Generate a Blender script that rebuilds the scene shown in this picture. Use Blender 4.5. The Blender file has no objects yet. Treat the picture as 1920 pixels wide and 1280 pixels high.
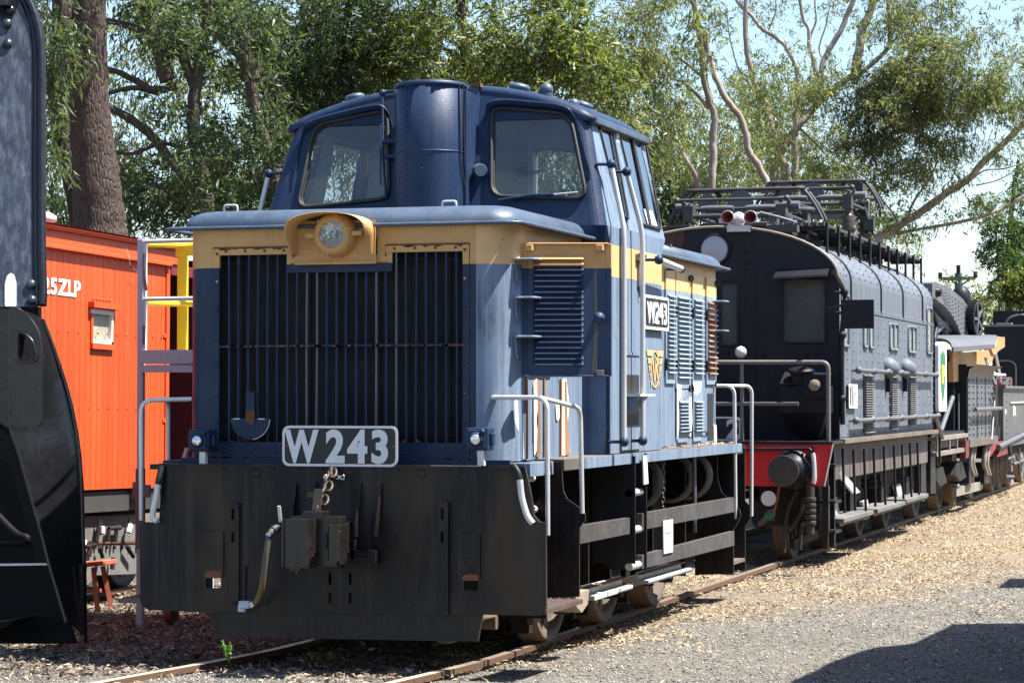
import bpy, math, random
import numpy as np
from mathutils import Vector, Matrix
from mathutils.geometry import tessellate_polygon
rad = math.radians
SC = bpy.context.scene
COL = SC.collection
random.seed(7)
RNG = np.random.default_rng(11)
V = Vector
# ------------------------------------------------------------------ camera numbers and survey helpers
CAM = V((6.12, -16.05, 1.747)); YAW = rad(17.0); FPX = 4700.0; PITCH = math.atan(100 / FPX)
_f0 = V((-math.sin(YAW), math.cos(YAW), 0)); RT = V((math.cos(YAW), math.sin(YAW), 0)); UPZ = V((0, 0, 1))
FW = _f0 * math.cos(PITCH) + UPZ * math.sin(PITCH)
UP = UPZ * math.cos(PITCH) - _f0 * math.sin(PITCH)
def ray(px, py): return FW + RT * ((px - 960) / FPX) + UP * ((640 - py) / FPX)
def hit(px, py, p0, n):
    r = ray(px, py); n = V(n); return CAM + r * ((V(p0) - CAM).dot(n) / r.dot(n))
def HY(px, py, y): return hit(px, py, (0, y, 0), (0, 1, 0))
def HX(px, py, x): return hit(px, py, (x, 0, 0), (1, 0, 0))
def HZ(px, py, z): return hit(px, py, (0, 0, z), (0, 0, 1))
def HD(px, py, d): return CAM + ray(px, py) * d
def PY(pts, y): return [HY(a, b, y) for a, b in pts]
def PX(pts, x): return [HX(a, b, x) for a, b in pts]
# ------------------------------------------------------------------ 2-D helpers
def rpoly(pts, r, n=5):
    """polygon (2-D or 3-D points) with rounded corners"""
    pts = [V(p) for p in pts]; out = []; N = len(pts)
    rs = r if isinstance(r, (list, tuple)) else [r] * N
    for i in range(N):
        p = pts[i]; a = pts[i - 1]; b = pts[(i + 1) % N]; ri = rs[i]
        if ri <= 0: out.append(p); continue
        u = a - p; v = b - p; lu, lv = u.length, v.length; u.normalize(); v.normalize()
        t = min(ri, lu * .48, lv * .48); A = p + u * t; B = p + v * t
        for k in range(n + 1):
            s = k / n; out.append(A * (1 - s) ** 2 + p * 2 * s * (1 - s) + B * s ** 2)
    return out
def rpath(pts, r, n=6):
    pts = [V(p) for p in pts]; out = [pts[0]]
    for i in range(1, len(pts) - 1):
        p = pts[i]; u = pts[i - 1] - p; v = pts[i + 1] - p; lu, lv = u.length, v.length; u.normalize(); v.normalize()
        t = min(r, lu * .48, lv * .48); A = p + u * t; B = p + v * t
        for k in range(n + 1):
            s = k / n; out.append(A * (1 - s) ** 2 + p * 2 * s * (1 - s) + B * s ** 2)
    out.append(pts[-1]); return out
def rrect(x0, x1, z0, z1, r, n=5): return rpoly([(x0, z0), (x1, z0), (x1, z1), (x0, z1)], r, n)
def wob(pts, k=3):
    """smooth polyline (Catmull-Rom)"""
    pts = [V(p) for p in pts]; out = []; P = [pts[0] * 2 - pts[1]] + pts + [pts[-1] * 2 - pts[-2]]
    for i in range(1, len(P) - 2):
        a, b, c, d = P[i - 1], P[i], P[i + 1], P[i + 2]
        for j in range(k):
            t = j / k
            out.append(.5 * (2 * b + (c - a) * t + (2 * a - 5 * b + 4 * c - d) * t * t + (3 * b - a - 3 * c + d) * t ** 3))
    out.append(pts[-1]); return out
# ------------------------------------------------------------------ mesh collector
class MB:
    def __init__(s): s.v = []; s.f = []; s.m = []; s.sm = []
    def add(s, vs, fs, mi=0, smooth=False):
        o = len(s.v); s.v += [tuple(p) for p in vs]
        for f in fs: s.f.append(tuple(i + o for i in f)); s.m.append(mi); s.sm.append(smooth)
        return s
    def box(s, a, b, mi=0):
        x0, y0, z0 = [min(p, q) for p, q in zip(a, b)]; x1, y1, z1 = [max(p, q) for p, q in zip(a, b)]
        return s.add([(x0, y0, z0), (x1, y0, z0), (x1, y1, z0), (x0, y1, z0), (x0, y0, z1), (x1, y0, z1), (x1, y1, z1), (x0, y1, z1)],
                     [(0, 3, 2, 1), (4, 5, 6, 7), (0, 1, 5, 4), (1, 2, 6, 5), (2, 3, 7, 6), (3, 0, 4, 7)], mi)
    def bar(s, p, q, w, h, mi=0, up=(0, 0, 1)):
        p, q = V(p), V(q); d = (q - p).normalized(); a = d.cross(V(up))
        if a.length < 1e-4: a = d.cross(V((1, 0, 0)))
        a.normalize(); b = a.cross(d); a *= w / 2; b *= h / 2
        vs = [p - a - b, p + a - b, p + a + b, p - a + b, q - a - b, q + a - b, q + a + b, q - a + b]
        return s.add(vs, [(0, 1, 2, 3), (7, 6, 5, 4), (0, 4, 5, 1), (1, 5, 6, 2), (2, 6, 7, 3), (3, 7, 4, 0)], mi)
    def ring(s, c, d, r, n, up=None):
        d = V(d).normalized(); a = d.cross(V(up) if up else (V((0, 0, 1)) if abs(d.z) < .9 else V((1, 0, 0)))).normalized(); b = a.cross(d)
        return [V(c) + a * (r * math.cos(2 * math.pi * k / n)) + b * (r * math.sin(2 * math.pi * k / n)) for k in range(n)]
    def loft(s, rings, mi=0, close=True, caps=(False, False), smooth=True):
        n = len(rings[0]); vs = [p for r in rings for p in r]; fs = []
        for i in range(len(rings) - 1):
            for k in range(n if close else n - 1):
                k2 = (k + 1) % n; fs.append((i * n + k, i * n + k2, (i + 1) * n + k2, (i + 1) * n + k))
        s.add(vs, fs, mi, smooth)
        if caps[0]: s.add(rings[0], [tuple(range(n))[::-1]], mi)
        if caps[1]: s.add(rings[-1], [tuple(range(n))], mi)
        return s
    def cyl(s, p, q, r, r2=None, n=14, mi=0, caps=(True, True)):
        p, q = V(p), V(q); r2 = r if r2 is None else r2
        return s.loft([s.ring(p, q - p, r, n), s.ring(q, q - p, r2, n)], mi, True, caps)
    def lathe(s, c, d, prof, n=20, mi=0, caps=(True, True)):
        c = V(c); d = V(d).normalized()
        return s.loft([s.ring(c + d * t, d, max(r, 1e-4), n) for t, r in prof], mi, True, caps)
    def tube(s, pts, r, n=8, mi=0, caps=(True, True)):
        pts = [V(p) for p in pts]; N = len(pts); rs = r if isinstance(r, (list, tuple)) else [r] * N; rings = []
        T = [((pts[min(i + 1, N - 1)] - pts[max(i - 1, 0)])).normalized() for i in range(N)]
        a = T[0].cross(V((0, 0, 1)) if abs(T[0].z) < .9 else V((1, 0, 0))).normalized()
        for i in range(N):
            a = (a - T[i] * a.dot(T[i])).normalized(); b = a.cross(T[i])
            rings.append([pts[i] + a * (rs[i] * math.cos(2 * math.pi * k / n)) + b * (rs[i] * math.sin(2 * math.pi * k / n)) for k in range(n)])
        return s.loft(rings, mi, True, caps)
    def sphere(s, c, r, n=12, mi=0, sc=(1, 1, 1)):
        c = V(c); rings = []
        for i in range(n // 2 + 1):
            t = math.pi * i / (n // 2); rr = max(math.sin(t), .002)
            rings.append([c + V((r * sc[0] * rr * math.cos(2 * math.pi * k / n), r * sc[1] * rr * math.sin(2 * math.pi * k / n), -r * sc[2] * math.cos(t))) for k in range(n)])
        return s.loft(rings, mi)
    def prism(s, outer, off, holes=(), mi=0, back=None, rim=None):
        """planar polygon (3-D points) with holes, thickened by vector off (back side moved)"""
        off = V(off); loops = [[V(p) for p in outer]] + [[V(p) for p in h] for h in holes]
        tris = tessellate_polygon(loops); flat = [p for l in loops for p in l]; n = len(flat)
        nrm = V((0, 0, 0)); L = loops[0]
        for i in range(len(L)): nrm += L[i].cross(L[(i + 1) % len(L)])
        def fix(t, vs, d):
            c = (vs[t[1]] - vs[t[0]]).cross(vs[t[2]] - vs[t[0]]); return t if c.dot(d) > 0 else t[::-1]
        s.add(flat, [fix(t, flat, -off) for t in tris], mi)
        bk = [p + off for p in flat]; s.add(bk, [fix(t, bk, off) for t in tris], mi if back is None else back)
        o = 0
        sgn = nrm.dot(-off)
        for li, l in enumerate(loops):
            m = len(l); ar = V((0, 0, 0))
            for i in range(m): ar += l[i].cross(l[(i + 1) % m])
            flip = (ar.dot(-off) > 0) == (li == 0)
            for i in range(m):
                a, b = l[i], l[(i + 1) % m]; q = [a, b, b + off, a + off]
                s.add(q, [(3, 2, 1, 0) if flip else (0, 1, 2, 3)], (mi if rim is None else rim))
        return s
    def text(s, txt, org, ux, uz, size, depth=.004, mi=0, bold=.012, align='CENTER', squash=1.0, space=1.0):
        cu = bpy.data.curves.new('t', 'FONT'); cu.body = txt; cu.size = 1; cu.offset = bold; cu.extrude = .5; cu.align_x = align; cu.space_character = space
        cu.resolution_u = 5
        ob = bpy.data.objects.new('t', cu); COL.objects.link(ob)
        me = bpy.data.meshes.new_from_object(ob.evaluated_get(bpy.context.evaluated_depsgraph_get()))
        ux, uz = V(ux).normalized(), V(uz).normalized(); un = ux.cross(uz); k = size / .70
        vs = [V(org) + ux * (v.co.x * k * squash) + uz * (v.co.y * k) + un * ((v.co.z + .5) * depth) for v in me.vertices]
        s.add(vs, [tuple(p.vertices) for p in me.polygons], mi)
        bpy.data.objects.remove(ob); bpy.data.curves.remove(cu); bpy.data.meshes.remove(me); return s
    def build(s, name, mats, parent=None, bevel=0, seg=2, loc=None, label=None):
        if not isinstance(mats, (list, tuple)): mats = [mats]
        o0 = wloc(parent) if parent is not None else (V(loc) if loc is not None else V((0, 0, 0)))
        me = bpy.data.meshes.new(name); me.from_pydata([(a - o0.x, b - o0.y, c - o0.z) for a, b, c in s.v], [], s.f)
        for m in mats: me.materials.append(m)
        me.polygons.foreach_set('material_index', s.m); me.polygons.foreach_set('use_smooth', s.sm); me.update()
        ob = bpy.data.objects.new(name, me); COL.objects.link(ob)
        if parent is not None: ob.parent = parent
        else: ob.location = o0
        if bevel:
            b = ob.modifiers.new('bevel', 'BEVEL'); b.width = bevel; b.segments = seg; b.limit_method = 'ANGLE'; b.angle_limit = rad(50); b.harden_normals = False
        if label: ob['label'] = label
        return ob
def wloc(o):
    p = V((0, 0, 0))
    while o is not None: p = p + o.location; o = o.parent
    return p
def tag(o, label=None, cat=None, group=None, kind=None):
    if label: o['label'] = label
    if cat: o['category'] = cat
    if group: o['group'] = group
    if kind: o['kind'] = kind
    return o
def thing(name, loc, label, cat, group=None):
    o = bpy.data.objects.new(name, None); COL.objects.link(o); o.location = loc; o.empty_display_size = .3
    return tag(o, label, cat, group)
# ------------------------------------------------------------------ materials
class NT:
    def __init__(s, name):
        s.mat = bpy.data.materials.new(name); s.mat.use_nodes = True; s.t = s.mat.node_tree; s.t.nodes.clear()
        s.out = s.n('ShaderNodeOutputMaterial'); s._tc = None
    def n(s, kind, **kw):
        nd = s.t.nodes.new(kind)
        for k, v in kw.items(): setattr(nd, k, v)
        return nd
    def l(s, a, b): s.t.links.new(a, b)
    def sv(s, sock, val):
        if hasattr(val, 'links'): s.l(val, sock)
        else:
            if isinstance(val, (tuple, list)) and len(val) == 3 and sock.type == 'RGBA': val = (*val, 1)
            sock.default_value = val
    def co(s, scale=(1, 1, 1), rot=(0, 0, 0)):
        if s._tc is None: s._tc = s.n('ShaderNodeTexCoord').outputs['Object']
        if scale == (1, 1, 1) and rot == (0, 0, 0): return s._tc
        m = s.n('ShaderNodeMapping'); m.inputs['Scale'].default_value = scale; m.inputs['Rotation'].default_value = rot; s.l(s._tc, m.inputs['Vector']); return m.outputs[0]
    def noise(s, sc, det=6, rough=.6, vec=None, dist=0):
        q = s.n('ShaderNodeTexNoise'); q.inputs['Scale'].default_value = sc; q.inputs['Detail'].default_value = det; q.inputs['Roughness'].default_value = rough
        q.inputs['Distortion'].default_value = dist; s.l(vec if vec is not None else s.co(), q.inputs['Vector']); return q.outputs['Fac']
    def vor(s, sc, vec=None, feat='F1', out='Distance', rnd=1):
        q = s.n('ShaderNodeTexVoronoi', feature=feat); q.inputs['Scale'].default_value = sc; q.inputs['Randomness'].default_value = rnd; s.l(vec if vec is not None else s.co(), q.inputs['Vector']); return q.outputs[out]
    def ramp(s, fac, stops, interp='LINEAR'):
        r = s.n('ShaderNodeValToRGB'); r.color_ramp.interpolation = interp; e = r.color_ramp.elements
        while len(e) < len(stops): e.new(.5)
        for q, (p, c) in zip(e, stops): q.position = p; q.color = (c, c, c, 1) if not isinstance(c, (tuple, list)) else (*c, 1)
        s.l(fac, r.inputs[0]); return r.outputs[0]
    def mix(s, fac, a, b, blend='MIX'):
        m = s.n('ShaderNodeMix', data_type='RGBA', blend_type=blend); s.sv(m.inputs[0], fac); s.sv(m.inputs[6], a); s.sv(m.inputs[7], b); return m.outputs[2]
    def math(s, op, a, b=0.0):
        m = s.n('ShaderNodeMath', operation=op); s.sv(m.inputs[0], a); s.sv(m.inputs[1], b); return m.outputs[0]
    def bump(s, h, st=.3, d=.01):
        b = s.n('ShaderNodeBump'); b.inputs['Strength'].default_value = st; b.inputs['Distance'].default_value = d; s.l(h, b.inputs['Height']); return b.outputs[0]
    def bsdf(s, col, rough=.5, metal=0, normal=None, spec=.5, coat=0, finish=True):
        b = s.n('ShaderNodeBsdfPrincipled'); s.sv(b.inputs['Base Color'], col); s.sv(b.inputs['Roughness'], rough); s.sv(b.inputs['Metallic'], metal)
        b.inputs['Specular IOR Level'].default_value = spec; b.inputs['Coat Weight'].default_value = coat
        if normal is not None: s.l(normal, b.inputs['Normal'])
        if finish: s.l(b.outputs[0], s.out.inputs[0])
        return b
def paint(name, col, rough=.4, dirt=(.06, .045, .03), dirt_amt=.35, streak=.3, streak_col=None, fade=None, rust=0, bump=.08, metal=0, spec=.5, var=.25, bscale=60):
    """weathered paint: large tone drift, vertical streaks, fine dirt, rust spots"""
    n = NT(name); c = n.mix(n.ramp(n.noise(1.7, 5), [(.3, 0), (.7, 1)]), [x * (1 - var) for x in col], [min(1, x * (1 + var)) for x in col])
    st = n.ramp(n.noise(1, 6, .7, n.co((22, 22, .7))), [(.45, 0), (.75, 1)])
    c = n.mix(n.math('MULTIPLY', st, streak), c, streak_col or dirt)
    if fade: c = n.mix(n.ramp(n.noise(2.3, 7, .65, n.co((3, 3, 1.2))), [(.35, 0), (.65, 1)]), c, fade)
    d = n.ramp(n.noise(9, 9, .75), [(.5, 0), (.78, 1)])
    c = n.mix(n.math('MULTIPLY', d, dirt_amt), c, dirt)
    ro = n.math('ADD', rough - .08, n.math('MULTIPLY', n.noise(6, 6), .22))
    if rust:
        rm = n.ramp(n.noise(5, 10, .72, None, .4), [(.66 - rust * .22, 0), (.70 - rust * .2, 1)])
        c = n.mix(rm, c, n.mix(n.noise(30, 5), (.20, .075, .03), (.09, .035, .02))); ro = n.math('MAXIMUM', ro, n.math('MULTIPLY', rm, .85))
    nb = n.bump(n.math('ADD', n.math('MULTIPLY', n.noise(bscale, 4), .5), n.noise(3.2, 3)), bump, .012)
    n.bsdf(c, ro, metal, nb, spec); return n.mat
M = {}
M['blue'] = paint('navy_paint', (.011, .027, .068), .45, dirt=(.06, .055, .052), dirt_amt=.42, streak=.45, streak_col=(.038, .055, .085), var=.3, spec=.25, rust=.045, bump=.22)
M['blue_side'] = paint('faded_sunlit_navy_paint', (.085, .135, .215), .6, dirt=(.15, .14, .13), dirt_amt=.4, streak=.95, streak_col=(.36, .42, .48), fade=(.17, .225, .31), var=.35, spec=.3, rust=.05, bump=.16)  # faded paint, lightened further so the colour carries the sun on this side
M['blue_mid'] = paint('sunlit_navy_door_paint', (.022, .044, .10), .5, dirt=(.07, .07, .07), dirt_amt=.3, streak=.4, streak_col=(.06, .085, .14), var=.3, spec=.3)  # navy lifted in tone to stand in for sun grazing the open door
M['blue_roof'] = paint('dusty_navy_roof_paint', (.042, .068, .112), .45, dirt=(.14, .14, .14), dirt_amt=.6, streak=.2, streak_col=(.16, .165, .17), var=.3, rust=.05)
M['louvre'] = paint('faded_grey_blue_louvre_paint', (.20, .27, .34), .6, dirt=(.16, .14, .12), dirt_amt=.35, streak=.4, streak_col=(.30, .34, .38), var=.2, rust=.25)
M['louvre_rust'] = paint('rusted_louvre_paint', (.26, .24, .22), .75, dirt=(.14, .06, .03), dirt_amt=.6, streak=.4, rust=.95)
M['beige'] = paint('beige_band_paint', (.53, .30, .105), .5, dirt=(.16, .09, .04), dirt_amt=.28, streak=.22, streak_col=(.25, .15, .07), var=.10)
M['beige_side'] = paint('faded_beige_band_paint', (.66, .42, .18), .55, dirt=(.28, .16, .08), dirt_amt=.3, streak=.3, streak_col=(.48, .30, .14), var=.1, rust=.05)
M['black'] = paint('black_apron_paint', (.0085, .0085, .0105), .34, dirt=(.050, .036, .024), dirt_amt=.5, streak=.55, streak_col=(.040, .034, .030), var=.4, rust=.06, bump=.1, spec=.27)
M['black_side'] = paint('dull_black_paint', (.012, .012, .014), .5, dirt=(.06, .05, .042), dirt_amt=.3, streak=.3, streak_col=(.035, .034, .034), var=.3, spec=.25)
M['gloss'] = paint('glossy_black_paint', (.0075, .0078, .009), .20, dirt=(.03, .026, .024), dirt_amt=.3, streak=.25, streak_col=(.02, .019, .019), var=.3, bump=.5, bscale=14)
M['under'] = paint('greasy_underframe', (.014, .012, .011), .75, dirt=(.055, .04, .028), dirt_amt=.6, streak=.2, var=.4, rust=.1, spec=.2)
M['rust'] = paint('rusty_steel', (.15, .06, .028), .85, dirt=(.05, .03, .02), dirt_amt=.6, var=.35, bump=.3)
M['wheel'] = paint('dusty_wheel_steel', (.085, .068, .052), .65, dirt=(.15, .11, .075), dirt_amt=.7, streak=.1, var=.3, rust=.12)
M['tread'] = paint('brown_wheel_tread', (.17, .105, .06), .6, dirt=(.09, .055, .03), dirt_amt=.5, streak=.1, var=.3)
M['white'] = paint('white_paint', (.74, .74, .72), .45, dirt=(.35, .26, .18), dirt_amt=.35, streak=.12, streak_col=(.5, .45, .38), var=.05, rust=.02)
M['flake'] = paint('bare_primer_white', (.72, .70, .64), .8, dirt=(.45, .24, .1), dirt_amt=.5, streak=.1, var=.06)
M['silver'] = paint('silver_handrail_paint', (.56, .57, .58), .38, dirt=(.25, .2, .15), dirt_amt=.3, streak=.1, var=.08, metal=.25)
M['frost'] = paint('number_white', (.62, .63, .65), .5, dirt=(.35, .34, .32), dirt_amt=.3, streak=.1, var=.05)
M['plate'] = paint('number_plate_black', (.009, .010, .014), .5, dirt=(.05, .05, .052), dirt_amt=.2, streak=.1, var=.2)
M['wood'] = paint('weathered_plank', (.042, .041, .043), .75, dirt=(.15, .13, .10), dirt_amt=.6, streak=.1, var=.35, bump=.3)
M['cream'] = paint('cab_lining', (.46, .48, .44), .6, dirt=(.2, .19, .16), dirt_amt=.3, streak=.1, var=.08)
M['rubber'] = paint('rubber_seal', (.012, .012, .014), .55, dirt=(.05, .05, .05), dirt_amt=.3, var=.2)
M['spring'] = paint('dark_spring_steel', (.022, .018, .016), .7, var=.3)
M['hose'] = paint('grey_rubber_hose', (.06, .056, .052), .6, dirt=(.16, .14, .10), dirt_amt=.5, var=.2)
M['hose_y'] = paint('yellow_hose_end', (.12, .095, .025), .6, dirt=(.09, .07, .04), dirt_amt=.5, var=.2)
M['red'] = paint('red_buffer_beam_paint', (.52, .014, .018), .35, dirt=(.12, .02, .02), dirt_amt=.4, streak=.2, streak_col=(.2, .02, .02), var=.15)
M['maroon'] = paint('dark_red_paint', (.16, .018, .02), .5, dirt=(.05, .02, .02), dirt_amt=.3, var=.2)
M['orange'] = None
M['mauve'] = paint('mauve_grey_paint', (.48, .52, .58), .55, dirt=(.2, .15, .13), dirt_amt=.3, streak=.2, streak_col=(.36, .30, .32), var=.08)
M['yellow'] = paint('yellow_paint', (.80, .60, .02), .42, dirt=(.4, .25, .05), dirt_amt=.25, streak=.1, var=.06)
M['egrey'] = paint('sunlit_black_side_paint', (.075, .09, .118), .6, dirt=(.12, .11, .10), dirt_amt=.35, streak=.65, streak_col=(.21, .235, .265), fade=(.13, .15, .18), var=.25, spec=.35)  # black raised to blue-grey, sunlight put into the side colour
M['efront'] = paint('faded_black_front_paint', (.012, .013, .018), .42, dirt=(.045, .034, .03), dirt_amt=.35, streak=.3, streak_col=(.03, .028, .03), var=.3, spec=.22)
M['eroof'] = paint('dusty_dark_roof', (.06, .058, .055), .8, dirt=(.16, .12, .08), dirt_amt=.7, streak=.1, var=.3)
M['steel'] = paint('dull_steel', (.18, .18, .19), .45, dirt=(.12, .09, .07), dirt_amt=.4, streak=.1, var=.2, metal=.7)
M['chrome'] = paint('bright_steel', (.6, .6, .62), .18, dirt=(.3, .28, .25), dirt_amt=.2, streak=0, var=.05, metal=1)
M['cranegrey'] = paint('grey_crane_paint', (.085, .09, .105), .55, dirt=(.17, .15, .13), dirt_amt=.4, streak=.4, streak_col=(.17, .17, .17), var=.2)
M['tan'] = paint('tan_wood_lining', (.45, .25, .10), .65, dirt=(.25, .13, .05), dirt_amt=.4, streak=.2, var=.15)
M['green'] = paint('sign_green', (.01, .16, .07), .4, dirt=(.05, .1, .06), dirt_amt=.15, streak=0, var=.05)
M['signyel'] = paint('sign_yellow', (.72, .68, .06), .4, dirt=(.5, .4, .1), dirt_amt=.15, streak=0, var=.05)
M['polegreen'] = paint('green_pole', (.06, .13, .10), .6, var=.15)
M['radiator'] = None
M['cavity'] = paint('cavity_shade_black', (.006, .006, .007), .6, dirt=(.02, .018, .016), dirt_amt=.3, streak=.1, spec=.12)  # flat black that paints the shade inside the plough nose
M['etread'] = paint('shaded_wheel_tread', (.075, .05, .035), .7, dirt=(.05, .035, .025), dirt_amt=.5, var=.3)  # tread and wheel colours darkened for the shade around the electric's wheels
M['ewheel'] = paint('shaded_dusty_wheel', (.06, .05, .042), .7, dirt=(.11, .085, .06), dirt_amt=.6, var=.3)
def mk_apron():
    n = NT('scuffed_black_apron'); big = n.noise(1.5, 6, .65, n.co((1, 1, .45)), .3); c = n.mix(n.ramp(big, [(.47, 0), (.64, 1)]), (.0042, .0048, .0078), (.036, .026, .018))
    st = n.ramp(n.noise(1, 7, .72, n.co((14, 14, .55))), [(.48, 0), (.72, 1)]); c = n.mix(n.math('MULTIPLY', st, .8), c, (.040, .037, .038))
    sc = n.ramp(n.noise(26, 9, .8, n.co((1, 1, .5))), [(.60, 0), (.74, 1)]); c = n.mix(n.math('MULTIPLY', sc, .8), c, (.085, .07, .056))
    sep = n.n('ShaderNodeSeparateXYZ'); n.l(n.co(), sep.inputs[0]); lowd = n.math('MULTIPLY', n.ramp(n.math('ADD', sep.outputs[2], n.math('MULTIPLY', n.noise(4, 6, .7), .4)), [(.45, 1), (.85, 0)]), .5); c = n.mix(lowd, c, (.027, .023, .020))
    ch = n.ramp(n.noise(7, 10, .75, None, .3), [(.665, 0), (.69, 1)]); c = n.mix(ch, c, n.mix(n.noise(40, 4), (.16, .065, .03), (.07, .03, .018)))
    ro = n.math('ADD', .10, n.math('MULTIPLY', n.noise(4, 7, .75), .55)); n.bsdf(c, ro, 0, n.bump(n.math('ADD', n.noise(2.2, 3), n.math('MULTIPLY', n.noise(40, 6), .25)), .22, .015), .22); M['apron'] = n.mat
mk_apron()
def mk_special():
    # glass: clear with a reflecting film and dust
    n = NT('window_glass'); tr = n.n('ShaderNodeBsdfTransparent'); tr.inputs[0].default_value = (.80, .84, .84, 1)
    gl = n.n('ShaderNodeBsdfGlossy'); gl.inputs['Roughness'].default_value = .03; gl.inputs['Color'].default_value = (1, 1, 1, 1)
    df = n.n('ShaderNodeBsdfDiffuse'); df.inputs[0].default_value = (.28, .29, .28, 1)
    lw = n.n('ShaderNodeLayerWeight'); lw.inputs[0].default_value = .5; fac = n.math('ADD', .05, n.math('MULTIPLY', n.math('POWER', lw.outputs['Facing'], 4.0), .85))
    m1 = n.n('ShaderNodeMixShader'); n.l(n.ramp(n.noise(3, 6, .7), [(.3, .03), (.75, .14)]), m1.inputs[0]); n.l(tr.outputs[0], m1.inputs[1]); n.l(df.outputs[0], m1.inputs[2])
    m2 = n.n('ShaderNodeMixShader'); n.l(fac, m2.inputs[0]); n.l(m1.outputs[0], m2.inputs[1]); n.l(gl.outputs[0], m2.inputs[2]); n.l(m2.outputs[0], n.out.inputs[0]); M['glass'] = n.mat
    n = NT('clear_glass'); tr = n.n('ShaderNodeBsdfTransparent'); tr.inputs[0].default_value = (.88, .9, .9, 1); gl = n.n('ShaderNodeBsdfGlossy'); gl.inputs['Roughness'].default_value = .04; m2 = n.n('ShaderNodeMixShader'); m2.inputs[0].default_value = .05; n.l(tr.outputs[0], m2.inputs[1]); n.l(gl.outputs[0], m2.inputs[2]); n.l(m2.outputs[0], n.out.inputs[0]); M['clearglass'] = n.mat
    n = NT('hazy_glass'); tr = n.n('ShaderNodeBsdfTransparent'); tr.inputs[0].default_value = (.8, .8, .8, 1); df = n.n('ShaderNodeBsdfDiffuse'); n.l(n.mix(n.noise(2.5, 6, .7), (.07, .075, .08), (.16, .16, .15)), df.inputs[0]); m2 = n.n('ShaderNodeMixShader'); n.l(n.ramp(n.noise(1.6, 6, .7), [(.3, .45), (.7, .85)]), m2.inputs[0]); n.l(tr.outputs[0], m2.inputs[1]); n.l(df.outputs[0], m2.inputs[2]); n.l(m2.outputs[0], n.out.inputs[0]); M['hazeglass'] = n.mat
    n = NT('side_window_glass'); tr = n.n('ShaderNodeBsdfTransparent'); tr.inputs[0].default_value = (.6, .63, .63, 1); gl = n.n('ShaderNodeBsdfGlossy'); gl.inputs['Roughness'].default_value = .04; lw = n.n('ShaderNodeLayerWeight'); lw.inputs[0].default_value = .5; fac = n.math('ADD', .12, n.math('MULTIPLY', n.math('POWER', lw.outputs['Facing'], 3.0), .95))
    m2 = n.n('ShaderNodeMixShader'); n.l(fac, m2.inputs[0]); n.l(tr.outputs[0], m2.inputs[1]); n.l(gl.outputs[0], m2.inputs[2]); n.l(m2.outputs[0], n.out.inputs[0]); M['sideglass'] = n.mat
    n = NT('dusty_glass'); c = n.mix(n.noise(5, 7, .7), (.10, .11, .11), (.24, .24, .22)); n.bsdf(c, .12, 0, None, .6); M['dglass'] = n.mat
    n = NT('lamp_lens'); v = n.vor(26, n.co((1, .2, 1)), 'F1', 'Distance'); b = n.bsdf((.75, .78, .80), .06, .75, n.bump(n.math('ADD', n.math('MULTIPLY', v, .4), n.noise(5, 2)), .7, .03)); M['lens'] = n.mat
    n = NT('frosted_lamp_glass'); c = n.mix(n.noise(4, 6), (.36, .36, .42), (.44, .42, .45)); n.bsdf(c, .25, 0, n.bump(n.noise(1, 3, .5, n.co((90, 90, 6))), .25, .01)); M['frostlamp'] = n.mat
    # painted vertical boards of the guard van
    n = NT('orange_red_boards'); vec = n.co()
    sep = n.n('ShaderNodeSeparateXYZ'); n.l(vec, sep.inputs[0])
    w = n.math('FRACT', n.math('MULTIPLY', n.math('ADD', sep.outputs[1], 50.0), 9.0))
    bid = n.n('ShaderNodeTexWhiteNoise', noise_dimensions='1D'); n.l(n.math('FLOOR', n.math('MULTIPLY', n.math('ADD', sep.outputs[1], 50.0), 9.0)), bid.inputs['W'])
    gr = n.ramp(n.math('ABSOLUTE', n.math('SUBTRACT', w, .5)), [(0, 1), (.445, 1), (.475, 0), (1, 0)])
    c = n.mix(bid.outputs[0], (.58, .066, .013), (.65, .083, .017)); c = n.mix(n.math('MULTIPLY', n.ramp(n.noise(14, 8, .75), [(.55, 0), (.8, 1)]), .45), c, (.40, .06, .02))
    c = n.mix(n.math('MULTIPLY', n.ramp(n.noise(1, 6, .7, n.co((9, 9, .8))), [(.5, 0), (.75, 1)]), .35), c, (.78, .17, .04))
    c = n.mix(n.math('MULTIPLY', n.math('SUBTRACT', 1.0, gr), .75), c, (.16, .025, .008)); ru = n.ramp(n.noise(1.0, 7, .75, n.co((26, 26, 1.6))), [(.60, 0), (.72, .55)]); c = n.mix(ru, c, (.36, .06, .022)); c = n.mix(n.ramp(n.noise(34, 8, .8), [(.66, 0), (.72, .8)]), c, (.62, .36, .24)); hb = n.math('ADD', gr, n.math('MULTIPLY', n.noise(20, 6), .35)); n.bsdf(c, .5, 0, n.bump(hb, .55, .012), .4); M['orange'] = n.mat
    n = NT('plain_orange_paint'); c = n.mix(n.noise(6, 7), (.54, .07, .016), (.64, .10, .022)); c = n.mix(n.ramp(n.noise(18, 8, .8), [(.58, 0), (.7, .6)]), c, (.30, .055, .02)); n.bsdf(c, .5, 0, n.bump(n.noise(25, 6), .2, .01), .4); M['orange_p'] = n.mat
    # radiator core
    n = NT('radiator_core'); s2 = n.n('ShaderNodeSeparateXYZ'); n.l(n.co(), s2.inputs[0])
    f = n.math('SINE', n.math('MULTIPLY', s2.outputs[0], 520.0)); c = n.mix(n.ramp(n.noise(4, 8, .7), [(.45, 0), (.75, 1)]), (.006, .007, .009), (.022, .022, .025)); n.bsdf(c, .6, 0, n.bump(f, .5, .006), .3); M['radiator'] = n.mat
    # ground
    n = NT('gravel_and_leaf_litter'); P = n.n('ShaderNodeNewGeometry').outputs['Position']
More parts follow.
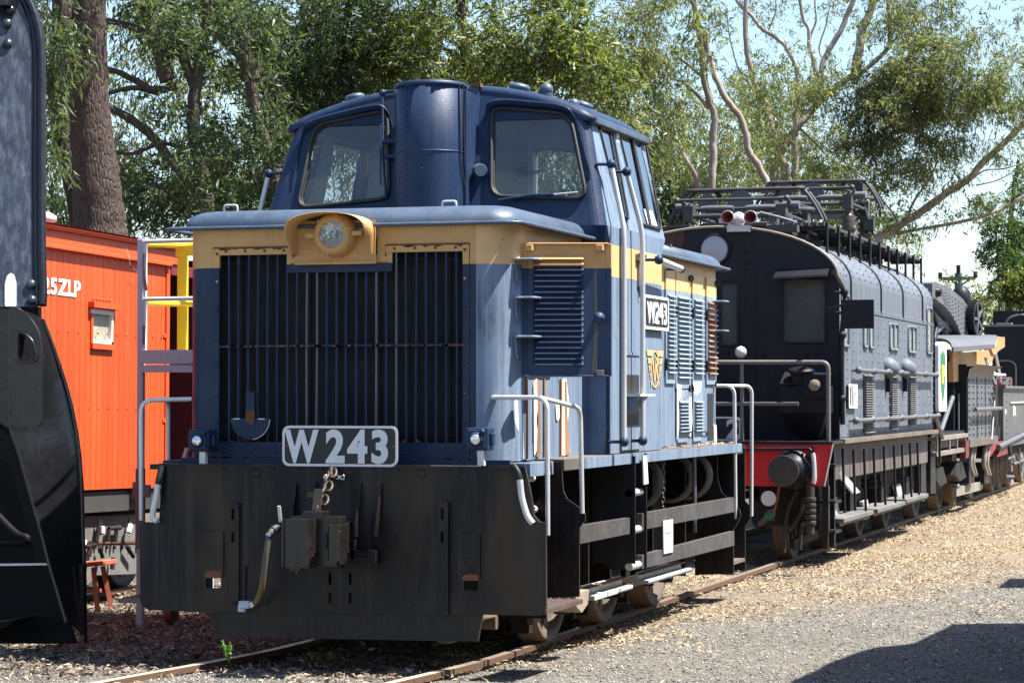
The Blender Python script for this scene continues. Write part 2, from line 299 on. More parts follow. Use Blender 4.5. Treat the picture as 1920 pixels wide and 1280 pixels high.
    d1 = n.vor(38, P, 'F1', 'Color'); d1d = n.vor(38, P); d2 = n.vor(85, P, 'F1', 'Color'); d2d = n.vor(85, P)
    s1 = n.n('ShaderNodeSeparateColor'); n.l(d1, s1.inputs[0]); s3 = n.n('ShaderNodeSeparateColor'); n.l(d2, s3.inputs[0])
    st = [(0, (.04, .039, .039)), (.35, (.105, .10, .094)), (.7, (.20, .187, .165)), (.93, (.30, .275, .235)), (1, (.52, .48, .42))]
    g = n.mix(.5, n.ramp(s1.outputs[0], st), n.ramp(s3.outputs[0], st)); g = n.mix(1.0, g, n.ramp(d2d, [(.25, 1.5), (.62, .62)]), 'MULTIPLY'); g = n.mix(1.0, g, n.ramp(n.noise(.9, 5, .6, P), [(.3, .8), (.7, 1.15)]), 'MULTIPLY'); g = n.mix(n.math('MULTIPLY', n.ramp(n.noise(1.2, 6, .6, P), [(.4, 0), (.7, 1)]), .45), g, (.17, .155, .135))  # gaps between stones darkened, crevice shade put into the colour
    lf = n.mix(s1.outputs[1], n.ramp(s3.outputs[1], [(0, (.08, .065, .05)), (.5, (.20, .15, .10)), (1, (.42, .33, .22))]), (.24, .185, .12))
    brown = n.mix(s1.outputs[1], (.055, .043, .034), (.14, .105, .078))
    sp = n.n('ShaderNodeSeparateXYZ'); n.l(P, sp.inputs[0]); X, Yc = sp.outputs[0], sp.outputs[1]
    wv = n.math('MULTIPLY', n.math('SUBTRACT', n.noise(.45, 5, .65, P), .5), 2.6)
    # litter lies beside the track from the middle of the diesel onwards, thinning towards the road
    dist = n.math('SUBTRACT', n.math('ADD', .9, n.math('MULTIPLY', n.math('SUBTRACT', Yc, 1.0), .33)), X)
    m = n.ramp(n.math('ADD', dist, wv), [(0, 0), (.9, 1)]); m = n.math('MULTIPLY', m, n.ramp(n.math('ADD', n.math('MULTIPLY', Yc, .25), n.math('MULTIPLY', wv, .3)), [(0, 0), (.8, 1)]))
    m = n.math('MULTIPLY', m, n.ramp(n.noise(5, 6, .7, P), [(.3, .35), (.6, 1)])); c = n.mix(m, g, lf)
    mb = n.ramp(n.math('ADD', n.math('SUBTRACT', -.95, X), n.math('MULTIPLY', wv, .25)), [(0, 0), (.5, 1)]); mb = n.math('MULTIPLY', mb, n.ramp(n.math('ADD', n.math('ADD', Yc, 2.2), wv), [(0, 0), (1, 1)])); c = n.mix(n.math('MULTIPLY', mb, .85), c, brown)
    h = n.math('SUBTRACT', 1.0, n.math('ADD', d1d, n.math('MULTIPLY', d2d, .6))); n.bsdf(c, .9, 0, n.bump(n.math('ADD', h, n.noise(160, 4, .6, P)), .8, .016), .25); M['ground'] = n.mat
    n = NT('pebble_stone'); oi = n.n('ShaderNodeNewGeometry').outputs['Random Per Island']; c = n.ramp(oi, [(0, (.045, .043, .042)), (.3, (.12, .115, .108)), (.65, (.24, .225, .20)), (.9, (.36, .335, .29)), (1, (.62, .59, .52))]); n.bsdf(c, .85, 0, None, .3); M['pebble'] = n.mat
    n = NT('dry_leaf'); oi = n.n('ShaderNodeNewGeometry').outputs['Random Per Island']; c = n.ramp(oi, [(0, (.07, .045, .028)), (.3, (.22, .145, .078)), (.65, (.43, .31, .175)), (1, (.66, .54, .38))]); n.bsdf(c, .7, 0, None, .3); M['dryleaf'] = n.mat
    n = NT('brown_chip'); oi = n.n('ShaderNodeNewGeometry').outputs['Random Per Island']; c = n.ramp(oi, [(0, (.04, .032, .025)), (.4, (.115, .083, .06)), (.8, (.21, .168, .13)), (1, (.44, .38, .30))]); n.bsdf(c, .8, 0, None, .3); M['chip'] = n.mat
    # rail
    n = NT('rail_steel'); c = n.mix(n.noise(7, 8, .7), (.16, .085, .05), (.075, .045, .03)); n.bsdf(c, .7, .2, n.bump(n.noise(40, 5), .2, .006)); M['railside'] = n.mat
    n = NT('rail_head'); c = n.mix(n.noise(3, 8, .7), (.34, .28, .23), (.20, .15, .115)); sq = n.n('ShaderNodeSeparateXYZ'); n.l(n.n('ShaderNodeNewGeometry').outputs['Position'], sq.inputs[0]); c = n.mix(n.ramp(n.math('ADD', n.math('MULTIPLY', sq.outputs[1], -1.0), .2), [(0, 0), (.8, 1)]), c, n.mix(n.noise(20, 6, .7), (.62, .55, .44), (.45, .38, .29))); n.bsdf(c, .42, .35, n.bump(n.noise(60, 5), .1, .004)); M['railtop'] = n.mat
    # bark
    def bark(nm, a, b, sc, st, stretch):
        n = NT(nm); v = n.co((1, 1, stretch)); dv = n.noise(sc, 8, .7, v, .6); vv = n.vor(sc * 1.3, v, 'DISTANCE_TO_EDGE')
        c = n.mix(n.ramp(dv, [(.35, 0), (.65, 1)]), a, b); c = n.mix(n.ramp(vv, [(0, .55), (.12, 0)]), c, [x * .35 for x in a])
        n.bsdf(c, .9, 0, n.bump(n.math('ADD', n.ramp(vv, [(0, 0), (.2, 1)]), dv), st, .04), .2); return n.mat
    M['bark'] = bark('brown_fissured_bark', (.060, .044, .037), (.10, .076, .064), 24, .55, .25)
    M['bark2'] = bark('grey_bark', (.075, .06, .05), (.14, .115, .095), 20, .5, .25)
    n = NT('pale_gum_bark'); v = n.co((1, 1, .35)); c = n.mix(n.ramp(n.noise(2.2, 6, .65, v), [(.36, 0), (.56, 1)]), (.42, .40, .375), (.25, .20, .16)); c = n.mix(n.ramp(n.noise(1.3, 5, .7, v, .5), [(.58, 0), (.66, .8)]), c, (.15, .095, .06)); n.bsdf(c, .8, 0, n.bump(n.noise(9, 7), .3, .02), .25); M['gum'] = n.mat
    def leaf(nm, cols, trans=.45, tcol=None):
        n = NT(nm); oi = n.n('ShaderNodeNewGeometry').outputs['Random Per Island']; c = n.ramp(oi, [(i / (len(cols) - 1), q) for i, q in enumerate(cols)])
        pb = n.bsdf(c, .42, 0, None, .45, 0, False); tl = n.n('ShaderNodeBsdfTranslucent'); n.l(n.mix(1.0, c, tcol or (1.5, 1.75, .8), 'MULTIPLY'), tl.inputs[0])
        ms = n.n('ShaderNodeMixShader'); ms.inputs[0].default_value = trans; n.l(pb.outputs[0], ms.inputs[1]); n.l(tl.outputs[0], ms.inputs[2]); n.l(ms.outputs[0], n.out.inputs[0]); return n.mat
    M['leaf_dark'] = leaf('dark_green_leaf', [(.035, .056, .025), (.052, .080, .036), (.080, .112, .052), (.125, .145, .065)])
    M['leaf_bright'] = leaf('bright_green_leaf', [(.060, .080, .026), (.095, .118, .038), (.155, .172, .055), (.26, .26, .09)], .5)
    M['leaf_gum'] = leaf('grey_green_gum_leaf', [(.075, .088, .046), (.11, .125, .065), (.15, .17, .085), (.19, .19, .10), (.25, .21, .115)], .6)
    M['leaf_con'] = leaf('conifer_leaf', [(.03, .06, .02), (.06, .10, .03), (.10, .16, .04)], .4)
    M['weed'] = leaf('weed_leaf', [(.09, .17, .03), (.16, .26, .06), (.22, .32, .09)], .45)
mk_special()
# ------------------------------------------------------------------ world, sun, camera
SUN = V((.50, .085, 1.0)).normalized()
wd = bpy.data.worlds.new("World"); SC.world = wd; wd.use_nodes = True
_b = wd.node_tree.nodes['Background']; _s = wd.node_tree.nodes.new('ShaderNodeTexSky'); _s.sky_type = 'NISHITA'; _s.sun_disc = False
_s.sun_elevation = math.asin(SUN.z); _s.sun_rotation = math.atan2(SUN.x, SUN.y); _s.air_density = 1.0; _s.dust_density = .9; _s.ozone_density = 2.5
wd.node_tree.links.new(_s.outputs[0], _b.inputs[0]); _b.inputs[1].default_value = .085
_l = bpy.data.lights.new('sun', 'SUN'); _l.energy = 5.0; _l.angle = rad(.5); _l.color = (1, .95, .86)
_o = bpy.data.objects.new('sun', _l); COL.objects.link(_o); _o.rotation_euler = (-SUN).to_track_quat('-Z', 'Y').to_euler(); _o.location = (10, 0, 30)
_c = bpy.data.cameras.new('camera'); _c.sensor_width = 36; _c.lens = 36 * FPX / 1920; _c.clip_end = 3000; _c.clip_start = .1
_o = bpy.data.objects.new('camera', _c); COL.objects.link(_o); _o.location = CAM; _o.rotation_euler = (math.pi / 2 + PITCH, 0, YAW); SC.camera = _o
SC.view_settings.view_transform = 'Standard'; SC.view_settings.look = 'None'; SC.view_settings.gamma = 1; SC.view_settings.exposure = 1.58
SC.cycles.use_denoising = True; SC.cycles.max_bounces = 8; SC.cycles.transparent_max_bounces = 12; SC.cycles.caustics_reflective = False; SC.cycles.caustics_refractive = False
# ------------------------------------------------------------------ ground and tracks
def sm(t): t = np.clip(t, 0, 1); return t * t * (3 - 2 * t)
def gz(x, y):
    x = np.asarray(x, float); y = np.asarray(y, float)
    z = -.018 - .135 * sm((y + 3.2) / 4.2)
    z = z + .012 * np.sin(x * 1.7 + y * .6) * np.sin(y * 1.1 - x * .4) + .008 * np.sin(x * 4.1 + 1.3) * np.sin(y * 3.3)
    near = np.abs(np.abs(x) - .835)
    return np.where(near < .25, np.minimum(z, -.02 - .135 * sm((y + 3.2) / 4.2)), z)
def rz(y): return -.004 - .088 * float(sm((y + 3.2) / 4.4))
xs = np.unique(np.concatenate([np.linspace(-400, -12, 14), np.arange(-12, 10, .16), np.linspace(10, 400, 14)]))
ys = np.unique(np.concatenate([np.linspace(-60, -8, 8), np.arange(-8, 34, .2), np.linspace(34, 900, 22)]))
gx, gy = np.meshgrid(xs, ys); pts = np.stack([gx, gy, gz(gx, gy)], -1).reshape(-1, 3); nx = len(xs)
ii = (np.arange(len(ys) - 1)[:, None] * nx + np.arange(nx - 1)[None]).ravel(); qs = np.stack([ii, ii + 1, ii + nx + 1, ii + nx], 1)
me = bpy.data.meshes.new('ground'); me.from_pydata(pts.tolist(), [], qs.tolist()); me.materials.append(M['ground']); me.polygons.foreach_set('use_smooth', [True] * len(qs))
g = bpy.data.objects.new('ground', me); COL.objects.link(g); tag(g, kind='structure')
def track(cx, y0, y1, label):
    r = thing('railway_track', (cx, 3, -.1), label, 'railway track')
    prof = [(-.036, 0), (.036, 0), (.036, -.038), (.012, -.05), (.012, -.115), (.065, -.135), (.065, -.15), (-.065, -.15), (-.065, -.135), (-.012, -.115), (-.012, -.05), (-.036, -.038)]
    yy = list(np.concatenate([np.arange(y0, 12, .6), np.linspace(12, y1, 22)]))
    for sx in (-1, 1):
        mb = MB(); w = lambda y: .004 * math.sin(y * 1.3 + sx)
        mb.loft([[(cx + sx * .838 + p + w(y), y, rz(y) + q) for p, q in prof] for y in yy], 0, True, (True, True), False)
        mb.loft([[(cx + sx * .838 + .034 + w(y), y, rz(y) + .002), (cx + sx * .838 - .034 + w(y), y, rz(y) + .002)] for y in yy], 1, False, smooth=False); mb.build('rail', [M['railside'], M['railtop']], r)
    for y in np.arange(3.0, 26, .72):
        mb = MB(); a = random.uniform(-.03, .03); mb.bar((cx - 1.2, y + a, float(gz(cx, y)) - .065), (cx + 1.2, y - a, float(gz(cx, y)) - .065), .22, .12); mb.build('sleeper', [M['wood']], r)
track(0, -13, 90, 'railway track carrying the blue diesel, its rails emerging from the gravel')
track(-5.25, -13, 90, 'siding track under the red guard van')
def leaf_mesh(name, c, d, L, W, mat, fold=.25, nrm=None):
    """N leaf quads: centre c, axis d, length L, width W"""
    N = len(c); d = d / np.linalg.norm(d, axis=1, keepdims=True); r = RNG.normal(size=(N, 3)) if nrm is None else nrm
    a = np.cross(d, r); a /= np.linalg.norm(a, axis=1, keepdims=True) + 1e-9; n = np.cross(a, d)
    L = np.asarray(L)[:, None]; W = np.asarray(W)[:, None]
    v = np.empty((N, 4, 3)); v[:, 0] = c - d * L * .5; v[:, 2] = c + d * L * .5 - n * L * .08; m = c - d * L * .05 + n * W * fold
    v[:, 1] = m + a * W * .5; v[:, 3] = m - a * W * .5
    me = bpy.data.meshes.new(name); me.vertices.add(N * 4); me.vertices.foreach_set('co', v.ravel()); me.loops.add(N * 4); me.loops.foreach_set('vertex_index', np.arange(N * 4, dtype=np.int32))
    me.polygons.add(N); me.polygons.foreach_set('loop_start', np.arange(0, N * 4, 4, dtype=np.int32)); me.update(calc_edges=True); me.validate(); me.materials.append(mat)
    return me
def obj(name, me, parent=None, loc=None):
    o = bpy.data.objects.new(name, me); COL.objects.link(o)
    if parent is not None: o.parent = parent
    if loc is not None: o.location = loc
    return o
def pebbles(n, xr, yr, smin, smax):
    x = RNG.uniform(*xr, n); y = yr[0] + (yr[1] - yr[0]) * RNG.uniform(0, 1, n) ** 1.5
    s = smin + (smax - smin) * RNG.uniform(0, 1, n) ** 3
    base = np.array([(1, 0, 0), (0, 1, 0), (-1, 0, 0), (0, -1, 0), (0, 0, .75), (0, 0, -.6)], float)
    v = base[None] * RNG.uniform(.55, 1.25, (n, 6, 1)) * s[:, None, None]; a = RNG.uniform(0, 6.28, n); ca, sa = np.cos(a)[:, None], np.sin(a)[:, None]
    vx = v[..., 0] * ca - v[..., 1] * sa; vy = v[..., 0] * sa + v[..., 1] * ca
    p = np.stack([vx + x[:, None], vy + y[:, None], v[..., 2] + gz(x, y)[:, None] + s[:, None] * .15], -1)
    f = np.array([(0, 1, 4), (1, 2, 4), (2, 3, 4), (3, 0, 4), (1, 0, 5), (2, 1, 5), (3, 2, 5), (0, 3, 5)])
    F = (f[None] + (np.arange(n) * 6)[:, None, None]).reshape(-1)
    me = bpy.data.meshes.new('loose_gravel'); me.vertices.add(n * 6); me.vertices.foreach_set('co', p.ravel()); me.loops.add(len(F)); me.loops.foreach_set('vertex_index', F.astype(np.int32))
    me.polygons.add(n * 8); me.polygons.foreach_set('loop_start', np.arange(0, n * 24, 3, dtype=np.int32)); me.update(calc_edges=True); me.materials.append(M['pebble']); return me
tag(obj('loose_gravel', pebbles(140000, (-4.2, 8.5), (-4.5, 13), .004, .0155)), kind='stuff')
def litter(name, n, fx, fy, L, mat, keep=None, wr=(.13, .30)):
    x = fx(n); y = fy(n)
    if keep is not None: k = keep(x, y); x, y = x[k], y[k]
    n = len(x); c = np.stack([x, y, gz(x, y) + RNG.uniform(.004, .03, n)], 1)
    d = RNG.normal(size=(n, 3)); d[:, 2] *= .25; l = RNG.uniform(L[0], L[1], n); up = RNG.normal(size=(n, 3)) * .45 + [0, 0, 1]
    # leaf normal mostly up: pass a vector that makes the width axis horizontal
    return tag(obj(name, leaf_mesh(name, c, d, l, l * RNG.uniform(*wr, n), mat, .5, up)), kind='stuff')
def lkeep(x, y):
    t = .9 + (y - 1) * .33 - x + RNG.normal(0, .7, len(x)) + 1.1 * np.sin(x * .9 + 1) * np.sin(y * .7) + .5 * np.sin(x * 1.9 + y) * np.sin(y * 1.4); k = np.clip(t / 1.2, 0, 1)
    patch = .55 + .45 * np.tanh(3 * (np.sin(x * 2.3 + .7 * y) * np.sin(y * 1.7 - x * .8) + .5 * np.sin(x * 5.1) * np.sin(y * 4.3) + .25))
    return RNG.uniform(0, 1, len(x)) < k * patch * np.clip((y + 1.2) / 2.5, .05, 1)
litter('leaf_litter', 260000, lambda n: RNG.uniform(.2, 9.5, n), lambda n: -1.5 + 46 * RNG.uniform(0, 1, n) ** 1.5, (.02, .065), M['dryleaf'], lkeep)
litter('bark_mulch', 26000, lambda n: RNG.uniform(-5.5, .9, n), lambda n: -2 + 9 * RNG.uniform(0, 1, n) ** 1.3, (.025, .11), M['chip'], lambda x, y: RNG.uniform(0, 1, len(x)) < np.clip((y + 1.6 + .4 * np.sin(x * 3)) / 1.3, .03, 1))
litter('twig_litter', 3500, lambda n: RNG.uniform(-4, 8, n), lambda n: RNG.uniform(-4, 9, n), (.03, .09), M['dryleaf'], None, (.06, .16))
# ------------------------------------------------------------------ the blue and beige diesel shunter
DZ = thing('diesel_locomotive', (0, 3.2, -.09), 'blue and beige diesel locomotive with tall exhaust and white W 243 number plate', 'locomotive')
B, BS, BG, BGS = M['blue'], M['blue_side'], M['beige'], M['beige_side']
HW, Z0, ZB, ZT = 1.2, 1.30, 2.628, 2.90           # half width, floor, beige line, top of the hood sides
def plan(y0, y1, r=.24, n=8, flip=False):
    """hood outline seen from above, open at y1"""
    p = [V((-HW, y1))]
    for k in range(n + 1):
        a = math.pi - k / n * math.pi / 2; p.append(V((-HW + r + r * math.cos(a), y0 + r - r * math.sin(a))))
    q = [V((-v.x, v.y)) for v in reversed(p)]
    pts = p + q
    if flip: pts = [V((v.x, y0 + (y1 - y0) * 0 + (y1 - v.y) + (y0 - y0))) for v in pts]
    return pts
# front hood skin: flat front is a pierced panel, the rest strips
hood = MB(); r = .24
def corner(mb, sx, ya, yb, zs, mi, inv=1):
    """curved corner and side, from front (y=ya) to yb; inv=-1 for the rear end"""
    n = 8; arc = [(sx * (HW - r + r * math.sin(k / n * math.pi / 2)), ya + inv * (r - r * math.cos(k / n * math.pi / 2))) for k in range(n + 1)] + [(sx * HW, yb)]
    rings = [[(x, y, z) for x, y in arc] for z in zs]
    mb.loft(rings, mi, False)
def nums(a, b, k): return [a + (b - a) * i / k for i in range(k + 1)]
gl = HY(412, 468, 0).x; gr_ = HY(868, 460, 0).x; gb = HY(640, 829, 0).z; gt = 2.715; nl = HY(538, 500, 0).x; nr = HY(735, 500, 0).x; nz = HY(640, 510, 0).z
fl = HW - r
low = [(-fl, 0, Z0), (fl, 0, Z0), (fl, 0, ZB), (gr_, 0, ZB), (gr_, 0, gb), (gl, 0, gb), (gl, 0, ZB), (-fl, 0, ZB)]
hood.prism(low, (0, .02, 0), (), 0)
hood.prism([(-fl, 0, ZB), (gl, 0, ZB), (gl, 0, gt), (nl, 0, gt), (nl, 0, nz + .055), (nr, 0, nz + .055), (nr, 0, gt), (gr_, 0, gt), (gr_, 0, ZB), (fl, 0, ZB), (fl, 0, ZT), (-fl, 0, ZT)], (0, .02, 0), (), 1)
hood.prism([(nl, -.006, nz), (nr, -.006, nz), (nr, -.006, nz + .057), (nl, -.006, nz + .057)], (0, .03, 0), (), 0)
for sx in (-1, 1):
    corner(hood, sx, 0, 1.82, [Z0, ZB], 2 if sx > 0 else 0); corner(hood, sx, 0, 1.82, [ZB, ZT], 3 if sx > 0 else 1)
for x in (-.955, .955): hood.box((x - .003, -.003, Z0), (x + .003, .001, ZB), 4)
for k in range(46): # rust creeping up from the bottom seam and round the rail flange
    x = random.choice([random.uniform(-1.0, 1.0), random.uniform(-1.0, -.7), random.uniform(.7, 1.0)]); w, h = random.uniform(.008, .035), random.uniform(.006, .03); z = Z0 + .012 + random.choice([0, 0, .115])
    hood.prism([V((x + dx * w, -.0025, z + dz * h)) for dx, dz in ((-1, 0), (1, 0), (.6, .5), (.15, 1), (-.4, .8), (-.7, .3))], (0, .0015, 0), (), 5)
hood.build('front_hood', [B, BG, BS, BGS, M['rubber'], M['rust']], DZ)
# grille surround: raised strip with rounded corners, rivets along it
sr = MB()
ou = PY([(400, 858), (880, 858), (880, 452), (720, 452), (720, 505), (553, 505), (553, 458), (400, 458)], -.004)
ou = [V((p.x, -.007, p.z)) for p in rpoly([(p.x, p.z) for p in ou], .03, 3) for p in [V((p.x, 0, p.y))]]
inn = [V((x, -.007, z)) for x, z in [(gl, gb), (gr_, gb), (gr_, ZB - .001), (gl, ZB - .001)]]
# two colours: build as strips
def strip(a, b, mi): sr.box((a[0], -.007, a[1]), (b[0], -.0005, b[1]), mi)
xL, xR = HY(400, 650, 0).x, HY(880, 650, 0).x; zLo = HY(640, 857, 0).z; zHi = gt + .05
strip((xL, zLo), (gl, ZB), 0); strip((gr_, zLo), (xR, ZB), 0); strip((gl, zLo), (gr_, gb), 0)
strip((xL, ZB), (gl, zHi), 1); strip((gr_, ZB), (xR, zHi), 1); strip((gl, gt), (nl + .045, zHi), 1); strip((nr - .045, gt), (gr_, zHi), 1)
for x in (xL + .03, xR - .03):
    for k in range(8): sr.sphere((x, -.008, zLo + .05 + k * (zHi - zLo - .09) / 7), .011, 8, 2 if k in (2, 4, 7) else (0 if k < 6 else 1))
for x in nums(gl + .05, nl - .02, 3) + nums(nr + .02, gr_ - .05, 3): sr.sphere((x, -.008, gt + .026), .010, 8, 2)
for x in nums(xL + .1, xR - .1, 9): sr.sphere((x, -.008, zLo + .03), .009, 8, 0)
# rust stains and line round the top of the surround
for x in [random.uniform(gl, nl - .05) for _ in range(9)] + [random.uniform(nr + .03, gr_) for _ in range(9)]:
    w, hh_ = random.uniform(.012, .05), random.uniform(.005, .016)
    sr.prism([V((x + dx * w, -.0085, zHi - .004 - dz * hh_)) for dx, dz in ((-1, 0), (1, 0), (.7, .5), (.1, 1), (-.3, 1), (-.7, .4))], (0, .001, 0), (), 2)

for a, b in (((xL, zHi), (nl + .045, zHi)), ((nr - .045, zHi), (xR, zHi))): sr.tube([(a[0], -.004, a[1]), (b[0], -.006, b[1])], .007, 6, 2)
for x in (xL, xR): sr.tube([(x, -.003, zLo), (x, -.003, zHi)], .003, 5, 3)
for x in (nl + .045, nr - .045): sr.tube([(x, -.003, zHi), (x, -.003, nz + .1)], .0035, 5, 2)
sr.tube([(nl + .03, -.008, nz + .058), (nr - .03, -.008, nz + .058)], .005, 6, 2)
sr.build('grille_surround', [B, BG, M['rust'], M['rubber']], DZ)
rd = MB(); rd.box((gl - .05, .10, gb - .05), (gr_ + .05, .13, gt + .05), 0)
for k in range(7): x = gl + (k + .5) * (gr_ - gl) / 7; rd.box((x - .012, .085, gb - .03), (x + .012, .10, gt + .03), 0)
for z in (gb + .05, gt - .05, 2.1): rd.box((gl - .04, .07, z - .012), (gr_ + .04, .085, z + .012), 0)
rd.build('radiator', [M['radiator']], DZ)
gb_ = MB(); N = 24
for k in range(N):
    x = gl + (k + .95) * (gr_ - gl) / (N + .6); top = nz if nl < x < nr else gt
    gb_.tube([(x + random.uniform(-.003, .003), .012, gb), (x + random.uniform(-.004, .004), .010, 2.07), (x + random.uniform(-.003, .003), .012, top)], .0095, 8, 1 if k in (8, 15, 17, 9) else 0)
zm = HY(640, 648, 0).z
for k in range(60): x = random.uniform(gl, gr_); gb_.box((x, -.0112, zm - .006), (x + random.uniform(.01, .05), -.0105, zm + .006), 2)
gb_.tube([(gl, -.001, zm - .003), (0, .001, zm + .002), (gr_, -.001, zm)], .010, 8, 0)
for k in range(N): x = gl + (k + .95) * (gr_ - gl) / (N + .6); gb_.sphere((x, .004, zm), .014, 6, 2 if k % 5 in (1, 3) else 0)
gb_.build('grille_bars', [B, paint('scuffed_navy_bar', (.09, .095, .115), .5, var=.3, rust=.3), M['rust']], DZ)
# hood roofs with their overhanging gutters
def hood_roof(name, y0, y1, front):
    mb = MB(); rings = []
    for k in range(8):
        t = k / 7 * math.pi / 2; ins = .15 * (1 - math.cos(t)); z = ZT + .005 + .125 * math.sin(t); e = .03 - ins
        ya = (y0 - e if front else y0); yb = (y1 if front else y1 + e); w = HW + e
        if front: pl = [(-w, yb), (-w, ya + .16), (-w + .05, ya + .05), (-w + .16, ya), (w - .16, ya), (w - .05, ya + .05), (w, ya + .16), (w, yb)]
        else: pl = [(-w, ya), (w, ya), (w, yb - .16), (w - .05, yb - .05), (w - .16, yb), (-w + .16, yb), (-w + .05, yb - .05), (-w, yb - .16)][::-1]
        rings.append([(x, y, z) for x, y in pl])
    mb.loft(rings, 0, True, (True, True))
    e = .055; ya, yb = (y0 - e, y1) if front else (y0, y1 + e)
    if front: pth = rpath([(-HW - .13, yb, ZT + .0), (-HW - .13, ya, ZT), (HW + .09, ya, ZT), (HW + .09, yb, ZT)], .14)
    else: pth = rpath([(HW + .09, ya, ZT), (HW + .09, yb, ZT), (-HW - .09, yb, ZT), (-HW - .09, ya, ZT)], .14)
    mb.tube(pth, .014, 8, 0)
    # sheet between the cap and the gutter, a little wavy
    for sx in (1,) if front else (-1, 1):
        yy = nums(ya + .05, yb - .05, 8); mb.loft([[(sx * (HW + .015), y, ZT + .035) for y in yy], [(sx * (HW + .085 + (.045 if sx < 0 and front else 0)), y, ZT + .004 + .006 * math.sin(y * 9)) for y in yy]], 0, False)
    for y in nums(y0 + .25, y1 - .2, 4): mb.loft([[(x, y - .012, z + .004) for x, z in AR] for AR in [[(-1.17, ZT + .09), (-1, ZT + .127), (0, ZT + .13), (1, ZT + .127), (1.17, ZT + .09)]]] + [[(x, y + .012, z + .004) for x, z in [(-1.17, ZT + .09), (-1, ZT + .127), (0, ZT + .13), (1, ZT + .127), (1.17, ZT + .09)]]], 0, False)
    return mb.build(name, [M['blue_roof']], DZ)
hood_roof('hood_roof', 0, 1.85, True); hood_roof('hood_roof', 3.72, 6.65, False)
for x, y in ((-.98, .35), (.62, .45), (-.7, 1.3)):
    h = MB(); h.tube(rpath([(x - .05, y, ZT + .11), (x - .05, y, ZT + .19), (x + .05, y, ZT + .19), (x + .05, y, ZT + .11)], .02), .009, 6); h.build('lifting_loop', M['silver'], DZ)
# headlight in its hooded housing
hl = MB(); c = HY(626, 440, -.10)
xl, xr = HY(553, 440, -.05).x, HY(703, 440, -.05).x; zb, zt_ = HY(626, 492, -.05).z, HY(626, 400, -.08).z
arch = [(xl + .0, zb + .05), (xl, c.z - .02)] + [((xl + xr) / 2 - (xr - xl) / 2 * math.cos(a), c.z + (zt_ - c.z) * math.sin(a) ** .62) for a in nums(.05, math.pi - .05, 16)] + [(xr, c.z - .02), (xr, zb + .05)]
dep = [-.24, -.24, -.25] + [-.26] * 14 + [-.25, -.24, -.20, -.14]
dep = (dep + [-.2] * 30)[:len(arch)]; dep[0] = dep[-1] = -.12
hl.loft([[(x, .0, z) for x, z in arch], [(x, d, z) for (x, z), d in zip(arch, dep)], [((x - c.x) * .965 + c.x, d - .001, (z - c.z) * .965 + c.z) for (x, z), d in zip(arch, dep)], [((x - c.x) * .965 + c.x, .0, (z - c.z) * .965 + c.z) for x, z in arch]], 0, False)
hl.box((xl, -.03, zb), (xr, -.004, c.z + .1), 0); hl.box((xl - .005, -.05, zb - .012), (xr + .005, -.002, zb + .004), 0)
hl.build('headlight_hood', [BG], DZ)
lamp = MB(); lamp.lathe((c.x, -.02, c.z), (0, -1, 0), [(0, .15), (.03, .155), (.08, .148), (.11, .135), (.125, .118), (.13, .100), (.122, .093), (.118, .088)], 28, 0, (False, False))
for k in range(6): a = k * math.pi / 3 + .3; lamp.sphere((c.x + .135 * math.cos(a), -.128, c.z + .135 * math.sin(a)), .012, 8, 0)
lamp.box((c.x + .14, -.13, c.z - .01), (c.x + .21, -.09, c.z + .02), 0); lamp.box((c.x - .20, -.12, c.z - .02), (c.x - .14, -.09, c.z + .01), 0)
hlo = lamp.build('headlight', [BG], DZ)
ln = MB(); ln.lathe((c.x, -.13, c.z), (0, -1, 0), [(-.045, .02), (-.03, .056), (-.008, .08), (0, .09)], 28, 0, (True, False)); ln.sphere((c.x, -.105, c.z), .016, 8, 1); ln.build('lens', [M['lens'], M['white']], hlo)
gs = MB(); gs.lathe((c.x, -.135, c.z), (0, -1, 0), [(0, .091), (.008, .065), (.012, .001)], 28, 0, (False, False)); gs.build('lamp_glass', [M['glass']], hlo)
# front number plate W 243
def plate_board(mb, pts_rect, y, r, thick):
    x0, x1, z0, z1 = pts_rect; mb.prism([V((a.x, y, a.y)) for a in rrect(x0, x1, z0, z1, r, 5)], (0, thick, 0), (), 0)
    o = [V((a.x, y - .006, a.y)) for a in rrect(x0, x1, z0, z1, r, 6)]; i = [V((a.x, y - .006, a.y)) for a in rrect(x0 + .016, x1 - .016, z0 + .016, z1 - .016, r * .75, 6)]
    mb.prism(o, (0, .0055, 0), (i,), 1)
YN = -.33; a = HY(530, 875, YN); b = HY(746, 798, YN); zt2 = HY(640, 798, YN).z; zb2 = HY(640, 874, YN).z
npl = MB(); plate_board(npl, (a.x, b.x, zb2, zt2), YN, .055, .02)
for x in (a.x + .033, b.x - .033): npl.sphere((x, YN - .002, (zb2 + zt2) / 2), .012, 8, 2)
npo = npl.build('number_plate', [M['plate'], M['frost'], M['rust']], DZ)
let = MB(); hh = .206; zc = (zb2 + zt2) / 2 - hh / 2
for t, px in (('W', 566), ('2', 629), ('4', 671), ('3', 713)): let.text(t, (HY(px, 840, YN).x, YN - .0005, zc), (1, 0, 0), (0, 0, 1), hh, .007, 0, .040, squash=.72 if t == 'W' else .90)
let.build('lettering', [M['frost']], npo)
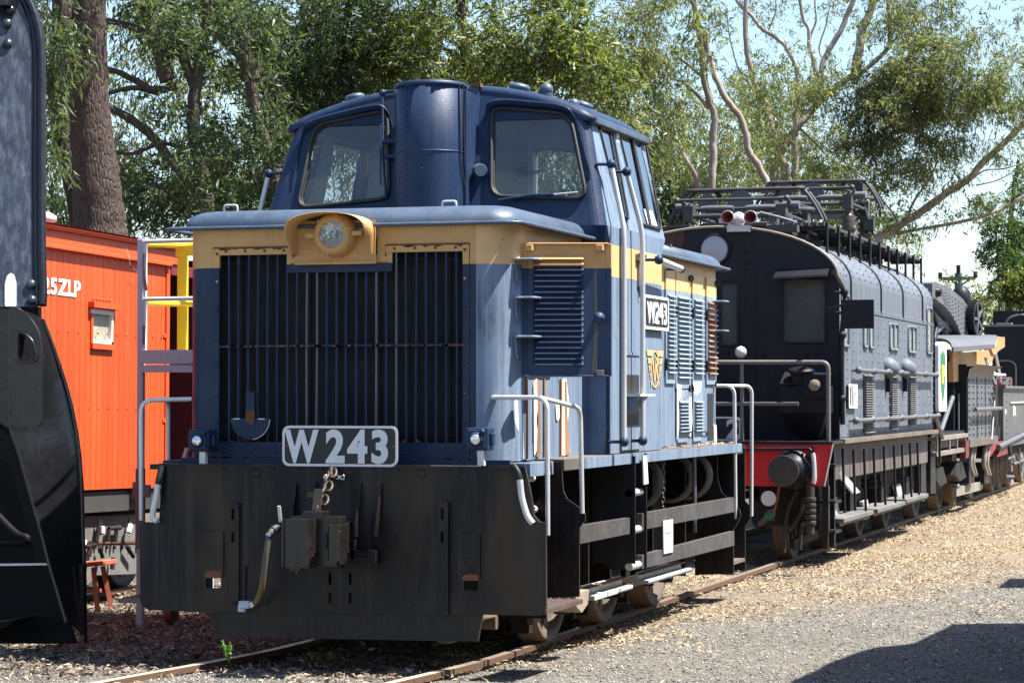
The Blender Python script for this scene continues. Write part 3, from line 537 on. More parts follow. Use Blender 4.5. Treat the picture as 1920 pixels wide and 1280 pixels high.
# marker lamps on the deck corners
for px, py in ((372, 826), (894, 823)):
    c = HY(px, py, -.26); mk = MB(); w = .075
    mk.box((c.x - w, -.26, c.z - w), (c.x + w, -.11, c.z + w), 0); mk.box((c.x - w + .012, -.275, c.z - w + .012), (c.x + w - .012, -.26, c.z + w - .012), 0)
    mk.lathe((c.x, -.275, c.z), (0, -1, 0), [(0, .05), (.012, .046), (.02, .036)], 16, 0)
    for sx in (-1, 1): mk.box((c.x + sx * (w + .012) - .012, -.22, c.z - .04), (c.x + sx * (w + .012) + .012, -.16, c.z + .04), 0)
    mk.sphere((c.x + .045, -.277, c.z + .05), .02, 8, 0)
    mko = mk.build('marker_lamp', [B], DZ, .008)
    l = MB(); l.lathe((c.x, -.295, c.z), (0, -1, 0), [(0, .034), (.012, .024), (.016, .001)], 16, 0); l.build('lens', [M['lens']], mko)
    p = MB(); p.box((c.x - .022 + .02, -.24, 1.275), (c.x + .022 + .02, -.2, c.z - w), 0); p.build('lamp_post', [M['white']], mko)
# blue half disc on its stem
dc = MB(); c = HY(470, 784, -.05); R = .147
dc.prism([V((c.x + R * math.cos(a), -.06, c.z + R * math.sin(a))) for a in nums(math.pi, 2 * math.pi, 20)], (0, .012, 0), (), 0)
zs = HY(470, 733, -.05).z; zk = HY(470, 800, -.05).z
dc.prism([(c.x - .03, -.064, zk), (c.x + .034, -.064, zk), (c.x + .034, -.064, zs), (c.x + .02, -.064, zs - .015), (c.x + .005, -.064, zs - .003), (c.x - .03, -.064, zs)], (0, .004, 0), (), 0)
dc.prism([V((c.x + q.x, -.0655, c.z + q.y)) for q in rpoly([(-.031, .05), (.035, .055), (.034, -.03), (.01, -.045), (-.03, -.02)], .02)], (0, .001, 0), (), 1)
for dx in (-.1, .085): dc.box((c.x + dx - .025, -.0625, c.z - .007), (c.x + dx + .025, -.06, c.z), 2)
dc.tube([V((c.x + R * math.cos(a), -.06, c.z + R * math.sin(a))) for a in nums(1.55 * math.pi, 1.98 * math.pi, 10)], .003, 5, 2)
dc.build('signal_disc', [B, M['rust'], M['frost']], DZ)
# ------------------------------------------------------------------ front apron
YP = -.32
def P2(px, py): return HY(px, py, YP)
ap = MB()
outl = [P2(*p) for p in [(302, 869), (983, 873), (988, 892), (996, 930), (1001, 966), (1012, 978), (1023, 980), (1024, 1138), (1020, 1150), (1010, 1154), (903, 1151), (388, 1147), (280, 1143), (267, 1137), (263, 1125), (262, 978), (298, 979), (301, 930)]]
def R2(x0, y0, x1, y1): return [P2(x0, y1), P2(x1, y1), P2(x1, y0), P2(x0, y0)]
holes = [R2(387, 1083, 414, 1102), R2(867, 1088, 896, 1107), R2(546, 982, 668, 1042)] + [R2(*q) for q in [(616, 1074, 621, 1095), (654, 1074, 659, 1095), (616, 1110, 621, 1131), (654, 1110, 659, 1131)]]
ap.prism(outl, (0, .028, 0), holes, 0)
for q in [(378, 996, 420, 1082), (859, 998, 901, 1087)]: # raised pads above the square holes
    a, b = P2(q[0], q[3]), P2(q[2], q[1]); ap.prism([V((p.x, YP - .014, p.y)) for p in rrect(a.x, b.x, a.z, b.z, .02, 3)], (0, .013, 0), (), 0)
for q, mi in [((386, 1068, 416, 1082), 1), ((868, 1075, 899, 1087), 1)]:
    a, b = P2(q[0], q[3]), P2(q[2], q[1]); ap.prism([V((p.x, YP - .016, p.y)) for p in rpoly([(a.x, a.z), (b.x, a.z), (b.x, b.z - .01), ((a.x + b.x) / 2, b.z), (a.x, b.z - .015)], .012, 3)], (0, .002, 0), (), mi)
def rail_strip(x0, x1, y0, y1, sl):
    a, b = P2(x0, y1), P2(x1, y0); hs = []
    for s0, s1, t0, t1 in sl:
        p, q = P2(s0, t1), P2(s1, t0); hs.append([V((v.x, YP - .03, v.y)) for v in rrect(p.x, q.x, p.z, q.z, .006, 2)])
    ap.prism([V((v.x, YP - .03, v.y)) for v in rrect(a.x, b.x, a.z, b.z, .015, 3)], (0, .028, 0), hs, 0)
rail_strip(432, 451, 942, 1125, [(437, 443, 953, 973), (437, 443, 996, 1016)]); rail_strip(825, 843, 940, 1152, [(829, 835, 952, 973), (829, 835, 996, 1017)])
for x in (552, 589, 673, 711): # tapered webs over the coupler pocket
    a, b = P2(x, 1003), P2(x + 3, 904); ap.prism([(a.x, YP - .11, a.z), (a.x, YP - .005, a.z - .02), (b.x, YP - .002, b.z), (b.x, YP - .012, b.z)], (.012, 0, 0), (), 0)
for q in [(540, 976, 670, 985), (546, 1041, 713, 1052), (667, 976, 674, 1046), (660, 1030, 713, 1041)]:
    a, b = P2(q[0], q[3]), P2(q[2], q[1]); ap.box((a.x, YP - .10, a.z), (b.x, YP - .003, b.z), 0)
a, b = P2(300, 872), P2(985, 868); ap.box((a.x, YP - .012, 1.262), (b.x, YP + .03, 1.278), 0)
for x0 in (480, 790): c = P2(x0, 888); ap.lathe((c.x, YP, c.z), (0, -1, 0), [(0, .034), (.006, .03), (.01, .02)], 14, 0)
for px, py in [(330, 1098), (365, 1100), (918, 1102), (944, 1102), (398, 1036), (879, 1040)]: c = P2(px, py); ap.lathe((c.x, YP - (.014 if px in (398, 879) else 0), c.z), (0, -1, 0), [(0, .02), (.004, .017), (.002, .008)], 10, 0)
a = P2(297, 1060); ap.box((a.x - .004, YP - .004, P2(297, 1140).z), (a.x + .004, YP, P2(297, 980).z), 0)
for x in list(range(325, 985, 47)): c = P2(x + random.uniform(-3, 3), 880); ap.sphere((c.x, YP, c.z), .0085, 6, 0)
for x, y0, y1 in ((600, 905, 970), (625, 905, 968), (536, 905, 975), (728, 905, 1050)): # weld beads and drips below the webs
    for k in range(12): c = P2(x + random.uniform(-1, 1), y0 + (y1 - y0) * k / 11); ap.sphere((c.x, YP, c.z), .006, 5, 0)
for px, py in ((690, 1030), (702, 1045), (560, 1060), (640, 1062), (600, 1055)): c = P2(px, py); ap.sphere((c.x, YP, c.z), .016, 8, 0)
ap.build('front_apron', [M['apron'], M['rust']], DZ, .004, 1)
sk = MB(); sk.prism([V((p.x, YP + .03, p.z)) for p in [P2(*q) for q in [(905, 1135), (903, 1150), (897, 1180), (893, 1203), (410, 1194), (400, 1180), (388, 1148), (386, 1135)]]], (0, .025, 0)); sk.build('apron_skirt', [M['black']], DZ, .004, 1)
dk = MB(); dk.box((-1.3, YP + .03, 1.235), (1.3, .03, 1.272), 0); dk.box((-1.2, -.01, 1.27), (1.2, .02, 1.31), 1)
for x0, x1 in ((.75, 1.1), (.35, .5)): dk.box((x0, YP - .002, 1.273), (x1, YP + .012, 1.281), 2)
dk.build('front_deck', [M['black'], B, M['flake']], DZ)
# coupler, lifting chain, brake hose
cp = MB(); k0 = P2(590, 1015); cx, cz = HY(590, 1015, -.75).x, HY(590, 1012, -.75).z
def cplan(pts, z0, z1, r=.02, mi=0):
    p = [V((q.x, q.y, z0)) for q in rpoly(pts, r, 3)]; cp.prism(p, (0, 0, z1 - z0), (), mi)
cp.box((cx - .1, -.58, cz - .1), (cx + .12, YP + .2, cz + .1), 0)
cp.loft([[(cx + sx * w + o, y, cz + sz * h) for sx, sz in ((-1, -1), (1, -1), (1, 1), (-1, 1))] for y, w, h, o in ((-.55, .11, .1, .01), (-.66, .15, .155, .035), (-.86, .155, .16, .04))], 0, True, (True, True), False)
cplan([(cx + .14, -.84), (cx + .24, -.78), (cx + .285, -.90), (cx + .255, -.985), (cx + .175, -.97)], cz - .12, cz + .11, .025)
cplan([(cx - .12, -.80), (cx + .04, -.80), (cx + .065, -.90), (cx + .055, -.985), (cx - .125, -.99)], cz - .165, cz + .145, .025)
cplan([(cx - .135, -.86), (cx - .117, -.86), (cx - .117, -.995), (cx - .135, -.995)], cz - .16, cz + .14, .004)
cp.box((cx + .085, -.868, cz - .05), (cx + .135, -.859, cz + .055), 1); cp.lathe((cx - .06, -.93, cz - .16), (0, 0, -1), [(0, .05), (.02, .045), (.035, .03), (.05, .012)], 12, 0)
cp.box((cx - .05, -.84, cz + .155), (cx + .08, -.68, cz + .19), 0)
cp.build('coupler', [paint('worn_black_coupler', (.009, .0085, .009), .25, dirt=(.06, .04, .03), dirt_amt=.4, streak=.2, var=.4, rust=.1), M['rubber']], DZ, .012)
ch = MB(); p0 = HY(622, 880, -.36); p1 = V((cx + .02, -.72, cz + .19))
def link(mb, c, d, L, W, r, tw, mi=0):
    d = V(d).normalized(); s = d.cross(V((0, 1, 0))).normalized(); s2 = s.cross(d); s = s * math.cos(tw) + s2 * math.sin(tw); c = V(c)
    pts = [c + d * (L / 2 * math.cos(t)) + s * (W / 2 * math.sin(t)) for t in nums(0, 2 * math.pi, 14)]; mb.tube(pts, r, 6, mi, (False, False))
n = 6; d = (p1 - p0)
for k in range(n): link(ch, p0 + d * ((k + .5) / n) + V((.012 * (-1) ** k, 0, 0)), d + V((.08 * (-1) ** k, 0, 0)), d.length / n * 1.45, .055, .011, (k % 2) * 1.5 + .3, 0)
ch.lathe(p0 + V((0.01, -.03, -.05)), (1, 0, 0), [(-.05, .012), (-.05, .022), (-.03, .022), (-.03, .012), (.04, .012), (.04, .02), (.055, .02)], 10, 1)
ch.tube(rpath([p0 + V((.06, -.03, -.05)), p0 + V((.1, -.03, -.035)), p0 + V((.1, -.03, -.065)), p0 + V((.06, -.03, -.055))], .01), .005, 6, 1)
ch.tube([p0 + V((-.005, .0, .02)), p0 + V((.005, -.03, -.05))], .016, 8, 0); ch.bar(p1 + V((-.02, 0, 0)), p1 + V((-.02, .04, .14)), .05, .03, 0); ch.bar(p1 + V((-.1, .05, .1)), p1 + V((-.02, .05, .1)), .02, .03, 0)
ch.build('lifting_chain', [paint('rusty_chain', (.06, .045, .035), .5, var=.3, metal=.5, rust=.2), M['chrome']], DZ)
hs = MB(); q = [(528, 985), (516, 990), (506, 1000), (500, 1030), (495, 1070), (491, 1100), (484, 1122), (474, 1134)]
yy = [YP - .03, YP - .10, YP - .15, YP - .17, YP - .17, YP - .15, YP - .12, YP - .09]
pts = wob([HY(a, b, y) for (a, b), y in zip(q, yy)], 4); k = int(len(pts) * .6)
hs.tube(pts[6:k + 1], .020, 10, 0); hs.tube(pts[k:], .0205, 10, 1); hs.tube(pts[:7], .028, 10, 2); hs.tube(pts[8:10], .028, 10, 3); hs.tube(pts[-3:], .03, 10, 3)
hso = hs.build('brake_hose', [M['hose'], M['hose_y'], M['rubber'], M['chrome']], DZ)
vl = MB(); c = pts[0]; vl.lathe(c + V((0, -.05, 0)), (0, 1, 0), [(0, .03), (.03, .035), (.08, .03)], 10, 0); a = HY(526, 978, YP - .08); b = HY(523, 948, YP - .11); vl.bar(a, b, .022, .01, 1); vl.build('angle_cock', [M['under'], M['silver']], hso)
gh = MB(); c = HY(463, 1134, YP - .06); gh.box((c.x - .05, c.y - .03, c.z - .02), (c.x + .03, c.y + .03, c.z + .03), 0); gh.box((c.x - .06, c.y - .02, c.z - .045), (c.x - .01, c.y + .02, c.z + .005), 0); gh.bar((c.x - .12, YP - .02, c.z + .01), (c.x, YP - .03, c.z + .01), .015, .012, 1)
a = HY(461, 1065, YP); gh.bar((a.x, YP - .006, c.z + .03), (a.x + .004, YP - .006, a.z + .02), .012, .012, 1); gh.build('hose_coupling', [paint('galvanised_coupling', (.36, .42, .52), .5), M['under']], hso, .005, 1)
# ------------------------------------------------------------------ cab
CW, CY0, CY1, ZC, TW, TY0, TY1, ZR, CRN = 1.38, 1.80, 3.78, 3.00, 1.19, 2.03, 3.66, 3.84, .26
cr = .24; cu = .10; tu = .09
cab = MB()
def ringpts(w, y0, y1, r, z):
    o = []
    for cxs, cys, a0 in ((1, 1, 0), (-1, 1, 90), (-1, -1, 180), (1, -1, 270)):
        for k in range(7):
            a = rad(a0 + k * 15); o.append(V((cxs * (w - r) + r * math.cos(a), (y1 - r if cys > 0 else y0 + r) + r * math.sin(a), z)))
    return o
CZ0 = 1.31
lo = [ringpts(CW, CY0, CY1, cr, z) for z in (CZ0, ZB)]; mid = [ringpts(CW, CY0, CY1, cr, z) for z in (ZB, 2.865)]; hi = [ringpts(CW, CY0, CY1, cr, 2.865), ringpts(CW, CY0, CY1, cu, ZC)]
def side_split(mb, rings, front_mi, side_mi):
    n = len(rings[0])
    for i in range(len(rings) - 1):
        for k in range(n):
            k2 = (k + 1) % n; c = (rings[i][k] + rings[i][k2]) / 2; right = c.x > CW - .012 and c.y > CY0 + .12  # cab corner keeps the darker paint, standing in for its shade
            mb.add([rings[i][k], rings[i][k2], rings[i + 1][k2], rings[i + 1][k]], [(0, 1, 2, 3)], side_mi if right else front_mi, True)
side_split(cab, lo, 0, 2); side_split(cab, mid, 1, 3); side_split(cab, hi, 0, 2)
# upper cab: four pierced flat walls and lofted corner posts
bot, top = ringpts(CW, CY0, CY1, cu, ZC), ringpts(TW, TY0, TY1, tu, ZR)
for ci in range(4):
    for k in range(6):
        i = ci * 7 + k; right = bot[i].x > CW - .03 and bot[i].y > CY0 + .07
        cab.add([bot[i], bot[i + 1], top[i + 1], top[i]], [(0, 1, 2, 3)], 2 if right else 0, True)
nF = V((0, -(ZR - ZC), TY0 - CY0)).normalized(); pF = (0, CY0, ZC)
def roofz(x): return ZR + CRN * (1 - min(1, abs(x) / TW) ** 2.2)
def archtop(y0, dyz, w, rev=False):
    xs_ = nums(-w, w, 16); return [V((x, y0 + dyz * (roofz(x) - .03 - ZC), roofz(x) - .03)) for x in (xs_ if not rev else xs_[::-1])]
dF = (TY0 - CY0) / (ZR - ZC); dR = (TY1 - CY1) / (ZR - ZC)
def onF(lst): return [hit(a, b, pF, nF) for a, b in lst]
winR = rpoly(onF([(922, 202), (1070, 214), (1101, 373), (922, 369)]), [.09, .14, .10, .10], 6)
winL = rpoly(onF([(590, 236), (727, 207), (731, 373), (558, 391)]), [.10, .10, .10, .10], 6)
fr = [V((-CW + cu, CY0, ZC)), V((CW - cu, CY0, ZC))] + archtop(CY0, dF, TW - tu, True)
cab.prism(fr, (0, .045, .0), (winL, winR), 0, back=4, rim=0)
rwR = rpoly([V((x, CY1 + dR * (z - ZC), z)) for x, z in ((.28, 3.05), (.95, 3.05), (.86, 3.72), (.28, 3.78))], .1); rwL = [V((-p.x, p.y, p.z)) for p in rwR]
cab.prism([V((-CW + cu, CY1, ZC)), V((CW - cu, CY1, ZC))] + archtop(CY1, dR, TW - tu, True), (0, -.045, 0), (rwR, rwL), 0, back=4, rim=0)
dS = (TW - CW) / (ZR - ZC)
def onS(lst, sx=1): return [V((sx * p.x, p.y, p.z)) for p in [hit(a, b, (CW, 0, ZC), V((ZR - ZC, 0, CW - TW)).normalized()) for a, b in lst]]
sd = lambda sx: [V((sx * CW, CY0 + cu, ZC)), V((sx * CW, CY1 - cu, ZC)), V((sx * TW, TY1 - tu, ZR)), V((sx * TW, TY0 + tu, ZR))]
dwin = onS([(1121, 239), (1146, 248), (1177, 414), (1161, 399)]); swin = onS([(1158, 248), (1207, 262), (1238, 431), (1199, 420)])
for sx in (1, -1):
    w1, w2 = [rpoly([V((sx * p.x, p.y, p.z)) for p in w], .05) for w in (dwin, swin)]
    cab.prism(sd(sx), (-sx * .045, 0, 0), (w1, w2), 2 if sx > 0 else 0, back=4, rim=2 if sx > 0 else 0)
# lining of the lower cab, floor and roof lining
cab.box((-1.28, 1.86, 2.0), (1.28, 3.72, 2.04), 4)
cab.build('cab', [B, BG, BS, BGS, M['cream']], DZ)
li = MB()
rr_ = [V((-1.06, 1.9 + .01, 2.04)), V((1.06, 1.91, 2.04))]
li.loft([[p for p in [V((x * .965, 1.84 + (y - CY0) * .955, z)) for x, y, z in ringpts(CW, CY0, CY1, cr, 2.04)]], [V((x * .965, 1.84 + (y - CY0) * .955, ZC - .01)) for x, y, z in ringpts(CW, CY0, CY1, cr, 2.04)]], 0)
li.box((-.3, 3.55, 2.04), (.3, 3.7, 3.75), 0); li.box((.05, 2.05, 2.04), (.95, 2.5, 2.9), 0); li.box((-.9, 2.1, 2.04), (-.2, 2.5, 2.85), 0)
li.box((1.1, 2.75, 2.6), (1.22, 2.85, 3.85), 0); li.build('cab_lining', [M['cream']], DZ)
it = MB()
for x, z, r0 in ((.22, 3.56, .05), (.1, 3.38, .03), (.14, 3.28, .022), (.25, 3.3, .03)): it.lathe((x, 3.545, z), (0, -1, 0), [(0, r0), (.02, r0 * .95), (.025, r0 * .5)], 14, 0)
it.cyl((.45, 3.0, 2.1), (.45, 3.0, 3.9), .02, n=8, mi=1); it.tube(rpath([(.45, 3.0, 3.5), (.55, 2.95, 3.52), (.62, 2.9, 3.5)], .04), .012, 6, 1); it.box((.3, 2.3, 2.9), (.7, 2.45, 2.98), 0); it.lathe((-.4, 2.35, 2.85), (0, -.4, 1), [(0, .02), (.12, .02), (.13, .14), (.15, .14)], 16, 0)
it.build('cab_controls', [M['under'], paint('pale_blue_post', (.45, .52, .55), .5)], DZ)
# roof
rf = MB(); rings = []
yfr = lambda x: CY0 + dF * (roofz(x) - ZC); yrr = lambda x: CY1 + dR * (roofz(x) - ZC)
for s_, o_, e, dz in ((0, -.012, .0, -.05), (0, -.014, .01, -.02), (0, .0, .03, .012), (0, .06, .04, .03), (.2, 0, .04, .045), (.5, 0, .04, .05), (.8, 0, .04, .045), (1, -.06, .04, .03), (1, .0, .03, .01), (1, .012, .0, -.05)):
    w = TW + e; xs_ = nums(-1, 1, 24); up = [V((w * t, yfr(w * t) * (1 - s_) + yrr(w * t) * s_ + o_, ZR - .01 + dz * (1 if abs(t) < .97 else .3) + CRN * (1 - abs(t) ** 2.2))) for t in xs_]; dn = [V((w * t, yfr(w * t) * (1 - s_) + yrr(w * t) * s_ + o_, ZR - .05 + (CRN - .02) * (1 - abs(t) ** 2.2))) for t in xs_[::-1]]
    rings.append(up + dn)
rf.loft(rings, 0, True, (True, True)); rf.build('cab_roof', [M['blue']], DZ)
gut = MB()
for sx in (1, -1): gut = MB(); gut.bar((sx * (TW + .03), TY0 + .03, ZR - .035), (sx * (TW + .03), TY1 + .03, ZR - .035), .06, .055, 0); gut.bar((sx * (TW + .03), TY1 + .0, ZR - .04), (sx * (TW + .03), TY1 + .035, ZR - .04), .065, .06, 1); gut.build('roof_gutter', [M['blue_roof'], M['rust']], DZ, .01)
for x, y, r0 in ((.55, 2.35, .085), (-.75, 2.25, .08), (.98, 2.62, .075), (.1, 2.9, .09)):
    vt = MB(); z = roofz(x) + .03; vt.lathe((x, y, z), (x * .3, 0, 1), [(-.02, r0 * .8), (.02, r0), (.035, r0), (.05, r0 * .8), (.06, .01)], 18, 0); vt.build('roof_ventilator', [M['blue_roof']], DZ)
vt = MB(); vt.lathe((.80, 2.25, roofz(.8) + .02), (0, 0, 1), [(0, .05), (.03, .05)], 12, 0); vt.sphere((.80, 2.25, roofz(.8) + .075), .055, 12, 0); vt.build('roof_beacon', [M['blue_roof']], DZ)
vt = MB(); vt.sphere((1.0, 2.3, roofz(1.0) + .03), .05, 10, 0); vt.build('roof_beacon', [M['blue_roof']], DZ)
vt = MB(); vt.sphere((-1.19, 2.1, ZR - .04), .03, 8, 0); vt.build('lamp_bracket', [M['rust']], DZ)
# window rubbers, panes, eyebrows
def loop_tube(mb, pts, r, mi=0, n=6):
    mb.tube(list(pts) + [pts[0]], r, n, mi, (False, False))
def window(name, outline, nrm, mats, fr_=.016, dp=.018, gm='glass'):
    f = MB(); o = V(nrm) * .012; loop_tube(f, [p + o for p in outline], fr_, 0)
    c = sum(outline, V((0, 0, 0))) / len(outline); ins = [p + (c - p).normalized() * .015 - V(nrm) * .01 for p in outline]; loop_tube(f, ins, fr_ * .6, 0)
    fo = f.build(name, [M['rubber']], DZ)
    g_ = MB(); g_.prism([p - V(nrm) * dp for p in outline], -V(nrm) * .005); g_.build('pane', [M[gm]], fo); return fo
for outl_, inner_x in ((winL, 1), (winR, -1)): window('cab_window', outl_, nF, None)
for w in (rwR, rwL): window('rear_cab_window', w, V((0, 1, 0)), None, .016, .018, 'clearglass')
nS = V((ZR - ZC, 0, CW - TW)).normalized()
for sx in (1, -1):
    for w in (dwin, swin):
        w2 = rpoly([V((sx * p.x, p.y, p.z)) for p in w], .05); window('side_window', w2, V((sx * nS.x, 0, nS.z)), None, .009, .002, 'sideglass' if sx > 0 else 'clearglass')
a0, a1, b0, b1 = onS([(1182, 256), (1186, 257), (1221, 427), (1216, 425)]); sp = MB(); sp.prism([a0, a1, b0, b1], nS * .012, (), 0)
sp.build('sliding_window_bar', [M['rubber']], DZ)
pp = MB(); pp.prism([p + nS * .004 for p in onS([(1206, 392), (1222, 396), (1232, 424), (1214, 420)])], -nS * .002); pp.build('paper_notice', [M['white']], DZ)
def brow(path, depth, nm):
    e = MB(); P = [hit(a, b, pF, nF) for a, b in path]; P = rpath(P, .10, 5); n = len(P); t = [min(1, min(i, n - 1 - i) / 5 + .12) for i in range(n)]
    e.loft([[p + nF * .0 for p in P], [p + nF * depth * s + V((0, 0, .012)) for p, s in zip(P, t)], [p + nF * depth * s + V((0, 0, -.006)) for p, s in zip(P, t)], [p + V((0, 0, -.02)) for p in P]], 0, False); return e.build(nm, [B], DZ)
brow([(549, 352), (570, 243), (602, 229), (690, 207), (728, 203), (740, 250)], .075, 'window_visor'); brow([(909, 232), (914, 200), (950, 194), (1052, 204), (1077, 214), (1108, 330)], .075, 'window_visor')
wp = MB(); q = [hit(938, 380, pF, nF) + nF * .05, hit(1000, 370, pF, nF) + nF * .05, hit(1040, 367, pF, nF) + nF * .03, hit(1085, 362, pF, nF) + nF * .02]; wp.tube(q[:3], .012, 6, 0); wp.tube(q[2:], .006, 6, 1); wp.build('windscreen_wiper', [B, M['silver']], DZ)
wp = MB(); q = [hit(722, 180, pF, nF) + nF * .06, hit(722, 300, pF, nF) + nF * .05, hit(727, 375, pF, nF) + nF * .03]; wp.tube(q, .010, 6, 0); wp.tube([hit(716, 235, pF, nF) + nF * .03, hit(716, 350, pF, nF) + nF * .03], .006, 6, 0); wp.sphere(q[0], .03, 8, 0); wp.tube([q[0], hit(745, 176, pF, nF) + nF * .06], .014, 6, 0)
for yy_ in (270, 298): wp.tube([hit(726, yy_, pF, nF) + nF * .05, hit(757, yy_, pF, nF) + nF * .05], .02, 8, 0)
wp.build('windscreen_wiper', [B], DZ)
# exhaust stack standing in the notch of the cab front
st = MB(); sx_, sy_ = .045, 1.74; R = .262
st.lathe((sx_, sy_, 2.98), (0, 0, 1), [(0, R), (.55, R), (1.10, R - .002), (1.104, R - .02), (1.09, R - .03), (.9, R - .03)], 40, 0, (True, True))
for sgn in (-1, 1): st.box((sx_ + sgn * .27 - .012, sy_ - .02, 3.0), (sx_ + sgn * .27 + .012, sy_ + .4, 4.02), 0)
st.tube([(sx_ + .25, sy_ - .085, 4.07), (sx_ + .262, sy_ - .08, 3.5), (sx_ + .275, sy_ - .02, 3.3)], .006, 6, 1); st.tube([(sx_ + .268, sy_ - .04, 4.07), (sx_ + .276, sy_ - .03, 3.45)], .005, 6, 1)
st.sphere((sx_ + .02, sy_ - .263, 3.42), .008, 6, 1)
st.lathe((sx_, sy_, 4.045), (0, 0, 1), [(0, R + .001), (0, R + .007), (.03, R + .007), (.03, R + .001)], 40, 0, (False, False))
for z in (3.06, 3.55): st.lathe((sx_, sy_, z), (0, 0, 1), [(0, R), (.004, R + .004), (.010, R + .004), (.014, R)], 40, 0, (False, False))
for k in range(26): st.sphere((sx_ - .11, sy_ - .238, 3.02 + k * .04), .006, 5, 0)
st.build('exhaust_stack', [B, M['rubber']], DZ)
hn = MB(); c = hit(893, 322, pF, nF); hn.lathe(c + V((0, .05, 0)), (.45, -1, 0), [(0, .055), (.07, .06), (.08, .045), (.16, .05), (.17, .045)], 14, 0); hn.bar(c + V((-.08, .05, .02)), c, .03, .03, 0); hn.tube([c + V((-.05, 0, .05)), c + V((-.07, .05, .3))], .008, 6, 0); hn.build('air_horn', [M['blue_roof']], DZ)
jb = MB(); c = hit(892, 172, pF, nF); jb.box((c.x - .04, c.y - .03, c.z - .06), (c.x + .03, c.y + .05, c.z + .05), 0); jb.box((c.x - .02, c.y - .04, c.z + .03), (c.x + .05, c.y + .02, c.z + .06), 1); jb.build('junction_box', [M['blue_roof'], M['rust']], DZ)
# right side door, steps, grab rails (mirrored on the left)
for sx in (1, -1):
    d = MB(); X_ = sx * (CW + .003); m0 = 2 if sx > 0 else 0
    ya, yb = 2.23, 2.79
    d.box((X_, ya, 1.33), (X_ + sx * .012, yb, ZB - .001), m0); d.box((X_, ya, ZB + .001), (X_ + sx * .012, yb, 2.864), m0 + 1); d.box((X_, ya, 2.866), (X_ + sx * .012, yb, ZC), m0)
    for y in (ya - .006, yb + .006): d.box((X_ - sx * .002, y - .007, 1.32), (X_ + sx * .004, y + .007, ZC), 4)
    for z in (2.06, ): d.box((X_ + sx * .01, ya + .1, z - .012), (X_ + sx * .02, yb - .02, z + .012), m0)
    # toe hole and folding step
    d.box((X_ + sx * .0125, ya + .12, 1.52), (X_ + sx * .0135, yb - .03, 1.90), 4)
    d.box((X_ + sx * .012, ya + .10, 1.735), (X_ + sx * .13, yb + .02, 1.755), 5); d.prism([(X_ + sx * .013, ya + .13, 1.735), (X_ + sx * .11, ya + .13, 1.735), (X_ + sx * .013, ya + .13, 1.6)], (0, .30, 0), (), m0)
    do = d.build('cab_door', [B, BG, BS, BGS, M['rubber'], M['silver']], DZ)
    hd = MB(); hd.box((X_ + sx * .01, yb - .14, 2.78), (X_ + sx * .04, yb - .02, 2.83), 0); hd.tube([(X_ + sx * .05, yb - .12, 2.83), (X_ + sx * .05, yb + .02, 2.82)], .016, 6, 0); hd.box((X_ + sx * .01, yb - .09, 2.58), (X_ + sx * .03, yb - .04, 2.78), 0); hd.tube([(X_ + sx * .02, yb - .06, 2.6), (X_ + sx * .03, yb - .05, 2.5)], .012, 6, 0); hd.build('door_handle', [M['steel']], do)
    for k, (pb, pt) in enumerate((((1170, 828), (1146, 308)), ((1205, 826), (1175, 322)))):
        g_ = MB(); Xr = CW + .10; zc_ = 2.985
        b_ = HX(pb[0], pb[1], Xr); t_ = hit(pt[0], pt[1], (CW + .10, 0, ZC), nS); m_ = V((Xr, b_.y + .005, zc_))
        P = [V((sx * p.x, p.y, p.z)) for p in rpath([b_, m_, t_], .12)]; g_.tube(P, .019, 10, 0)
        for e in (P[0], P[-1]): g_.sphere(e, .038, 10, 1); g_.tube([e, e - V((sx * .11, .03, 0))], .014, 6, 1)
        g_.build('grab_rail', [M['white'] if False else M['silver'], B], DZ)
    h = MB(); P = [V((sx * (CW + .12), 2.98, 2.80)), V((sx * (CW + .12), 3.75, 2.765))]; h.tube(P, .026, 10, 0); h.sphere(P[0], .04, 8, 1); h.sphere(P[1], .035, 8, 1)
    for p in P: h.tube([p, p - V((sx * .12, .02, 0))], .014, 6, 1)
    h.build('side_rail', [M['silver'], B], DZ)
# ------------------------------------------------------------------ rear hood with louvred doors
rh = MB()
for sx in (-1, 1):
    corner(rh, sx, 6.62, 3.76, [Z0, ZB], 2 if sx > 0 else 0, -1); corner(rh, sx, 6.62, 3.76, [ZB, ZT], 3 if sx > 0 else 1, -1)
rh.box((-fl, 6.60, Z0), (fl, 6.62, ZB), 0); rh.box((-fl, 6.60, ZB), (fl, 6.62, ZT), 1)
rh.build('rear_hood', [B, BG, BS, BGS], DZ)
def louvres(mb, x, y0, y1, z0, z1, n, mi, dep=.028, sx=1):
    for k in range(n):
        z = z0 + (k + .5) * (z1 - z0) / n; h = (z1 - z0) / n * .62
        mb.prism([(x, y0, z + h / 2), (x + sx * dep, y0 + .006, z - h / 2 + .004), (x + sx * dep * .85, y0 + .006, z - h / 2), (x, y0, z - h / 2 + .002)], (0, y1 - y0, 0), (), mi)
def sideY(px): return HX(px, 650, HW + .01).y
def sideZ(px, py): return HX(px, py, HW + .01).z
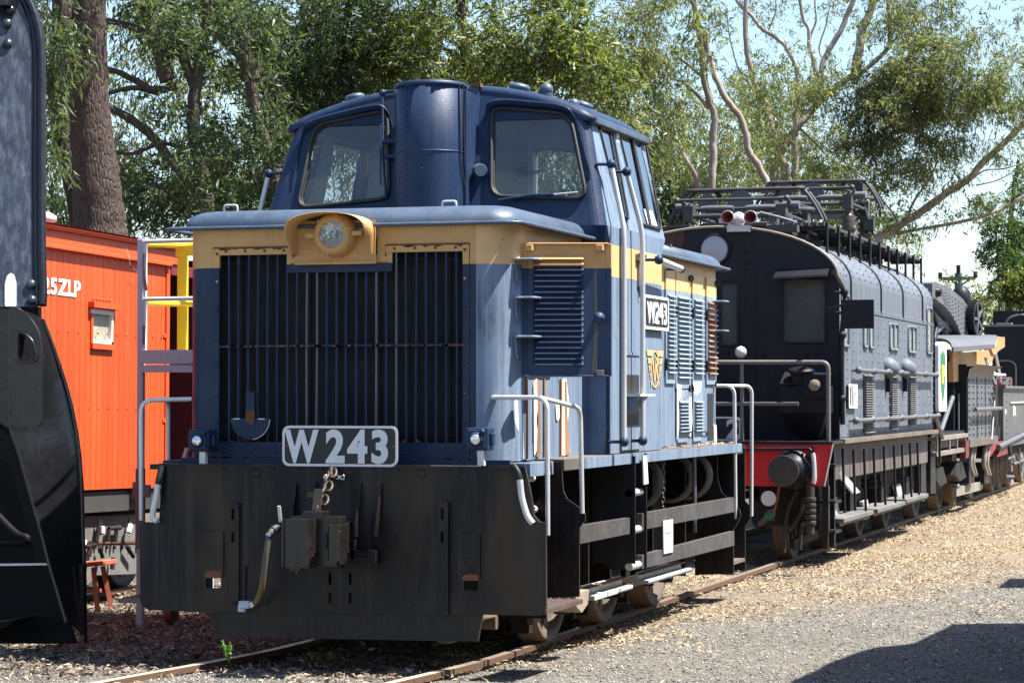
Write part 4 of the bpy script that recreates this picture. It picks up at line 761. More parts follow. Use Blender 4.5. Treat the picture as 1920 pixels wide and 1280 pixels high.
for lo_, hi_, pt, pb, kind, n in ((1249, 1263, 535, 705, 0, 18), (1268, 1291, 520, 715, 1, 18), (1299, 1315, 545, 705, 0, 16), (1325, 1340, 555, 700, 2, 14)):
    d = MB(); ya, yb = sideY(lo_ - 1), sideY(hi_ + 2); zt3, zb3 = 2.80, 1.84; X_ = HW + .002
    if kind == 1: zb3 = 1.80
    m = {0: (0, 1, 2), 1: (0, 1, 2), 2: (0, 1, 3)}[kind]
    d.box((X_, ya, zb3), (X_ + .014, yb, ZB), 2); d.box((X_, ya, ZB + .001), (X_ + .014, yb, zt3), 1)
    louvres(d, X_ + .014, ya + .03, yb - .03, zb3 + .08, 2.60, n, 3 if kind == 2 else 2)
    if kind == 2: d.box((X_ + .0145, ya + .02, 1.95), (X_ + .016, yb - .02, 2.45), 3)
    for z in (2.46, 2.0): d.cyl((X_ + .02, ya - .015, z - .05), (X_ + .02, ya - .015, z + .05), .012, n=8, mi=4)
    for z, r0 in ((zb3 + .0, .03), (2.76, .028)):
        if kind != 0: d.lathe((X_ + .03, yb - .04, z), (0, 1, 0), [(-.008, r0), (.008, r0), (.008, r0 * .6), (-.008, r0 * .6), (-.008, r0)], 10, 4, (False, False)); d.box((X_ + .01, yb - .07, z - .012), (X_ + .03, yb - .01, z + .012), 4)
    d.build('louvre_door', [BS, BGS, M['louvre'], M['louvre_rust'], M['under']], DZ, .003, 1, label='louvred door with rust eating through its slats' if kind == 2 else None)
X_ = HW + .003 # lower doors with bare primer patches
flk = [[(1270, 718), (1279, 722), (1278, 745), (1272, 752), (1276, 790), (1270, 828)], [(1292, 745), (1297, 742), (1299, 790), (1295, 825), (1293, 780)], [(1300, 717), (1316, 715), (1315, 733), (1304, 742)], [(1341, 795), (1346, 795), (1347, 830), (1342, 831)]]
for lo_, hi_, n, fs in ((1270, 1290, 9, flk[:2]), (1299, 1316, 9, flk[2:3])):
    ld = MB(); ya, yb = sideY(lo_), sideY(hi_); ld.box((X_, ya, 1.34), (X_ + .012, yb, 1.79), 0); louvres(ld, X_ + .012, ya + .03, yb - .02, 1.42, 1.70, n, 0)
    for pts_ in fs: p = [V((X_ + .014, q.y, q.z)) for q in rpoly(PX(pts_, HW + .02), .03, 3)]; ld.prism(p, (-.002, 0, 0), (), 1)
    ld.lathe((X_ + .03, yb - .02, 1.40), (0, 1, 0), [(-.006, .03), (.006, .03), (.006, .02), (-.006, .02), (-.006, .03)], 10, 2, (False, False)); ld.build('lower_door', [M['louvre'], M['flake'], M['under']], DZ)
ld = MB(); ld.box((X_, sideY(1328), 1.34), (X_ + .002, sideY(1338), 1.76), 1); p = [V((X_ + .004, q.y, q.z)) for q in rpoly(PX(flk[3], HW + .02), .03, 3)]; ld.prism(p, (-.003, 0, 0), (), 0); ld.build('corner_panel', [M['flake'], M['rubber']], DZ)
# side number plate W243 and the winged emblem, both on the cab side behind the door
X_ = CW + .004; a = HX(1207, 620, X_); b = HX(1247, 560, X_)
ya, yb = HX(1202, 600, X_).y, HX(1248, 600, X_).y; za, zb_ = HX(1230, 619, X_).z, HX(1230, 556, X_).z
def plX(pts, x): return [V((x, p[0], p[1])) for p in pts]
sn = MB(); sn.prism(plX(rrect(ya, yb, za, zb_, .03), X_ + .022), (-.02, 0, 0), (), 0)
sn.prism(plX(rrect(ya, yb, za, zb_, .03), X_ + .028), (-.0055, 0, 0), (plX(rrect(ya + .03, yb - .03, za + .022, zb_ - .022, .02), X_ + .028),), 1)
sno = sn.build('number_plate', [M['plate'], M['white']], DZ)
lt = MB(); lt.text('W243', (X_ + .022, (ya + yb) / 2, (za + zb_) / 2 - .082), (0, 1, 0), (0, 0, 1), .165, .012, 0, .016, squash=(yb - ya) / .60 * .80, space=1.06); lt.build('lettering', [M['white']], sno)
em = MB(); c = HX(1228, 692, X_); k = .0
em_s = (HX(1244, 692, X_).y - HX(1213, 692, X_).y) / 2; eh = (HX(1228, 654, X_).z - HX(1228, 726, X_).z) / 2; X2 = X_ + .003
def ell(sy, sz, n=28): return [(c.y + sy * math.cos(2 * math.pi * i / n), c.z + sz * math.sin(2 * math.pi * i / n)) for i in range(n)]
em.prism(plX(ell(em_s * .52, eh * .98), X2), (-.002, 0, 0), (plX(ell(em_s * .44, eh * .90), X2),), 0)
for i in range(5): # wing feathers either side, shorter downwards
    z1 = c.z + eh * (.98 - i * .40); z0 = z1 - eh * .30; w = em_s * (1.0 - .12 * i)
    for s in (-1, 1):
        zi = (z1 + z0) / 2 - c.z; inner = em_s * .56 * math.sqrt(max(0, 1 - (zi / eh) ** 2)) + em_s * .04
        em.prism(plX([(c.y + s * inner, z0), (c.y + s * (w - em_s * .06), z0), (c.y + s * w, z1), (c.y + s * inner * (.97 if i else .7), z1)], X2), (-.002, 0, 0), (), 0)
for pts_ in ([(-.36, .55), (-.22, .55), (-.02, -.45), (.02, -.62), (-.10, -.62)], [(-.02, .62), (.30, .62), (.38, .3), (.2, .1), (.36, -.5), (.24, -.5), (.08, .05), (.08, .2), (.22, .3), (.18, .5), (-.02, .5)], [(.02, .6), (.1, .6), (.06, -.5), (-.02, -.5)]):
    em.prism(plX([(c.y + em_s * p * 1.05, c.z + eh * q) for p, q in pts_], X2), (-.002, 0, 0), (), 0)
em.build('winged_emblem', [BGS], DZ)
# open louvred door of the front hood, swung out towards the camera
od = MB(); hx, hy = 1.215, .28; th = rad(18); U = V((math.cos(th), math.sin(th), 0)); Nn = V((math.sin(th), -math.cos(th), 0)); W = .575; zA, zBt = 1.875, 2.775
def OD(u, z, o=0): return V((hx, hy, 0)) + U * u + V((0, 0, z)) + Nn * o
def dpan(u0, u1, z0, z1, mi, o=0, t=.022): od.prism([OD(u0, z0, o), OD(u1, z0, o), OD(u1, z1, o), OD(u0, z1, o)], -Nn * t, (), mi)
dpan(0, W, zA, ZB - .02, 0); dpan(0, W, ZB - .02, zBt, 1)
for z in (zA, zBt): od.bar(OD(0, z, .005), OD(W, z, .005), .04, .012, 0 if z < 2 else 1)
for u in (0, W): od.bar(OD(u, zA, .004), OD(u, ZB - .02, .004), .012, .04, 0); od.bar(OD(u, ZB - .02, .004), OD(u, zBt, .004), .012, .04, 1)
n = 20; z0, z1 = zA + .07, 2.70
for k in range(n):
    z = z0 + (k + .5) * (z1 - z0) / n; h = (z1 - z0) / n
    od.prism([OD(.06, z + h * .42, 0), OD(.07, z - h * .30, .030), OD(.07, z - h * .42, .026), OD(.06, z - h * .40, 0)], U * .335, (), 1 if z > ZB else 0)
for u, z in ((.02, zBt - .03), (.5, zBt - .03), (.5, zA + .02)): od.box(OD(u, z - .02, .0), OD(u + .03, z + .02, .06), 2 if z < 2 else 1)
od.lathe(OD(.505, 2.27, 0), Nn, [(0, .03), (.02, .016), (.06, .016), (.075, .03), (.095, .038), (.115, .03), (.125, .005)], 14, 0)
od.prism([OD(.455, zA + .02, .001), OD(.50, zA + .02, .001), OD(.505, 2.25, .001), OD(.49, 2.6, .001), OD(.475, 2.6, .001), OD(.478, 2.2, .001)], -Nn * .0005, (), 4)
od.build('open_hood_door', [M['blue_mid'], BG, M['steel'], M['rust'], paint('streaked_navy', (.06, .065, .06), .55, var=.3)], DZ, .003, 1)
sd_ = MB(); X_ = HW + .003 # opening left behind, and the worn lower side panels
sd_.box((X_ - .001, .36, 1.86), (X_ + .002, .95, 2.78), 2)
for y in (.36, .78, 1.2): sd_.box((X_, y, 1.31), (X_ + .01, y + .02, 1.86), 1)
sd_.box((X_, .52, 1.42), (X_ + .004, .60, 1.8), 2)
for pts_ in ([(1001, 716), (1008, 708), (1012, 735), (1006, 790), (1012, 830), (1002, 856)], [(1055, 712), (1062, 708), (1068, 760), (1064, 800), (1069, 850), (1054, 855)], [(1042, 757), (1049, 750), (1050, 785), (1044, 790)], [(965, 752), (971, 748), (973, 810), (966, 790)]):
    p = [V((X_ + .006, q.y, q.z)) for q in rpoly(PX(pts_, HW + .01), .03, 3)]; sd_.prism(p, (-.003, 0, 0), (), 0)
for pts_ in ([(1007, 712), (1011, 712), (1013, 790), (1012, 856), (1006, 856), (1009, 780)], [(1059, 715), (1062, 715), (1064, 780), (1068, 852), (1060, 853)]):
    p = [V((X_ + .0075, q.y, q.z)) for q in PX(pts_, HW + .01)]; sd_.prism(p, (-.001, 0, 0), (), 1)
sd_.box((X_, .28, 1.31), (X_ + .006, .34, 1.62), 3)
sd_.build('worn_side_panel', [M['flake'], paint('orange_rust_streak', (.32, .15, .05), .85, var=.4, rust=.3), M['rubber'], M['white']], DZ)
# D shaped climbing steps on the hood corner
for px, py in ((970, 486), (970, 558), (970, 631), (1352, 568), (1352, 622)):
    y = .22 if px < 1000 else 6.3; z = HX(px, py, HW).z; s = MB(); o = V((HW - .01, y, z)); dy = V((-.02 if px < 1000 else 0, -.09, 0))
    s.tube(rpath([o + V((0, -.08, 0)), o + V((.14, -.085, 0)), o + V((.14, .08, 0)), o + V((0, .08, 0))], .03), .009, 6); s.prism(rpath([o + V((0, -.08, .0)), o + V((.14, -.085, .0)), o + V((.14, .08, 0)), o + V((0, .08, 0))], .03), (0, 0, .004))
    s.tube(rpath([o + V((0.0, -.07, 0)), o + V((.012, -.075, -.15)), o + V((.012, .06, -.15)), o + V((0, .07, 0))], .03), .006, 6); s.build('climbing_step', [BS], DZ)
# ------------------------------------------------------------------ running boards, step plates, handrails
for sx in (1, -1):
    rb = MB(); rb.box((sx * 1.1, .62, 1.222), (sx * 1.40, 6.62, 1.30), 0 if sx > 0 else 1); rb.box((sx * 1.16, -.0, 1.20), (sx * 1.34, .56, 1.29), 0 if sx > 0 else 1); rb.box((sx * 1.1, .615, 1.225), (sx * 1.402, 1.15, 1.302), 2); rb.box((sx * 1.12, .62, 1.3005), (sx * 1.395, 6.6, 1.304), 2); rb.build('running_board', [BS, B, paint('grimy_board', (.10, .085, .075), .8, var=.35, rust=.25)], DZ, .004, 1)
lw = MB()
lit = RNG.uniform(0, 1, (260, 2)); c = []
for u, w in lit: c.append((HW + .02 + w * .16, 2.2 + u * 4.3, 1.307 + random.uniform(0, .012)))
c = np.array(c) - np.array(DZ.location); dd = RNG.normal(size=(len(c), 3)); dd[:, 2] *= .2; ln_ = RNG.uniform(.02, .06, len(c))
lo_ = obj('fallen_leaves', leaf_mesh('fallen_leaves', c, dd, ln_, ln_ * .3, M['dryleaf'], .4, RNG.normal(size=(len(c), 3)) * .4 + [0, 0, 1])); lo_.location = DZ.location; tag(lo_, 'dry brown leaves fallen along the blue running board', 'leaves', kind='stuff')
def step_plate(y, sx, prof, t=.02, nm='step_plate'):
    m = MB(); m.prism([V((sx * x, y, z)) for x, z in prof], (0, t, 0)); return m.build(nm, [M['black']], DZ, .004, 1)
y2 = .60; prof = [(1.02, 1.29), (1.21, 1.285), (1.215, .98), (1.25, .86), (1.36, .76), (1.42, .70), (1.43, .65), (1.40, .58), (1.36, .52), (1.36, .12), (1.0, .10)]
def pxprof(lst, y): return [(p.x, p.z) for p in PY(lst, y)]
pr = pxprof([(1012, 868), (1052, 866), (1056, 920), (1063, 935), (1085, 950), (1097, 962), (1097, 975), (1086, 990), (1086, 1118), (1026, 1120), (1012, 1118)], y2)
step_plate(y2, 1, pr); step_plate(y2, -1, pr)
for y in (6.42, 6.95): step_plate(y, 1, prof); step_plate(y, -1, prof)
for sx in (1, -1):
    tr = MB(); a = HY(1024, 1146, YP).x
    tr.box((sx * (a - .30), YP + .03, .315), (sx * (a - .005), y2, .345), 0)
    for i in range(14):
        for j in range(5): tr.sphere((sx * (a - .285 + j * .065), YP + .08 + i * .06, .346), .014, 6, 0, (1, 1, .7))
    tr.build('footstep', [paint('chequer_step', (.09, .06, .055), .55, rust=.3, var=.3)], DZ)
    tr = MB(); tr.box((sx * .98, 6.44, .2), (sx * 1.36, 6.95, .23), 0); tr.box((sx * .95, 6.94, .2), (sx * 1.36, 6.96, 1.25), 1); tr.build('footstep', [paint('chequer_step_rear', (.12, .1, .09), .55, rust=.15), M['black']], DZ)
    for (pa, pb) in (((943, 902), (1012, 898)), ((948, 962), (1012, 953))): tr = MB(); A, Bq = HY(*pa, -.1), HY(*pb, .55); tr.tube([(sx * A.x, YP + .03, A.z), (sx * A.x, y2, A.z)], .024, 8); tr.build('step_rung', [M['white']], DZ)
# handrails
h = MB(); a = HY(925, 740, .02); p = [HX(930, 741, 1.1), ]
zt_h = HY(1000, 741, -.12).z
def hr(pts, mats=None, nm='handrail', r=.0165):
    m = MB(); m.tube(rpath(pts, .09), r, 10, 0); return m.build(nm, [M['silver']], DZ)
A = HY(1026, 745, -.12); Bq = HY(1027, 1003, -.12)
hr([(1.0, .06, A.z), (A.x + .0, -.12, A.z), (Bq.x, -.12, Bq.z)])
A2 = HY(1088, 770, .55); B2 = HY(1091, 962, .55)
hr([(A.x - .06, -.11, A.z), (A2.x, .55, A2.z + .02), (B2.x, .56, B2.z)])
fg = MB(); fg.lathe((.985, .07, A.z), (.4, -1, 0), [(0, .06), (.012, .06), (.02, .035), (.05, .03)], 14); fg.build('rail_flange', [M['rust']], DZ)
L0, L1, L2 = HY(355, 748, -.12), HY(264, 750, -.12), HY(265, 975, -.12)
hr([(-1.15, .06, L0.z), (L1.x, -.12, L1.z), (L2.x, -.12, L2.z)]); hr([(L1.x + .05, -.11, L1.z), (L1.x - .1, .55, L1.z), (L1.x - .1, .56, L1.z - .8)])
for sx in (1, -1):
    hr([(sx * 1.17, 6.3, 1.83), (sx * 1.38, 6.38, 1.83), (sx * 1.38, 6.43, .62)]); hr([(sx * 1.17, 6.5, 1.83), (sx * 1.43, 6.93, 1.83), (sx * 1.42, 6.95, .62)])
# short bent grab irons at the apron shoulders
for q, in (([(962, 871), (973, 890), (978, 930), (988, 965), (999, 981)],), ([(303, 873), (297, 900), (293, 930), (286, 967), (295, 977)],)):
    m = MB(); P = wob([HY(a, b, YP - .05 if i else YP - .02) for i, (a, b) in enumerate(q)], 4); k = len(P) // 3; m.tube(P[:k + 1], .021, 8, 1); m.tube(P[k:], .022, 8, 0); m.build('grab_iron', [M['silver'], M['black_side']], DZ)
# ------------------------------------------------------------------ side planks, ladder, underframe, wheels
XP = 1.40
for i, q in enumerate(([(1088, 985), (1181, 970), (1181, 1000), (1088, 1019)], [(1204, 962), (1377, 932), (1377, 959), (1204, 993)], [(1204, 1040), (1377, 995), (1377, 1022), (1204, 1066)])):
    m = MB(); P = PX(q, XP); m.prism([P[3], P[2], P[1], P[0]], (-.045, 0, 0)); m.build('side_plank', [M['wood']], DZ, .006, 1)
for (p0, p1, p2, p3) in (((1181, 855), (1191, 853), (1190, 1055), (1180, 1058)), ((1203, 850), (1212, 850), (1209, 1068), (1202, 1070))):
    zt_, zb_ = HX(p0[0], p0[1], XP).z, HX(p3[0], p3[1], XP).z
    yy_ = HX((p0[0] + p1[0]) / 2, 950, XP).y
    for sx in (1, -1): m = MB(); m.box((sx * (XP - .32), yy_, zb_), (sx * (XP + .02), yy_ + .015, zt_), 0); m.build('ladder_side', [M['black_side']], DZ)
for pz in (923, 993, 1060):
    ya = HX(1186, 950, XP).y; yb = HX(1207, 950, XP).y; z = HX(1195, pz, XP).z; m = MB(); m.cyl((XP - .03, ya, z), (XP - .03, yb, z), .03, n=10); m.build('ladder_rung', [M['silver']], DZ)
m = MB(); P = PX([(1206, 853), (1213, 853), (1216, 906), (1208, 908)], XP + .03); m.prism(P[::-1], (-.01, 0, 0)); m.build('white_strip', [M['white']], DZ)
m = MB(); P = PX([(1244, 976), (1262, 973), (1262, 1034), (1245, 1038)], XP + .012); m.prism([P[3], P[2], P[1], P[0]], (-.008, 0, 0))
X3 = XP + .0125; a, b = HX(1247, 1001, X3), HX(1259, 998, X3)
so = m.build('paper_notice', [M['white']], DZ)
m = MB()
for k in range(9): y = a.y + (b.y - a.y) * k / 9; m.box((X3, y, a.z - .006 + .008 * (k % 2)), (X3 + .001, y + .018, a.z + .012), 0)
m.build('small_print', [paint('grey_ink', (.3, .32, .4), .6, var=.1)], so)
for q in ([(1093, 1098), (1166, 1080), (1166, 1098), (1093, 1122)], [(1196, 1072), (1275, 1052), (1278, 1066), (1196, 1092)]):
    P = PX(q, 1.12); m = MB(); m.prism([P[3], P[2], P[1], P[0]], (-.02, 0, 0)); m.box(P[3] + V((-.02, 0, -.01)), P[2] + V((.09, 0, .012)), 0); m.box(P[0] + V((-.02, 0, -.02)), P[1] + V((.05, 0, .0)), 1); m.build('brake_beam', [paint('pale_underframe_beam', (.46, .50, .50), .6, rust=.12), M['rust']], DZ)
uf = MB(); uf.box((-.6, -.2, .42), (.6, 6.9, 1.24), 0)
for sx in (-1, 1):
    uf.box((sx * .62, -.25, .30), (sx * .68, 6.9, 1.22), 0)
    for y in (1.2, 2.35, 3.0, 4.4, 5.6): uf.box((sx * .66, y, .15), (sx * 1.10, y + .03, 1.21), 0)
    uf.box((sx * .95, 1.23, .2), (sx * .98, 1.95, 1.2), 0); uf.box((sx * .92, 4.42, .35), (sx * .95, 5.5, 1.2), 0); uf.box((sx * .9, 2.5, .5), (sx * .93, 3.0, 1.2), 0)
uf.build('underframe', [M['under']], DZ)
for y in (4.15, 5.35, 6.05):
    m = MB()
    m.lathe((1.0, y, 1.02), (0, 1, 0), [(0, .19), (0, .21), (.05, .21), (.06, .225), (.12, .225), (.13, .21), (.2, .21), (.2, .19), (0, .19)], 24, 0, (False, False))
    m.build('air_reservoir_strap', [paint('brown_grey_strap', (.13, .10, .085), .6, var=.25, rust=.1)], DZ)
m = MB()
for k in range(16): link(m, (1.28, 4.02 + .016 * math.sin(k * .4) + (.0 if k < 11 else (k - 10) * .03), 1.19 - min(k, 11) * .038), (0, .2 if k < 11 else 1, -1 if k < 11 else 0), .05, .026, .005, (k % 2) * 1.57)
m.build('hanging_chain', [M['steel']], DZ)
for q, mm in (([(1.2, 2.75, 1.20), (1.3, 3.0, 1.12)], 'rust'), ([(.95, 1.55, 1.1), (1.0, 1.5, .7), (.98, 1.55, .35), (1.0, 1.75, .22)], 'steel'), ([(1.25, 5.3, 1.2), (1.25, 5.32, .55)], 'steel')): m = MB(); m.tube(wob(q, 3), .02, 8); m.build('brake_pipe', [M[mm]], DZ)
m = MB(); m.lathe((1.0, .95, 1.1), (0, 1, 0), [(0, .15), (.05, .16), (.1, .15), (.15, .16), (.2, .15), (.3, .14)], 16, 0); m.build('brake_cylinder', [M['under']], DZ)
def wheel(x, y, z, R, sx, parent, nm='wheel', mats=('wheel', 'tread')):
    m = MB(); m.lathe((x, y, z), (sx, 0, 0), [(-.10, R + .028), (-.075, R + .028), (-.06, R + .003), (.055, R - .004), (.06, R - .012)], 40, 1, (True, False))
    m.lathe((x, y, z), (sx, 0, 0), [(.06, R - .012), (.062, R - .035), (.058, R - .04), (.058, R - .085), (.02, R - .10), (.005, R * .55), (.02, R * .28), (.07, R * .24), (.085, R * .17), (.085, .001)], 40, 0, (False, False))
    for k in range(6): a = k * math.pi / 3 + .4; m.prism([V((x + sx * .03, y + math.cos(a + s * .16) * r1, z + math.sin(a + s * .16) * r1)) for r1, s in ((R * .3, -1), (R - .1, -.7), (R - .1, .7), (R * .3, 1))], (-sx * .03, 0, 0), (), 0)
    return m.build(nm, [M[k] for k in mats], parent)
WY = (1.95, 3.55, 5.25)
for y in WY:
    for sx in (1, -1): wheel(sx * .86, y, rz(y) + .502, .50, sx, DZ)
    m = MB(); m.cyl((-.85, y, .41), (.85, y, .41), .09); m.build('axle', [M['under']], DZ)
for sx in (1, -1):
    sr_ = MB(); sr_.bar((sx * 1.0, WY[0], .2), (sx * 1.0, WY[2], .2), .05, .10, 0)
    for y in WY: sr_.cyl((sx * .95, y, .2), (sx * 1.06, y, .2), .085, n=14)
    for y in (1.35, 2.55, 2.95, 4.2): sr_.box((sx * .8, y - .05, .10), (sx * .93, y + .1, .75), 0); sr_.box((sx * .78, y + .03, .02), (sx * .92, y + .12, .35), 0)
    sr_.build('coupling_rod', [M['under']], DZ)
m = MB(); m.box((.55, .35, .12), (.78, .95, .3), 0); m.box((.62, .2, .05), (.70, .9, .22), 0); m.cyl((.5, .5, .18), (.95, .5, .18), .05); m.build('sand_gear', [paint('rusty_brown_gear', (.13, .085, .055), .7, rust=.3, var=.3)], DZ)
m = MB(); m.prism([(1.14, 1.12, .34), (1.14, 1.5, .34), (1.14, 1.46, .24), (1.14, 1.3, .19), (1.14, 1.16, .24)], (.2, 0, 0)); m.build('step_bracket', [paint('dusty_gear', (.3, .24, .18), .7, rust=.15)], DZ)
# rear coupler deck
m = MB(); m.box((-1.35, 6.62, 1.2), (1.35, 7.0, 1.28), 0); m.box((-1.35, 6.97, .45), (1.35, 7.0, 1.2), 0); m.box((-.12, 7.0, .75), (.12, 7.5, 1.0), 0); m.build('rear_deck', [M['black_side']], DZ)
# lid and small valve on the rear hood roof
m = MB(); m.lathe((.75, 4.35, ZT + .12), (0, 0, 1), [(0, .17), (.08, .18), (.12, .2), (.13, .2), (.17, .08), (.175, .001)], 20); m.build('roof_cowl', [M['silver']], DZ)
m = MB(); m.tube([(1.12, 4.0, ZT + .08), (1.15, 4.35, ZT + .05)], .035, 8); m.tube([(1.14, 4.4, ZT + .05), (1.16, 4.75, ZT + .03)], .022, 8)
for y in (4.1, 4.4, 4.75): m.box((1.1, y - .02, ZT + .0), (1.18, y + .02, ZT + .13))
m.build('roof_pipe', [M['steel']], DZ)
# mirror on the far side
m = MB(); m.bar((-1.43, 2.72, 2.96), (-1.37, 2.66, 3.45), .05, .012, 0); m.tube([(-1.37, 2.66, 3.44), (-1.30, 2.7, 3.5)], .02, 6, 1); m.build('wind_deflector', [M['white'], B], DZ)
# ------------------------------------------------------------------ black electric locomotive behind the diesel
EL = thing('electric_locomotive', (0, 15.8, -.09), 'black riveted electric locomotive with folded pantographs and red buffer beam', 'locomotive')
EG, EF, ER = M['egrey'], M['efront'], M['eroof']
EX, EY0, EY1, EZ0 = 1.40, HX(1573, 700, 1.40).y, HX(1750, 700, 1.40).y, HX(1574, 827, 1.40).z
def esec(n=14):
    """half outline from sill over the roof to the other sill"""
    pr = [(EX, EZ0), (EX, 3.05)]
    zt = 3.66
    for k in range(1, n + 1):
        a = k / n * math.pi / 2; pr.append((EX * math.cos(a), 3.05 + (zt - 3.05) * math.sin(a)))
    return pr + [(-x, z) for x, z in reversed(pr[:-1])]
sec = esec(); m = MB()
n = len(sec); roof_from = 1
for y0, y1 in ((EY0, EY1),):
    vs = [V((x, y0, z)) for x, z in sec] + [V((x, y1, z)) for x, z in sec]
    for i in range(n - 1):
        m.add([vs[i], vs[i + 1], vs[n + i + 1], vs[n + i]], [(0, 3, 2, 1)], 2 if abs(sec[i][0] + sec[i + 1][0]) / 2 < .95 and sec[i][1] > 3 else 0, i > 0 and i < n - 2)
fw = [rpoly([(p.x, p.z) for p in PY(q, EY0)], .02, 2) for q in ([(1467, 643), (1548, 643), (1549, 522), (1467, 522)], [(1350, 648), (1385, 648), (1385, 528), (1350, 528)])]
fwh = [[V((p.x, EY0, p.y)) for p in q] for q in fw]
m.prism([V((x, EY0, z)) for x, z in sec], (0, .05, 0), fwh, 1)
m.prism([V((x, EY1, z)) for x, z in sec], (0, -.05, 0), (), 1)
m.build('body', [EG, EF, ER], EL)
for i, q in enumerate(fwh):
    g = MB(); g.prism([p + V((0, .02, 0)) for p in q], (0, .01, 0)); loop_tube(g, [p + V((0, -.004, 0)) for p in q], .014, 1); g.build('front_window', [M['hazeglass'], EF], EL)
m = MB(); a, b = HY(1456, 522, EY0), HY(1556, 514, EY0); m.prism([(a.x, EY0 - .005, a.z + .10), (a.x, EY0 - .20, a.z), (a.x, EY0 - .20, a.z - .015), (a.x, EY0 - .005, a.z + .08)], (b.x - a.x, 0, .02), (), 0); m.bar((a.x, EY0 - .2, a.z - .004), (b.x, EY0 - .2, a.z + .016), .02, .022, 1); m.build('window_hood', [EF, M['eroof']], EL)
# front fittings: seams, lamp, rim
m = MB(); rim = [V((x, EY0 - .012, z + .0)) for x, z in sec[1:-1]]; m.tube(rim, .018, 6, 1)
for px in (1398, 1412): c = HY(px, 600, EY0); m.box((c.x - .006, EY0 - .01, EZ0), (c.x + .006, EY0, 3.5), 0)
for px in (1398, ): c = HY(px, 600, EY0); m.box((c.x, EY0 - .006, EZ0), (c.x + .12, EY0, 3.45), 0)
for px, py in ((1516, 662), (1532, 662), (1400, 474), (1404, 494), (1432, 665), (1365, 660)): c = HY(px, py, EY0); m.sphere((c.x, EY0 - .005, c.z), .022, 8, 0)
m.build('front_trim', [EF, paint('worn_roof_rim', (.22, .19, .15), .6, var=.3)], EL)
m = MB(); c = HY(1510, 600, EY0 + .5); m.box((c.x - .55, EY0 + .5, c.z - .35), (c.x + .1, EY0 + .6, c.z - .12), 0); m.box((c.x - .18, EY0 + .4, c.z), (c.x - .12, EY0 + .42, c.z + .25), 1); m.box((c.x - .2, EY0 + .4, c.z + .22), (c.x - .02, EY0 + .42, c.z + .26), 1); m.box((-1.3, EY0 + .9, 1.4), (1.3, EY0 + .95, 3.2), 2); m.build('cab_interior', [M['cream'], M['white'], paint('brown_cab_wall', (.12, .09, .07), .7)], EL)
c = HY(1341, 468, EY0); m = MB(); m.lathe((c.x, EY0, c.z), (0, -1, 0), [(0, .18), (.05, .18), (.06, .165), (.05, .155)], 32, 0, (False, False)); hd = m.build('headlamp', [EF], EL)
m = MB(); m.lathe((c.x, EY0 - .045, c.z), (0, -1, 0), [(0, .156), (.015, .1), (.02, .001)], 32, 0, (False, False)); m.build('lens', [M['frostlamp']], hd)
m = MB(); P = PY([(1245, 435), (1280, 428), (1284, 452), (1268, 474), (1250, 474)], EY0 - .004); m.prism(P[::-1], (0, .003, 0)); m.build('rust_patch', [paint('dull_rust_patch', (.06, .028, .02), .85, var=.4)], EL)
# horns
m = MB(); c0 = HY(1385, 413, EY0 - .05)
for px in (1364, 1407):
    c = HY(px, 407, EY0 - .18); m.lathe(c, (0, 1, 0), [(0, .072), (.03, .058), (.10, .04), (.22, .027), (.30, .022)], 18, 0, (False, True)); m.lathe(c, (0, 1, 0), [(-.004, .070), (.03, .053), (.1, .034), (.16, .018), (.17, .001)], 18, 1, (False, False)); m.lathe(c, (0, 1, 0), [(-.005, .070), (-.005, .076), (.005, .076)], 18, 0, (False, False))
m.sphere(c0 + V((0, 0, .01)), .082, 14, 0, (1, .8, 1.05)); m.box(c0 + V((-.13, -.03, -.13)), c0 + V((.13, .12, -.06)), 0)
m.build('air_horns', [M['silver'], paint('faded_red_bell', (.30, .07, .06), .5)], EL)
# side: rivets, seams, gutter line, windows, louvres, plates, rails
def SX(px, py, x=EX): return HX(px, py, x)
m = MB()
def rivet(y, z, x=EX, nx=1.0, nz=0.0): m.add([(x + .018 * nx, y, z + .018 * nz), (x, y - .022, z), (x, y, z + .022), (x, y + .022, z), (x, y, z - .022)], [(0, 1, 2), (0, 2, 3), (0, 3, 4), (0, 4, 1)], 0, True)
zrl = SX(1620, 583).z; L = EY1 - EY0
cols = nums(EY0 + .08, EY1 - .08, 17)
for i, y in enumerate(cols):
    for z in nums(EZ0 + .08, zrl - .06, 13): rivet(y + (0 if i % 3 else .03), z)
    for k in range(1, 9):
        a = k / 14 * math.pi / 2 * 1.0; x, z = EX * math.cos(a), 3.05 + .61 * math.sin(a); rivet(y, z, x + .002, math.cos(a), math.sin(a))
for y in nums(EY0 + .1, EY1 - .1, 80): rivet(y, zrl + .02); rivet(y, EZ0 + .05)
for k in range(4):
    y = EY0 + L * (.10 + .235 * k + (.05 if k else 0)); m.tube([(EX + .004, y, zrl)] + [(EX * math.cos(a) + .004, y, 3.05 + .615 * math.sin(a)) for a in nums(0, 1.2, 10)], .018, 6, 1)
m.bar((EX + .004, EY0 + .35, zrl), (EX + .004, EY1, zrl), .012, .035, 0); m.bar((EX + .02, EY0 - .02, EZ0), (EX + .02, EY1 + .02, EZ0), .10, .05, 2)
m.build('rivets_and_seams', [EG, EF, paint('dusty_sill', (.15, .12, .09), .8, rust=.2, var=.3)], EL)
def wx(q, mat, nm, off=.004, t=.006, x=EX):
    w = MB(); P = [V((x + off, p.y, p.z)) for p in rpoly(PX(q, x), .03, 3)]; w.prism(P[::-1], (-t, 0, 0)); 
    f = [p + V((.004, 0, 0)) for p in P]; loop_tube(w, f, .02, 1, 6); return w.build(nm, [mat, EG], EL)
pg = paint('pale_green_glass', (.30, .36, .34), .15, var=.15, dirt_amt=.3)
